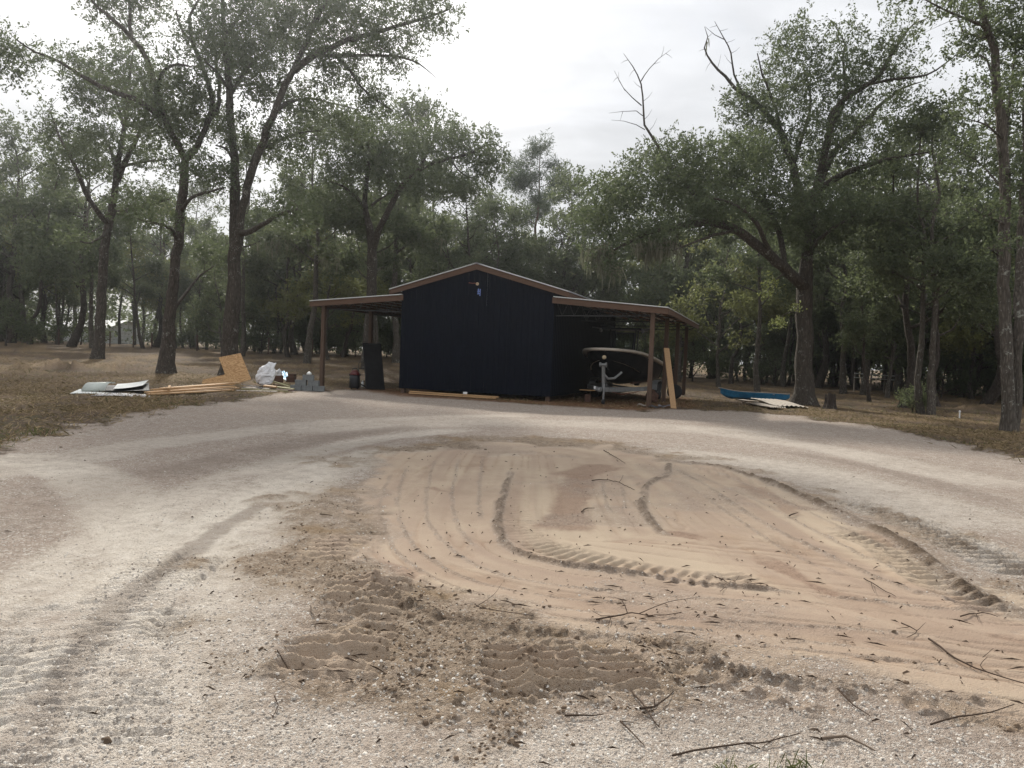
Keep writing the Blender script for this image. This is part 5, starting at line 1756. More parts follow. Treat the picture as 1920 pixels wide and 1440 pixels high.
# --- forked oak left
B0 = foot(312, 699)
Y = B0[1]
LB = [(np.array([B0] + [at(x, y, Y + d) for x, y, d in ((312, 680, 0), (316, 620, 0), (320, 570, 0), (328, 500, 0), (335, 437, 0), (341, 380, 0), (346, 330, 0), (348, 295, 0))]), np.array([.50, .36, .28, .24, .22, .20, .19, .185, .18])),
      limb(Y, [(348, 300, 0), (335, 272, 0), (311, 228, -.5), (292, 165, -1), (277, 112, -1.2), (248, 73, -1.5), (214, 39, -2), (185, 15, -2), (160, -15, -2)], (.16, .15, .14, .13, .11, .10, .08, .06, .04)),
      limb(Y, [(250, 76, -1.5), (243, 50, -.5), (243, 0, 0), (238, -50, .5)], (.10, .04)),
      limb(Y, [(305, 220, -.5), (280, 203, -1.5), (253, 185, -2.5), (220, 172, -3), (185, 160, -3.5), (150, 140, -4), (121, 121, -4), (90, 106, -4), (63, 97, -4.3), (29, 73, -4.5)], (.13, .03)),
      limb(Y, [(348, 300, 0), (362, 285, .3), (384, 243, .8), (397, 194, 1), (384, 136, 1.2), (366, 90, 1.5), (357, 55, 1.5), (355, 30, 1.5), (372, 0, 2), (390, -40, 2)], (.15, .145, .135, .12, .11, .095, .085, .07, .05, .03)),
      limb(Y, [(362, 80, 1.5), (345, 62, 1), (336, 42, .5), (330, 20, 0)], (.07, .03)),
      limb(Y, [(392, 225, .9), (412, 190, 2), (405, 120, 3), (400, 60, 3), (375, 20, 3.4)], (.12, .04)),
      limb(Y, [(290, 160, -1), (310, 130, -2.5), (335, 120, -3), (360, 125, -3)], (.09, .03)),
      limb(Y, [(332, 450, 0), (320, 430, -1.5), (300, 420, -3), (270, 415, -4)], (.10, .03)),
      limb(Y, [(318, 600, 0), (340, 560, 1.5), (372, 520, 3), (400, 500, 4)], (.10, .03)),
      limb(Y, [(340, 395, 0), (360, 370, -1.5), (390, 360, -3), (420, 352, -4)], (.10, .03))]
CB = [clump(Y, 220, 30, 55, 40, 3), clump(Y, 300, 190, 60, 45, 3.5, -1), clump(Y, 370, 200, 50, 55, 3.5, 1), clump(Y, 330, 120, 40, 40, 3, -2), clump(Y, 395, 90, 50, 60, 3, 2), clump(Y, 310, 255, 60, 35, 3.5),
      clump(Y, 20, 105, 45, 55, 2.5, -4.3), clump(Y, 150, 130, 40, 25, 2, -3.6), clump(Y, 395, 330, 55, 35, 3.5, -2), clump(Y, 270, 405, 50, 30, 3, -3.5), clump(Y, 380, -30, 60, 40, 3, 2), clump(Y, 200, -30, 60, 35, 3, -1), clump(Y, 275, -5, 35, 35, 2.5),
      clump(Y, 400, 480, 45, 22, 2.5, 3.5)]
build_tree('oak_tree', B0, LB, CB, 1230, 40, 0.13, OAK, 2, 'tall forked oak left of the plywood, bark spotted with lichen', spread=.24)

# --- twin stemmed oak behind the plywood
C0 = foot(428, 704)
Y = C0[1]
LC = [(np.array([C0] + [at(x, y, Y + d) for x, y, d in ((430, 685, 0), (432, 620, 0), (436, 560, 0), (440, 480, 0), (441, 389, 0), (440, 311, 0), (433, 209, 0), (428, 146, .3), (422, 70, .6), (417, 0, 1), (414, -70, 1))]),
       np.array([.50, .38, .35, .32, .28, .22, .19, .165, .14, .115, .09, .045])),
      limb(Y, [(440, 480, -.1), (450, 420, -.2), (456, 384, -.3), (474, 316, -.5), (488, 280, -.6), (501, 243, -.8), (518, 200, -1), (535, 160, -1), (559, 112, -1.2), (577, 70, -1.4), (593, 29, -1.5), (617, -5, -1.6), (640, -50, -1.6)], (.18, .18, .18, .175, .17, .165, .155, .14, .115, .10, .08, .06, .035)),
      limb(Y, [(552, 132, -1.2), (583, 107, -1.8), (620, 88, -2.3), (650, 76, -2.5), (700, 62, -3), (760, 45, -3.2), (810, 30, -3.4), (840, 18, -3.5)], (.16, .03)),
      limb(Y, [(605, 104, -2), (664, 105, -2.8), (710, 104, -3), (749, 106, -3.2), (785, 118, -3.2), (800, 130, -3.2), (818, 146, -3.2)], (.08, .006)),
      limb(Y, [(630, 105, -2), (655, 130, -1.5), (675, 160, -1), (708, 190, -.6), (738, 208, -.5)], (.09, .02)),
      limb(Y, [(518, 205, -1), (545, 190, .5), (580, 185, 1.5), (630, 195, 2.5), (670, 205, 3)], (.10, .02)),
      limb(Y, [(593, 40, -1.5), (610, 10, -2.5), (660, -20, -3), (720, -30, -3.2)], (.09, .03)),
      limb(Y, [(430, 180, .2), (455, 140, 1), (480, 110, 2), (520, 80, 2.5)], (.11, .03)),
      limb(Y, [(430, 170, .2), (410, 140, -1), (385, 115, -2)], (.09, .03)),
      limb(Y, [(450, 440, -.1), (470, 432, -1), (491, 422, -2), (530, 400, -3), (560, 392, -3.5)], (.15, .04)),
      limb(Y, [(422, 70, .6), (445, 35, 1.5), (470, 0, 2), (500, -30, 2)], (.09, .03)),
      limb(Y, [(488, 282, -.6), (520, 265, .6), (560, 250, 1.5), (600, 245, 2)], (.09, .02)),
      limb(Y, [(438, 300, 0), (425, 280, -1), (405, 272, -2)], (.08, .03))]
CC = [clump(Y, 480, 60, 70, 60, 3.5, 1.5), clump(Y, 560, 60, 55, 60, 3.5, -1), clump(Y, 650, 45, 70, 50, 3, -2.5), clump(Y, 750, 30, 65, 45, 2.6, -3.2), clump(Y, 815, 30, 40, 45, 2.2, -3.4), clump(Y, 640, 140, 60, 35, 3, -1), clump(Y, 700, 195, 45, 30, 2.2, -.5),
      clump(Y, 590, 205, 60, 35, 3, 1.6), clump(Y, 500, 160, 55, 45, 3.5, .6), clump(Y, 430, 100, 45, 55, 3.2), clump(Y, 540, 280, 60, 35, 3, 1), clump(Y, 460, 260, 40, 40, 3), clump(Y, 600, -20, 90, 40, 3, -2), clump(Y, 460, -40, 80, 40, 3, 1),
      clump(Y, 550, 400, 45, 30, 2.5, -3), clump(Y, 720, 100, 50, 30, 2.2, -3), clump(Y, 660, 240, 50, 28, 2.5, 2)]
build_tree('oak_tree', C0, LC, CC, 1880, 40, 0.13, OAK, 3, 'large twin stemmed oak behind the plywood with a limb reaching right', spread=.24)

# --- spreading oak behind the left lean-to
Y = 46.0
D0 = at(690, 690, Y)
D0[2] = float(terrain(D0[0], Y)) - .05
LD = [(np.array([D0] + [at(x, y, Y + d) for x, y, d in ((693, 620, 0), (697, 540, 0), (698, 480, 0), (696, 450, 0), (689, 411, .2), (684, 377, .3), (688, 340, .3), (692, 300, .6), (690, 262, 1))]), np.array([.44, .32, .30, .28, .23, .19, .16, .13, .10, .05])),
      limb(Y, [(699, 470, 0), (706, 445, -.3), (717, 417, -.8), (734, 383, -1.2), (752, 350, -1.6), (770, 330, -1.8), (800, 312, -2), (840, 298, -2.2), (873, 291, -2.3), (900, 277, -2.4), (925, 270, -2.4), (945, 278, -2.4)], (.20, .19, .18, .17, .15, .13, .11, .09, .08, .06, .04, .02)),
      limb(Y, [(686, 390, .3), (668, 370, -.8), (645, 350, -1.5), (620, 340, -2)], (.15, .04)),
      limb(Y, [(697, 385, .2), (715, 372, 1), (738, 358, 1.8), (765, 345, 2.5)], (.09, .03)),
      limb(Y, [(690, 320, .4), (715, 285, 1.5), (740, 260, 2)], (.10, .03)),
      limb(Y, [(780, 325, -1.9), (800, 290, -.8), (815, 262, 0), (835, 245, .3)], (.10, .02)),
      limb(Y, [(845, 297, -2.2), (860, 320, -3), (885, 335, -3.4)], (.06, .02)),
      limb(Y, [(690, 290, .6), (665, 260, 0), (640, 240, -.6)], (.10, .03))]
CD = [clump(Y, 640, 330, 50, 50, 3, -1), clump(Y, 690, 290, 55, 50, 3, .5), clump(Y, 760, 275, 50, 45, 3), clump(Y, 830, 270, 50, 45, 2.8, -1.5), clump(Y, 895, 285, 45, 40, 2.4, -2.4), clump(Y, 920, 310, 35, 45, 2.2, -2.4), clump(Y, 740, 330, 60, 35, 3, 1), clump(Y, 650, 250, 55, 40, 3),
      clump(Y, 800, 345, 60, 30, 3, -2), clump(Y, 620, 400, 50, 40, 3, -1), clump(Y, 870, 350, 40, 25, 2.2, -3), clump(Y, 845, 250, 35, 25, 2, 0), clump(Y, 700, 225, 40, 22, 2, 1)]
build_tree('oak_tree', D0, LD, CD, 1250, 36, 0.155, OAK, 4, 'spreading oak behind the left lean-to, crown arching over the roof', spread=.28, tone=.08)

# --- great oak on the right
E0 = foot(1507, 759)
Y = E0[1]
LE = [(np.array([E0] + [at(x, y, Y + d) for x, y, d in ((1507, 738, 0), (1508, 690, 0), (1508, 630, 0), (1508, 578, 0), (1510, 530, 0), (1514, 494, 0), (1519, 439, .2), (1522, 390, .3), (1532, 352, .4))]), np.array([.66, .42, .345, .325, .315, .315, .25, .23, .21, .19])),
      limb(Y, [(1510, 540, 0), (1500, 528, -.3), (1480, 511, -.6), (1444, 480, -1), (1411, 453, -1.4), (1383, 432, -1.7), (1350, 420, -2), (1314, 418, -2.2), (1270, 424, -2.4), (1215, 438, -2.5), (1165, 462, -2.5), (1130, 480, -2.4)], (.24, .24, .23, .21, .19, .17, .15, .13, .11, .08, .05, .02)),
      limb(Y, [(1532, 355, .4), (1545, 348, .3), (1566, 333, 0), (1605, 317, -.6), (1647, 303, -1), (1700, 292, -1.2), (1745, 285, -1.3)], (.15, .14, .13, .11, .08, .05, .02)),
      limb(Y, [(1532, 355, .4), (1548, 318, .8), (1567, 281, 1.2), (1597, 255, 1.5), (1621, 228, 1.6), (1658, 191, 1.8), (1695, 164, 2), (1727, 154, 2)], (.16, .14, .12, .11, .10, .07, .05, .02)),
      limb(Y, [(1530, 360, .4), (1540, 310, .2), (1552, 265, -.2), (1560, 215, -.4), (1575, 193, -.6), (1609, 169, -.8), (1636, 152, -.9), (1660, 125, -1), (1672, 100, -1), (1690, 73, -1), (1714, 44, -1), (1744, 32, -1)], (.17, .15, .14, .12, .11, .10, .09, .08, .07, .05, .03, .015)),
      limb(Y, [(1630, 158, -.9), (1670, 149, -1.4), (1719, 144, -1.8), (1756, 132, -2), (1793, 103, -2), (1829, 91, -2)], (.06, .012)),
      limb(Y, [(1557, 240, -.3), (1580, 200, .6), (1585, 147, 1), (1580, 110, 1.2), (1585, 83, 1.2), (1567, 51, 1.2), (1553, 34, 1.2)], (.09, .008)),
      limb(Y, [(1518, 445, .2), (1508, 400, .6), (1496, 350, 1), (1483, 300, 1.2), (1465, 250, 1.4), (1440, 215, 1.5), (1410, 188, 1.6), (1377, 163, 1.6), (1360, 142, 1.6), (1335, 117, 1.6), (1321, 90, 1.6), (1327, 69, 1.6), (1321, 50, 1.6)], (.20, .19, .17, .15, .13, .11, .09, .075, .06, .045, .03, .02, .008)),
      limb(Y, [(1395, 178, 1.6), (1376, 140, 1.7), (1371, 100, 1.7), (1358, 73, 1.7), (1340, 40, 1.7)], (.05, .04, .03, .022, .008)),
      limb(Y, [(1360, 75, 1.7), (1340, 65, 1.4), (1322, 50, 1.2)], (.02, .006)),
      limb(Y, [(1466, 252, 1.4), (1450, 190, 1), (1430, 140, .8), (1420, 100, .6)], (.08, .02)),
      limb(Y, [(1486, 310, 1.2), (1510, 240, 2), (1520, 180, 2.4), (1505, 120, 2.6)], (.10, .02)),
      limb(Y, [(1470, 505, -.8), (1462, 440, -.2), (1440, 390, .4), (1400, 350, .8), (1350, 320, 1)], (.13, .12, .10, .08, .03)),
      limb(Y, [(1350, 420, -2), (1320, 390, -1.6), (1290, 350, -1.3), (1246, 296, -1), (1223, 258, -.9), (1208, 235, -.9), (1206, 202, -.9), (1202, 158, -.9), (1187, 125, -.9), (1169, 100, -.9)], (.10, .09, .075, .055, .05, .042, .035, .028, .018, .006)),
      limb(Y, [(1202, 152, -.9), (1217, 129, -.7), (1235, 110, -.6), (1258, 93, -.5)], (.022, .005)),
      limb(Y, [(1203, 198, -.9), (1185, 182, -1), (1169, 165, -1.1), (1152, 133, -1.2)], (.024, .005)),
      limb(Y, [(1205, 217, -.9), (1193, 208, -1), (1168, 209, -1.1), (1142, 212, -1.2)], (.018, .004)),
      limb(Y, [(1209, 243, -.9), (1193, 234, -1.2), (1170, 227, -1.4), (1146, 225, -1.5)], (.018, .004)),
      limb(Y, [(1172, 170, -1.1), (1160, 150, -.9), (1160, 135, -.8)], (.012, .004)),
      *[limb(Y, [(a, b, c), (a + dx, b + dy, c + .1), (a + dx * 1.7, b + dy * 2.2, c)], (.010, .0035)) for a, b, c, dx, dy in ((1206, 190, -.9, 10, -8), (1203, 165, -.9, -9, -6), (1190, 130, -.9, -6, 6), (1178, 112, -.9, -8, 3), (1225, 120, -.65, 8, -2), (1240, 106, -.6, 3, -9), (1248, 100, -.55, 7, 4), (1158, 145, -1.2, -5, 4), (1168, 209, -1.1, -3, 8), (1207, 225, -.9, 9, -9),
                                                                     (1215, 248, -.9, 10, -12), (1333, 116, 1.6, -6, 8), (1322, 92, 1.6, -7, 2), (1326, 70, 1.6, 6, -4), (1371, 100, 1.7, 9, -5), (1362, 80, 1.7, 10, -3), (1350, 58, 1.7, 9, -2), (1344, 48, 1.7, -8, 2), (1372, 120, 1.7, -8, -8), (1345, 128, 1.6, 4, -12), (1232, 270, -1, 14, -14), (1240, 285, -1, -16, -8))],
      limb(Y, [(1383, 432, -1.7), (1340, 440, -3), (1300, 455, -3.8), (1260, 470, -4.2)], (.08, .02)),
      limb(Y, [(1516, 470, .2), (1535, 450, -1.2), (1565, 425, -2.4), (1600, 405, -3)], (.12, .03)),
      limb(Y, [(1440, 478, -1), (1420, 420, -2.5), (1380, 385, -3.5), (1330, 370, -4)], (.12, .03)),
      limb(Y, [(1519, 440, .2), (1545, 400, 1.8), (1590, 372, 3), (1640, 350, 3.6)], (.12, .03)),
      limb(Y, [(1507, 600, 0), (1490, 585, -.5), (1470, 590, -.9), (1448, 612, -1.2)], (.03, .008)),
      limb(Y, [(1478, 510, -.6), (1460, 520, -1), (1440, 545, -1.3), (1428, 560, -1.5)], (.03, .008))]
CE = [clump(Y, 1130, 390, 70, 60, 2.6, -2, 5), clump(Y, 1210, 350, 75, 60, 3, -1.5, 7), clump(Y, 1300, 330, 75, 55, 3.2, -1, 8), clump(Y, 1390, 330, 70, 70, 3.2, -.5, 9), clump(Y, 1460, 390, 65, 65, 3.2, 0, 9), clump(Y, 1330, 400, 90, 40, 3, -2.5, 7),
      clump(Y, 1540, 420, 65, 60, 3, -.5, 6), clump(Y, 1440, 250, 65, 60, 3, 1, 6), clump(Y, 1400, 190, 40, 35, 2, 1.5, 2.5), clump(Y, 1480, 140, 60, 65, 2.6, 1.5, 5), clump(Y, 1560, 170, 55, 65, 2.6, .5, 4.5), clump(Y, 1540, 270, 60, 55, 3, .6, 6), clump(Y, 1620, 140, 55, 55, 2.4, -.5, 3),
      clump(Y, 1670, 100, 50, 50, 2.2, -1, 2), clump(Y, 1640, 230, 55, 40, 2.6, 1.5, 3), clump(Y, 1600, 330, 60, 35, 2.6, .5, 3), clump(Y, 1690, 170, 40, 35, 2.2, 0, 1.6), clump(Y, 1580, 80, 40, 40, 2.2, .6, 1.5), clump(Y, 1130, 470, 45, 45, 2, -2.4, 2.5), clump(Y, 1220, 445, 70, 30, 2.4, -2.6, 3.5),
      clump(Y, 1590, 400, 45, 30, 2.4, -2.5, 2), clump(Y, 1260, 290, 50, 30, 2.2, -1, 2), clump(Y, 1480, 70, 40, 25, 2, 1.8, 1.6), clump(Y, 1640, 360, 40, 30, 2.4, 3, 2)]
exE = {'lit_leaf_spray': ([clump(Y, 1447, 530, 14, 26, .5, -1.2), clump(Y, 1438, 550, 10, 14, .4, -1.4), clump(Y, 1460, 605, 16, 12, .4, -1), clump(Y, 1448, 612, 9, 8, .4, -1.2), clump(Y, 1495, 575, 14, 8, .4, -.4)], 60, 9, .11, M['leaf_lit'], .10)}
build_tree('oak_tree', E0, LE, CE, 3100, 34, 0.12, OAK, 5, 'great spreading oak beside the canoe with dead upper twigs', spread=.22, moss=([clump(Y, 1145, 500, 26, 7, .9, -2.4), clump(Y, 1120, 470, 30, 20, .9, -2.3), clump(Y, 1230, 460, 60, 12, 1, -2.6), clump(Y, 1330, 75, 6, 8, .2, 1.6)], 170, .85), extra=exE)

# --- pair of slim trees at the right edge
F0 = foot(1893, 808)
Y = F0[1]
LF = [(np.array([F0] + [at(x, y, Y + d) for x, y, d in ((1892, 780, 0), (1888, 690, 0), (1886, 600, 0), (1884, 500, 0), (1884, 400, 0), (1884, 330, 0), (1877, 220, 0), (1867, 147, 0), (1864, 98, 0), (1852, 60, 0), (1842, 20, 0), (1836, -40, 0), (1830, -120, 0), (1826, -190, 0))]),
       np.array([.27, .185, .165, .155, .15, .145, .14, .125, .11, .10, .09, .08, .07, .05, .03])),
      (np.array([F0 + (0.13, .2, 0)] + [at(x, y, Y + .2 + d) for x, y, d in ((1903, 780, 0), (1905, 690, 0), (1908, 600, 0), (1914, 500, .3), (1920, 400, .4), (1924, 300, .5), (1928, 180, .5), (1934, 60, .5), (1940, -60, .5))]), np.array([.22, .17, .15, .145, .14, .13, .12, .10, .08, .04])),
      limb(Y, [(1855, 68, 0), (1842, 49, -.4), (1810, 35, -.9), (1780, 22, -1.3), (1740, 2, -1.7), (1700, -20, -2)], (.05, .01)),
      limb(Y, [(1850, 70, 0), (1832, 68, .6), (1806, 58, 1.2), (1797, 35, 1.4), (1795, 0, 1.6)], (.045, .01)),
      limb(Y, [(1872, 180, 0), (1850, 112, .6), (1830, 105, 1.2), (1800, 108, 1.8)], (.03, .008)),
      limb(Y, [(1884, 270, 0), (1895, 180, .8), (1905, 90, 1), (1920, 20, 1.2)], (.06, .012)),
      limb(Y, [(1880, 260, 0), (1850, 235, -.8), (1820, 225, -1.4)], (.04, .01)),
      limb(Y, [(1884, 360, 0), (1860, 330, .8), (1830, 300, 1.6), (1800, 285, 2)], (.04, .01)),
      limb(Y, [(1884, 420, 0), (1862, 410, -.8), (1840, 400, -1.4), (1820, 390, -2)], (.03, .008)),
      limb(Y, [(1884, 480, 0), (1870, 470, -.6), (1850, 462, -1.2)], (.02, .006))]
CF = [clump(Y, 1770, 25, 55, 30, 1.4, -1.3), clump(Y, 1700, -5, 40, 25, 1.2, -1.8), clump(Y, 1850, 40, 50, 45, 1.6), clump(Y, 1900, 60, 50, 60, 1.6, .6), clump(Y, 1830, 90, 40, 30, 1.4, 1), clump(Y, 1840, 190, 45, 40, 1.6, -.6), clump(Y, 1905, 200, 45, 60, 1.6, .6), clump(Y, 1820, 290, 45, 40, 1.6, 1.4),
      clump(Y, 1840, 390, 45, 35, 1.5, -1.2), clump(Y, 1900, 330, 40, 50, 1.6), clump(Y, 1860, 470, 40, 25, 1.3, -.6), clump(Y, 1960, 100, 60, 90, 2, .5), clump(Y, 1850, -40, 80, 40, 2), clump(Y, 1960, 330, 50, 90, 1.8, .6), clump(Y, 1830, 140, 30, 20, 1.2, .4)]
build_tree('slim_tree', F0, LF, CF, 850, 30, 0.10, (M['bark_pale'], M['leaf']), 6, 'slim double trunk tree with lichen spots at the right edge', spread=.16, thin=.7, zmin=3, sprig=.26)


# ------------------------------------------------------------------ the woods: one tree of each kind, then copies
def straight_tree(H, lean, r0, rng, nlimb, z0, reach, up=0.6, topr=0.05):
    """limbs and clumps of a free-standing tree with its foot at the origin"""
    k = 9
    z = np.linspace(0, H, k)
    wx = np.cumsum(rng.normal(0, H * 0.012, k)) + lean[0] * z
    wy = np.cumsum(rng.normal(0, H * 0.012, k)) + lean[1] * z
    wx[0] = wy[0] = 0
    P = np.stack([wx, wy, z], 1)
    R = r0 * (1 - (z / H) ** 1.2) + topr * 0.5
    R[0] *= 1.5
    limbs, clumps_ = [(P, R)], []
    for i_ in range(nlimb):
        t = z0 + (0.97 - z0) * (i_ + rng.uniform(0, .8)) / nlimb
        zz_ = t * H
        a = rng.uniform(0, 2 * math.pi) if i_ % 2 == 0 else a + math.pi + rng.normal(0, .6)
        L = reach * (1.15 - 0.75 * (t - z0) / (1 - z0)) * rng.uniform(.6, 1.2)
        b = np.array([np.interp(zz_, z, wx), np.interp(zz_, z, wy), zz_])
        d = np.array([math.cos(a), math.sin(a), up * rng.uniform(.5, 1.5)])
        pts = [b, b + d * L * .35 + rng.normal(0, .15, 3), b + d * L * .7 + (0, 0, L * .08) + rng.normal(0, .25, 3), b + d * L * (1, 1, .8)]
        rb_ = np.interp(zz_, z, R)
        limbs.append((np.array(pts), np.linspace(min(rb_ * .6, .03 + .02 * L), .012, 4)))
        e_ = pts[-1]
        s_ = L * rng.uniform(.32, .5)
        clumps_.append((e_[0], e_[1], e_[2], s_ * 1.15, s_ * 1.15, s_ * .75))
        if L > 2.5:
            m_ = pts[2]
            clumps_.append((m_[0], m_[1], m_[2] + .2, s_ * .8, s_ * .8, s_ * .5))
    clumps_.append((P[-1][0], P[-1][1], H, reach * .4, reach * .4, reach * .35))
    return limbs, clumps_


PROTO = {}


def proto(key, name, H, r0, nl, z0, reach, npts, per, leaf, mats, seed, spread, up=.6, bare=0., lean=(0, 0), tone=0., moss=None, aspect=.45, flat=.7, sprig=.5):
    rng = np.random.default_rng(seed)
    li, cl = straight_tree(H, lean, r0, rng, nl, z0, reach, up)
    PROTO[key] = build_tree(name, (0, 0, 0), li, cl, npts, per, leaf, mats, seed, None, spread=spread, zmin=H * z0 * .7, bare=bare, tone=tone, moss=([(q[0], q[1], q[2] - .3, q[3], q[4], q[5] * .5) for q in cl[:moss[0]]], moss[1], moss[2]) if moss else None, aspect=aspect, flat=flat, sprig=sprig)


FOR = (M['bark_dark'], M['leaf_fore'])
PAL = (M['bark_pale'], M['leaf_fore'])
proto('oak1', 'oak_tree', 17.5, .26, 15, .30, 4.6, 640, 26, .25, FOR, 101, .34)
proto('oak2', 'oak_tree', 15.5, .24, 14, .25, 5.0, 640, 26, .25, FOR, 102, .34, lean=(.04, 0))
proto('oak3', 'oak_tree', 18.5, .22, 15, .38, 4.0, 600, 26, .25, PAL, 103, .34, tone=.1, moss=(6, 60, 1.2))
proto('slim1', 'slim_tree', 15.0, .14, 12, .35, 2.6, 380, 24, .22, PAL, 104, .30, lean=(-.03, .02))
proto('slim2', 'slim_tree', 13.0, .12, 12, .30, 2.4, 360, 24, .22, FOR, 105, .30, tone=.12, lean=(.05, .0))
proto('pine', 'pine_tree', 21.0, .22, 13, .66, 2.7, 330, 44, .34, (M['bark_pine'], M['needle']), 106, .30, up=.35, aspect=.16)
proto('under1', 'understory_tree', 7.0, .075, 12, .12, 2.4, 420, 24, .19, (M['bark_dark'], M['leaf_bush']), 107, .28, tone=.05)
proto('under2', 'understory_tree', 9.0, .085, 13, .15, 2.3, 420, 24, .19, (M['bark_pale'], M['leaf_bush']), 108, .28, lean=(.05, 0), tone=.15)
proto('under3', 'understory_tree', 10.0, .09, 14, .18, 2.6, 420, 24, .20, (M['bark_pale'], M['leaf_olive']), 112, .28, tone=.1)
proto('oak4', 'oak_tree', 16.5, .22, 15, .28, 4.4, 640, 26, .24, (M['bark_oak'], M['leaf_olive']), 113, .34, lean=(-.03, .02))
proto('bare', 'bare_tree', 15.5, .16, 14, .40, 3.2, 420, 5, .16, (M['snag'], M['leaf_fore']), 109, .3, up=1.1, bare=.8)
proto('shrub1', 'shrub', 2.4, .03, 12, .08, 1.3, 200, 22, .13, (M['bark_dark'], M['leaf_bush']), 110, .16)
proto('shrub2', 'shrub', 1.5, .02, 10, .08, 1.1, 160, 22, .12, (M['bark_dark'], M['leaf_bush']), 111, .14, tone=.2)
USED = set()


def plant(key, x, y, s, rz, label, cat, group=None, tilt=(0, 0), sz=1.0, z=None):
    src = PROTO[key]
    if key in USED:
        r = src.copy()
        col.objects.link(r)
        for ch in src.children:
            c = ch.copy()
            col.objects.link(c)
            c.parent = r
    else:
        USED.add(key)
        r = src
    r.location = (x, y, float(terrain(np.array(x), np.array(y))) - .12 if z is None else z)
    r.rotation_euler = (tilt[0], tilt[1], rz)
    r.scale = (s, s, s * sz)
    for k_ in ('label', 'category', 'group'):
        if k_ in r.keys():
            del r[k_]
    tag(r, label, cat, group)
    return r


def plant_px(key, px_, py_, Yd, s, rz, label, cat, group=None, tilt=(0, 0), sz=1.0):
    if Yd is None:
        p = G(px_, py_)
    else:
        p = at(px_, 700, Yd)
    return plant(key, p[0], p[1], s, rz, label, cat, group, tilt, sz)


# trees one can single out
one = [('oak2', 133, 650, 62, 1.0, .4, 'dark low forked oak in front of the white house', (0, -.02)), ('slim1', 172, 650, 60, 1.05, 2.0, 'thin dark trunk just left of the leaning slim oak', (0, 0)),
       ('slim2', 55, 645, 63, 1.1, 1.0, 'thin straight tree at the far left before the woods', (0, 0)), ('oak1', 20, 640, 66, 1.05, 2.4, 'leaning dark tree at the left edge of the picture', (0, .10)),
       ('slim2', 268, 650, 66, .9, 3.0, 'thin forked tree in front of the white house gable', (0, .05)), ('slim1', 452, 672, 56, 1.0, .7, 'slim pale trunk right of the twin stemmed oak', (0, .02)),
       ('oak3', 575, 676, 50, .82, 1.2, 'pale lichen covered trunk left of the left lean-to post', (0, .02)), ('slim2', 540, 676, 58, 1.0, 2.2, 'slim dark tree between the sack and the left post', (0, 0)),
       ('slim1', 700, 680, 52, .95, .3, 'pale slim trunk behind the black panel', (0, 0)), ('oak3', 742, 680, 56, 1.0, 4.0, 'pale trunk seen beside the left edge of the front wall', (0, 0)),
       ('pine', 985, 690, 76, 1.02, .5, 'tall pine rising above the woods behind the roof ridge', (0, 0)), ('oak1', 815, 690, 70, .95, 5.0, 'dark oak behind the left slope of the roof', (0, 0)), ('oak1', 905, 690, 66, .78, 2.0, 'broad oak directly behind the gable', (0, 0)), ('oak2', 1050, 690, 64, .82, 1.1, 'bushy oak behind the right roof slope', (0, 0)),
       ('slim2', 1372, 719, 60, 1.05, .6, 'dark trunk above the canoe bow', (0, 0)), ('slim1', 1422, 735, 42, .85, 1.6, 'pale straight trunk above the middle of the canoe', (0, 0)), ('oak3', 1270, 715, 60, .8, 2.6, 'pale trunk rising behind the right lean-to eave', (0, 0)),
       ('oak3', 1583, 735, 47, .72, 5.2, 'pale forked trunk right of the great oak', (0, 0)), ('slim1', 1620, 736, 46, .9, 4.4, 'pale lichen covered trunk beside the pipe fence', (0, 0)), ('slim2', 1633, 752, 38, .55, 2.9, 'thin short trunk before the pipe fence', (0, 0)),
       ('oak1', 1697, 758, 33, .62, 3.3, 'dark leaning trunk at the right end of the pipe fence', (0, .06)), ('bare', 1722, 745, 41, .86, 1.0, 'nearly leafless pale tree between the great oak and the right edge', (0, 0)),
       ('slim1', 1732, 770, 29, .72, 2.5, 'left of two slender spotted trunks growing from the shrub', (0, .05)), ('slim1', 1750, 776, 28.5, .75, .9, 'right of two slender spotted trunks growing from the shrub', (0, .04)), ('slim2', 1762, 752, 36, .8, 1.4, 'dark thin trunk just behind the two spotted trunks', (0, .02)),
       ('oak2', 1852, 755, 40, .85, 4.1, 'dark tree behind the slim double trunk at the right edge', (0, 0)), ('under2', 1665, 742, 44, 1.0, .4, 'small leafy tree behind the pipe fence', (0, 0)), ('shrub2', 1716, 768, 29.5, .55, .2, 'low green shrub at the foot of the two spotted trunks', (0, 0)),
       ('shrub1', 10, 650, 58, 1.2, .7, 'pale leafed shrub at the far left edge of the field', (0, 0)), ('shrub1', 150, 645, 72, 1.1, 1.7, 'yellowish shrub in front of the white house', (0, 0)), ('under3', 615, 560, 56, 1.0, 1.1, 'olive leaved tree between the twin stemmed oak and the left lean-to', (0, 0)), ('oak4', 265, 560, 100, .8, 2.0, 'olive leaved oak seen above the white house', (0, 0)), ('under3', 1350, 560, 50, 1.05, .3, 'olive leaved tree under the great oak limb', (0, 0)), ('under2', 420, 560, 60, .95, 2.1, 'dark bushy tree just right of the twin stemmed oak', (0, 0))]
for key, px_, py_, Yd, s, rz, lab, tl in one:
    cat = 'shrub' if 'shrub' in key else 'tree'
    plant_px(key, px_, py_, Yd, s, rz, lab, cat, None, tl)
rngF = np.random.default_rng(77)


def edge(px_):
    """distance of the woods' edge for a picture column"""
    return float(np.interp(px_, [-500, 0, 300, 600, 900, 1200, 1350, 1500, 1650, 1800, 2000, 2400], [60, 68, 70, 60, 58, 58, 62, 56, 50, 43, 37, 30]))


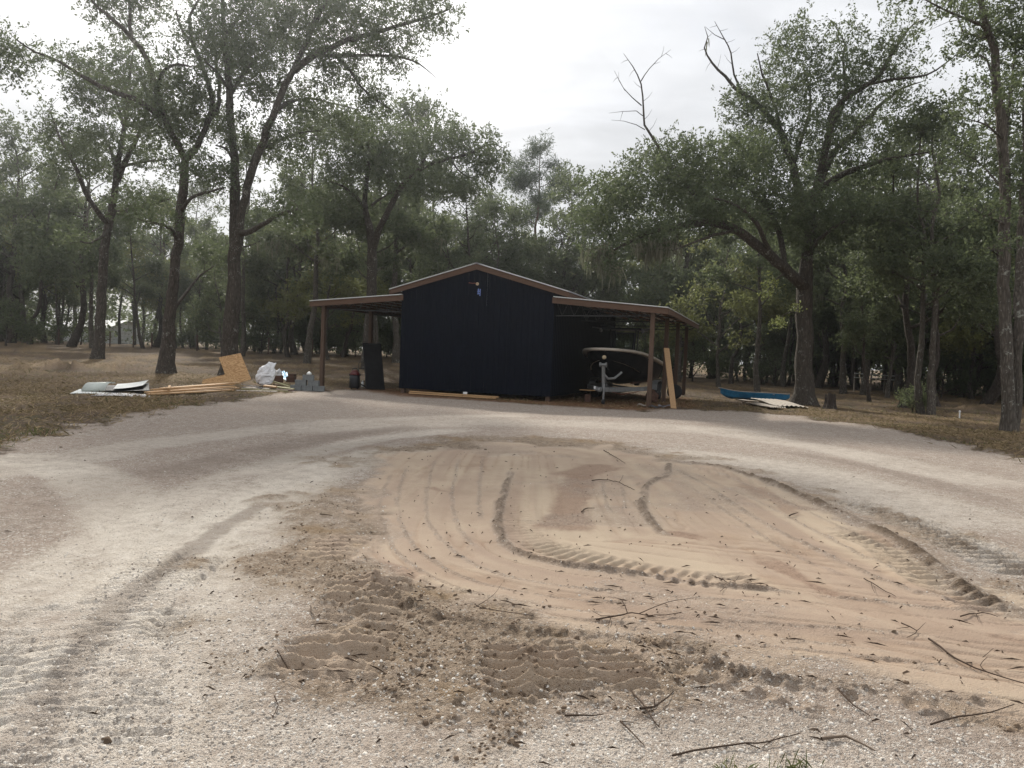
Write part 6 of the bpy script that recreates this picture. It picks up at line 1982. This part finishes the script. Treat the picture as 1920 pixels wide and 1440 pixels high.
LAB = {'oak1': 'dark trunked oak in the woods round the clearing', 'oak2': 'broad low branched oak in the woods round the clearing', 'oak3': 'pale barked oak with moss in the woods', 'slim1': 'slim pale barked tree in the woods', 'slim2': 'slim dark barked tree in the woods',
       'pine': 'tall bare stemmed pine in the woods', 'oak4': 'olive leaved oak in the woods', 'under3': 'low olive leaved tree in the woods', 'under1': 'low bushy dark stemmed tree under the woods canopy', 'under2': 'low bushy pale stemmed tree under the woods canopy', 'bare': 'leafless grey tree standing in the woods', 'shrub1': 'tall dark shrub at the foot of the woods', 'shrub2': 'low green shrub at the foot of the woods'}
GRP = {k: 'trees of the woods' if 'shrub' not in k else 'shrubs under the woods' for k in LAB}
taken = []
ZONE = [(90, 'at the left edge'), (250, 'behind the slim leaning oak'), (370, 'behind the tall forked oak'), (490, 'behind the twin stemmed oak'), (590, 'behind the scrap pile'), (680, 'behind the left lean-to'), (760, 'behind the black panel'), (900, 'behind the left half of the building'), (1040, 'behind the right half of the building'),
        (1180, 'behind the boat'), (1300, 'behind the right lean-to posts'), (1400, 'behind the canoe bow'), (1540, 'behind the great oak'), (1690, 'behind the pipe fence'), (1800, 'behind the two spotted trunks'), (9999, 'at the right edge')]


def place_label(key, px_, back):
    z_ = next(n_ for b_, n_ in ZONE if px_ < b_)
    w_ = {'oak1': 'dark trunked oak', 'oak2': 'broad low branched oak', 'oak3': 'pale barked mossy oak', 'slim1': 'slim pale barked tree', 'slim2': 'slim dark barked tree', 'pine': 'tall bare stemmed pine', 'oak4': 'olive leaved oak', 'under3': 'olive leaved bushy tree', 'under1': 'low bushy dark stemmed tree', 'under2': 'low bushy pale stemmed tree',
          'bare': 'leafless grey tree', 'shrub1': 'tall dark shrub', 'shrub2': 'low green shrub'}[key]
    return w_ + (' before the woods ' if back < 9 else ' in the woods ' if back < 24 else ' deep in the woods ') + z_




def scatter(n, keys, wts, d0, d1, smin, smax, gap, lo=-160, hi=2090):
    c = 0
    tries = 0
    while c < n and tries < n * 30:
        tries += 1
        px_ = rngF.uniform(lo, hi)
        key0 = 'x'
        dd = edge(px_) + rngF.uniform(d0, d1)
        x, y = (px_ - 960) / F * dd, dd
        if any((x - a) ** 2 + (y - b) ** 2 < gap * gap for a, b in taken):
            continue
        if 120 < px_ < 275 and dd < 106 and key0 != 'slim':
            continue
        if 1150 < px_ < 1330 and dd < 45 or (-24 < x + 34 < 14 and 100 < y < 114 and px_ < 400):
            continue
        taken.append((x, y))
        key = keys[rngF.choice(len(keys), p=wts)]
        if key == 'pine' and px_ > 1150:
            key = 'oak3'
        s = rngF.uniform(smin, smax) * (1.0 if px_ > 300 else 1.0)
        if 760 < px_ < 1120:
            s *= 0.80
        plant(key, x, y, s, rngF.uniform(0, 6.28), place_label(key, px_, dd - edge(px_)), 'shrub' if 'shrub' in key else 'tree', GRP[key], (rngF.normal(0, .025), rngF.normal(0, .03)), rngF.uniform(.92, 1.12))
        c += 1


scatter(60, ['oak1', 'oak2', 'oak3', 'oak4', 'slim1', 'slim2', 'pine', 'bare'], [.16, .15, .16, .13, .16, .16, .05, .03], 1, 22, .72, 1.0, 3.2)
scatter(38, ['oak1', 'oak2', 'oak3', 'oak4', 'slim1', 'pine'], [.20, .20, .20, .15, .12, .13], 22, 48, .85, 1.12, 4.2)
scatter(36, ['under1', 'under2', 'under3'], [.35, .35, .3], 3, 34, .7, 1.15, 2.2)
scatter(24, ['under1', 'under2', 'under3', 'slim2'], [.3, .3, .2, .2], 2, 22, .9, 1.35, 1.8, 1480, 2090)
scatter(12, ['under1', 'under2', 'under3'], [.35, .35, .3], 4, 22, .9, 1.3, 1.8, 430, 800)
scatter(34, ['slim1', 'slim2'], [.5, .5], .5, 18, .7, 1.0, 1.6)
scatter(46, ['shrub1', 'shrub2'], [.6, .4], 1.5, 14, .7, 1.3, 1.2)
same = {}
for o_ in [q for q in bpy.data.objects if q.parent is None and q.get('group') in ('trees of the woods', 'shrubs under the woods')]:
    same.setdefault(o_['label'], []).append(o_)
for lab_, os_ in same.items():
    if len(os_) > 1:
        os_.sort(key=lambda q: q.location.y)
        wn_ = {2: ['nearer', 'farther'], 3: ['nearest', 'middle', 'farthest'], 4: ['nearest', 'second nearest', 'third nearest', 'farthest'], 6: ['nearest', 'second nearest', 'third nearest', 'fourth nearest', 'fifth nearest', 'farthest'], 5: ['nearest', 'second nearest', 'third nearest', 'fourth nearest', 'farthest']}.get(len(os_))
        for q_, o_ in enumerate(os_):
            if wn_:
                o_['label'] = wn_[q_] + ' ' + lab_
for k_, r_ in PROTO.items():
    if k_ not in USED:
        plant(k_, -46, 90, 1, 0, LAB[k_], 'tree', GRP[k_])

# undergrowth that closes the view between the trunks
rngU = np.random.default_rng(15)
nU = 1000
pxU = rngU.uniform(-120, 2060, nU)
dU = np.array([edge(q) for q in pxU]) + rngU.uniform(6, 52, nU)
cU = np.stack([(pxU - 960) / F * dU, dU, rngU.uniform(.3, 4.4, nU)], 1)
keepU = ~((pxU > 110) & (pxU < 280) & (dU < 112))
cU = cU[keepU]
cU[:, 2] += terrain(cU[:, 0], cU[:, 1])
pU = np.repeat(cU, 75, 0) + rngU.normal(0, 1, (len(cU) * 75, 3)) * (.95, .95, .55)
pU = pU[pU[:, 2] > terrain(pU[:, 0], pU[:, 1])]
tag(link('undergrowth', leaf_mesh('undergrowth', pU, .26, M['leaf_bush'], rngU, .12, .7, .5, np.repeat(.22, len(pU)), sprig=.4)), 'tangled green undergrowth filling the woods between the trunks', 'undergrowth', None, 'stuff')

# far wood that reads as one mass
rngW = np.random.default_rng(5)
nW = 520
aW = rngW.uniform(-.80, .80, nW)
dW = rngW.uniform(104, 165, nW)
hW = rngW.uniform(7, 13, nW) * np.where((aW > -.12) & (aW < .10), .72, 1.0)
cW = np.stack([np.sin(aW) * dW, np.cos(aW) * dW, hW * rngW.uniform(.25, 1.0, nW)], 1)
ptsW = np.repeat(cW, 110, 0) + rngW.normal(0, 1, (nW * 110, 3)) * (1.7, 1.7, 1.3)
ptsW = ptsW[ptsW[:, 2] > .2]
o = link('distant_woods', leaf_mesh('distant_woods', ptsW, .50, M['leaf_fore'], rngW, .3, .7, .6, np.repeat(.25, len(ptsW))))
tag(o, 'far off mass of trees closing the view behind the woods', 'woods', None, 'stuff')
paths = []
for q in range(150):
    a, d = rngW.uniform(-.75, .75), rngW.uniform(102, 150)
    x, y = math.sin(a) * d, math.cos(a) * d
    H = rngW.uniform(8, 15)
    paths.append((np.array([[x, y, 0], [x + rngW.normal(0, .3), y, H * .5], [x + rngW.normal(0, .5), y, H]]), np.array([.22, .16, .06]), 5, 0.0))
v, f = tubes_mesh(paths)
o = link('distant_trunks', fast_mesh('distant_trunks', v, f, np.full(len(f), 4), M['bark_dark'], True))
tag(o, 'far off trunks inside the mass of woods', 'trunks', None, 'stuff')

# ------------------------------------------------------------------ litter on the ground
rngL = np.random.default_rng(99)


def drop(n, r0, r1, half, dens, pw=1.0):
    """random ground points, thick near the camera, kept with probability dens(x, y)"""
    r = 1 / (1 / r1 + (1 / r0 - 1 / r1) * rngL.uniform(0, 1, n) ** pw)
    a = np.radians(rngL.uniform(-half, half, n))
    x, y = r * np.sin(a), r * np.cos(a)
    k = rngL.uniform(0, 1, n) < dens(x, y)
    return x[k], y[k]


def mask_at(m):
    g = m.reshape(nR, nA)[:, :len(a_f)]

    def fn(x, y):
        ir = np.clip(np.interp(np.hypot(x, y), RAD, np.arange(nR)), 0, nR - 1).astype(int)
        ia = np.clip(np.interp(np.degrees(np.arctan2(x, y)), a_f, np.arange(len(a_f))), 0, len(a_f) - 1).astype(int)
        return g[ir, ia]
    return fn


m_sand, m_soil, m_drive, m_straw = mask_at(sand), mask_at(soil), mask_at(drive), mask_at(straw)
ICO = np.array([(-.5, -.5, -.3), (.6, -.4, -.3), (.4, .6, -.3), (-.6, .4, -.3), (-.2, -.45, .35), (.45, .05, .42), (-.15, .42, .38)])
ICF = [(0, 1, 5), (0, 5, 4), (1, 2, 5), (2, 6, 5), (2, 3, 6), (3, 0, 4), (3, 4, 6), (4, 5, 6)]


def pebbles(name, x, y, size, mat, sink, label, cat, vlo, vhi):
    n = len(x)
    z = gh(x, y)
    a = rngL.uniform(0, 6.28, n)
    s = size * np.exp(np.clip(rngL.normal(0, .45, n), -1, .95))
    sh = ICO[None] * (1 + rngL.normal(0, .16, (n, 7, 3)))
    sh = sh * np.array([1, 1, .75]) * s[:, None, None]
    c, d = np.cos(a)[:, None], np.sin(a)[:, None]
    v = np.stack([sh[..., 0] * c - sh[..., 1] * d + x[:, None], sh[..., 0] * d + sh[..., 1] * c + y[:, None], sh[..., 2] + z[:, None] + (s * sink)[:, None]], -1).reshape(-1, 3)
    f = (np.array(ICF)[None] + (np.arange(n) * 7)[:, None, None]).reshape(-1)
    o = link(name, fast_mesh(name, v, f, np.full(n * 8, 3), mat, False, {'v': np.repeat(rngL.uniform(vlo, vhi, n), 7)}))
    tag(o, label, cat, None, 'stuff')


x, y = drop(60000, 2.5, 11, 38, lambda x, y: np.clip(m_drive(x, y) * (1 - m_sand(x, y)) * (1 - .75 * m_soil(x, y)), 0, 1) * (.3 + .7 * (fbm(x * 1.3, y * 1.3, 71, 3) > .5)))
pebbles('gravel', x, y, .0068, M['stone'], .05, 'loose pale limestone gravel scattered over the drive', 'gravel', .1, 1)
x, y = drop(24000, 2.5, 14, 38, lambda x, y: np.clip(m_soil(x, y) * 1.3 - .2, 0, 1) * (fbm(x * 2.2, y * 2.2, 73, 3) > .47))
pebbles('soil_clods', x, y, .0105, M['clod'], .10, 'crumbs of dark moist soil along the scraped edges', 'soil', 0, 1)
x, y = drop(130, 2.6, 16, 38, lambda x, y: np.clip(m_soil(x, y) + .15 * m_drive(x, y), 0, 1))
pebbles('large_clods', x, y, .022, M['clod'], .10, 'larger lumps of dark soil in the torn up ground', 'soil', 0, .8)


def blades(name, x, y, L, wd, mat, lie, label, cat, vlo=0., vhi=1., lift=.0, along=None):
    n = len(x)
    z = gh(x, y) + lift
    a = rngL.uniform(0, 6.28, n) if along is None else along + rngL.normal(0, .35, n) + math.pi * rngL.integers(0, 2, n)
    el = np.abs(rngL.normal(0, lie, n))
    l = L * rngL.uniform(.4, 1.4, n)
    d = np.stack([np.cos(a) * np.cos(el), np.sin(a) * np.cos(el), np.sin(el)], 1) * l[:, None]
    s = np.stack([-np.sin(a), np.cos(a), rngL.normal(0, .4, n)], 1) * (wd * rngL.uniform(.5, 1.4, n))[:, None]
    p = np.stack([x, y, z], 1)
    v = np.stack([p - s, p + s, p + d * .55 + s * .7 + (0, 0, .01), p + d], 1).reshape(-1, 3)
    o = link(name, fast_mesh(name, v, np.arange(4 * n), np.full(n, 4), mat, False, {'v': np.repeat(rngL.uniform(vlo, vhi, n), 4)}))
    tag(o, label, cat, None, 'stuff')


x, y = drop(170000, 13, 60, 39, lambda x, y: np.clip((1 - m_drive(x, y)) * (.25 + .75 * m_straw(x, y)), 0, 1))
blades('dry_grass', x, y, .13, .008, M['straw'], .40, 'dead grass and pine straw covering the field', 'grass', 0, 1)
x, y = drop(26000, 13, 45, 39, lambda x, y: (1 - m_drive(x, y)) * (fbm(x * .5, y * .5, 91, 3) > .56))
blades('field_weeds', x, y, .10, .008, M['grass'], .9, 'low green and brown weeds growing in the field', 'weeds', 0, 1)
x, y = drop(600, 2.6, 18, 38, lambda x, y: .2 + .8 * np.clip(m_sand(x, y) * .5 + m_soil(x, y), 0, 1))
blades('twig_litter', x, y, .055, .0018, M['twig'], .18, 'tiny broken twigs and leaf bits strewn on the ground', 'litter', 0, .8, .006)
x, y = drop(300, 2.6, 18, 38, lambda x, y: .3 + .7 * m_sand(x, y))
blades('leaf_litter', x, y, .022, .006, M['twig'], .3, 'small dead leaves strewn over the scraped sand', 'litter', 0, .8, .006)
x, y = drop(260, 3.6, 7.5, 38, lambda x, y: np.clip(m_sand(x, y) * sstep(6.6, 5.2, y), 0, 1))
blades('dragged_twigs', x, y, .11, .0013, M['twig'], .06, 'thin broken twigs dragged flat across the lower strip of sand', 'litter', 0, .5, .006, -.22)
x, y = drop(350, 4.5, 13, 38, lambda x, y: np.clip(m_sand(x, y), 0, 1))
blades('sand_crumbs', x, y, .03, .005, M['clod'], .3, 'small dark crumbs scattered on the scraped sand', 'litter', 0, .6, .004)
for px_, py_, k in ((1362, 1438, 16), (1462, 1434, 12), (1505, 1440, 18), (1395, 1440, 8)):
    c = on(px_, py_)
    xs, ys = c[0] + rngL.normal(0, .03, k), c[1] + rngL.normal(0, .03, k)
    blades('grass_tuft', xs, ys, .07, .0022, M['grass'], 1.3, {1362: 'dry grass tuft at the bottom edge, leftmost of three', 1462: 'middle grass tuft at the bottom edge', 1505: 'green grass tuft at the bottom edge, rightmost of three', 1395: 'thin sprig of grass beside the leftmost tuft'}[px_], 'grass tuft')
    g_ = bpy.data.objects[-1] if False else [q for q in bpy.data.objects if q.name.startswith('grass_tuft')][-1]
    g_['kind'] = 'thing'


def stick(pts, r, label, forks=(), v0=.3):
    """a fallen branch through ground pixels with side twigs"""
    r = r * .6
    P = np.array([on(*q[:2]) + (0, 0, (q[2] if len(q) > 2 else .012) + r) for q in pts])
    o0 = P[0].copy()
    paths = []
    pp, rr_ = resample(P - o0, np.linspace(r, r * .4, len(P)), .06)
    pp = pp + rngL.normal(0, r * .35, pp.shape)
    paths.append((pp, rr_, 6, 0.0))
    for t, px_, py_, h_ in forks:
        a = pp[int(t * (len(pp) - 1))]
        b = on(px_, py_) - o0 + (0, 0, h_)
        q, rq = resample(np.array([a, (a + b) / 2 + rngL.normal(0, .015, 3), b]), np.linspace(r * .6, r * .2, 3), .05)
        paths.append((q, rq, 5, 0.0))
    v, f = tubes_mesh(paths)
    o = link('fallen_stick', fast_mesh('fallen_stick', v, f, np.full(len(f), 4), M['twig'], True, {'v': np.full(len(v), v0)}), None, tuple(o0))
    tag(o, label, 'stick', 'sticks on the scraped ground')


stick([(582, 1137), (584, 1148), (592, 1158), (590, 1172)], .010, 'short curved peeled stick beside the left tread print', v0=.95)
stick([(1118, 1162), (1160, 1156), (1185, 1146), (1215, 1153), (1278, 1150)], .009, 'long crooked branch lying across the middle of the sand', [(.2, 1135, 1180, .02), (.45, 1140, 1128, .05), (.6, 1300, 1130, .04), (.3, 1110, 1148, .02)], .25)
stick([(1742, 1206), (1790, 1238), (1850, 1265), (1925, 1292)], .010, 'long branch slanting down to the right edge of the sand', [(.5, 1862, 1225, .03), (.7, 1850, 1250, .06)], .2)
stick([(1183, 1295), (1205, 1322), (1235, 1360), (1165 + 70, 1350)], .008, 'stick standing out of the dark soil near the bottom centre', [(.6, 1240, 1330, .06)], .3)
stick([(1162, 1352), (1180, 1368), (1208, 1396)], .008, 'straight stick in the pale gravel at the bottom centre', [(.3, 1190, 1358, .02)], .35)
stick([(1058, 1342), (1090, 1338), (1132, 1337)], .009, 'bowed twig at the edge of the pale gravel', [], .25)
stick([(1200, 1332), (1228, 1325), (1262, 1302)], .011, 'dark stick beside the tread blocks', [(.4, 1225, 1312, .04)], .2)
stick([(1540, 1387), (1585, 1383), (1612, 1398), (1640, 1412)], .012, 'pale brown stick at the bottom right gravel', [], .8)
stick([(1262, 1412), (1350, 1398), (1440, 1390), (1500, 1374)], .008, 'long thin twig along the bottom gravel', [(.6, 1460, 1382, .03)], .25)
stick([(1570, 1300), (1600, 1325), (1632, 1346)], .008, 'straight stick right of centre near the bottom', [], .3)
stick([(1745, 1362), (1800, 1350), (1860, 1340), (1900, 1328)], .008, 'thin branch in the soil at the lower right', [(.4, 1810, 1338, .03)], .25)
stick([(1132, 842), (1150, 853), (1172, 866)], .012, 'small stick at the top of the sand patch', [], .3)
stick([(1110, 900), (1150, 899), (1190, 917)], .012, 'dark twig in the upper part of the sand', [(.5, 1168, 893, .05)], .2)
stick([(1090, 960), (1102, 953), (1115, 955)], .012, 'short dark twig in the middle of the sand', [], .2)
stick([(890, 1130), (905, 1142), (960, 1150), (1000, 1152)], .006, 'thin twig left of the long crooked branch', [(.2, 940, 1113, .08)], .25)
stick([(1620, 1085), (1650, 1105), (1680, 1120)], .008, 'forked twig in the right part of the sand', [(.4, 1640, 1120, .03)], .25)
stick([(1800, 1160), (1840, 1152), (1870, 1160)], .008, 'twig near the right berm of the sand', [(.5, 1835, 1170, .02)], .25)
stick([(520, 1230), (545, 1250), (550, 1262)], .006, 'thin twig in the dark soil left of the tread print', [], .2)
stick([(515, 1310), (522, 1325), (512, 1345)], .006, 'thin curved twig at the lower left soil', [], .2)
stick([(1340, 1080), (1365, 1092), (1350, 1110)], .007, 'small forked twig by the lower cleat marks', [(.5, 1385, 1085, .04)], .25)
stick([(600, 960), (622, 962)], .012, 'short stick at the left rim of the sand', [], .3)
stick([(1690, 1175), (1720, 1190), (1700, 1200)], .007, 'small twig cluster on the lower right sand', [(.5, 1735, 1180, .04), (.3, 1680, 1190, .03)], .2)
stick([(1480, 965), (1495, 960)], .014, 'dark chip of wood right of the thin ridge', [], .3)
cp = empty('pipe_riser', on(1799, 783))
tag(cp, 'small white pipe riser standing in the grass near the right edge', 'pipe')
MB().tube([(0, 0, -.05), (0, 0, .22)], .022, 10).build('pipe', M['white_plastic'], cp)
MB().lathe([(.026, .20), (.033, .21), (.033, .25), (.016, .265)], 12).build('cap', M['white_plastic'], cp)

# ------------------------------------------------------------------ haze volume added for depth and the lens glare veil
hz_ = MB().box((0, 60, 14.0), (420, 330, 32.0)).build('haze', None)
hm = bpy.data.materials.new('haze')
hm.use_nodes = True
ht2 = hm.node_tree
ht2.nodes.clear()
pv = N(ht2, 'ShaderNodeVolumePrincipled', {'Color': (0.86, 0.90, 0.93, 1), 'Density': 0.0005, 'Anisotropy': 0.75})
om = N(ht2, 'ShaderNodeOutputMaterial')
ht2.links.new(pv.outputs[0], om.inputs['Volume'])
hz_.data.materials.append(hm)
tag(hz_, 'thin haze volume added for depth and the veil of sun glare', 'haze', None, 'stuff')
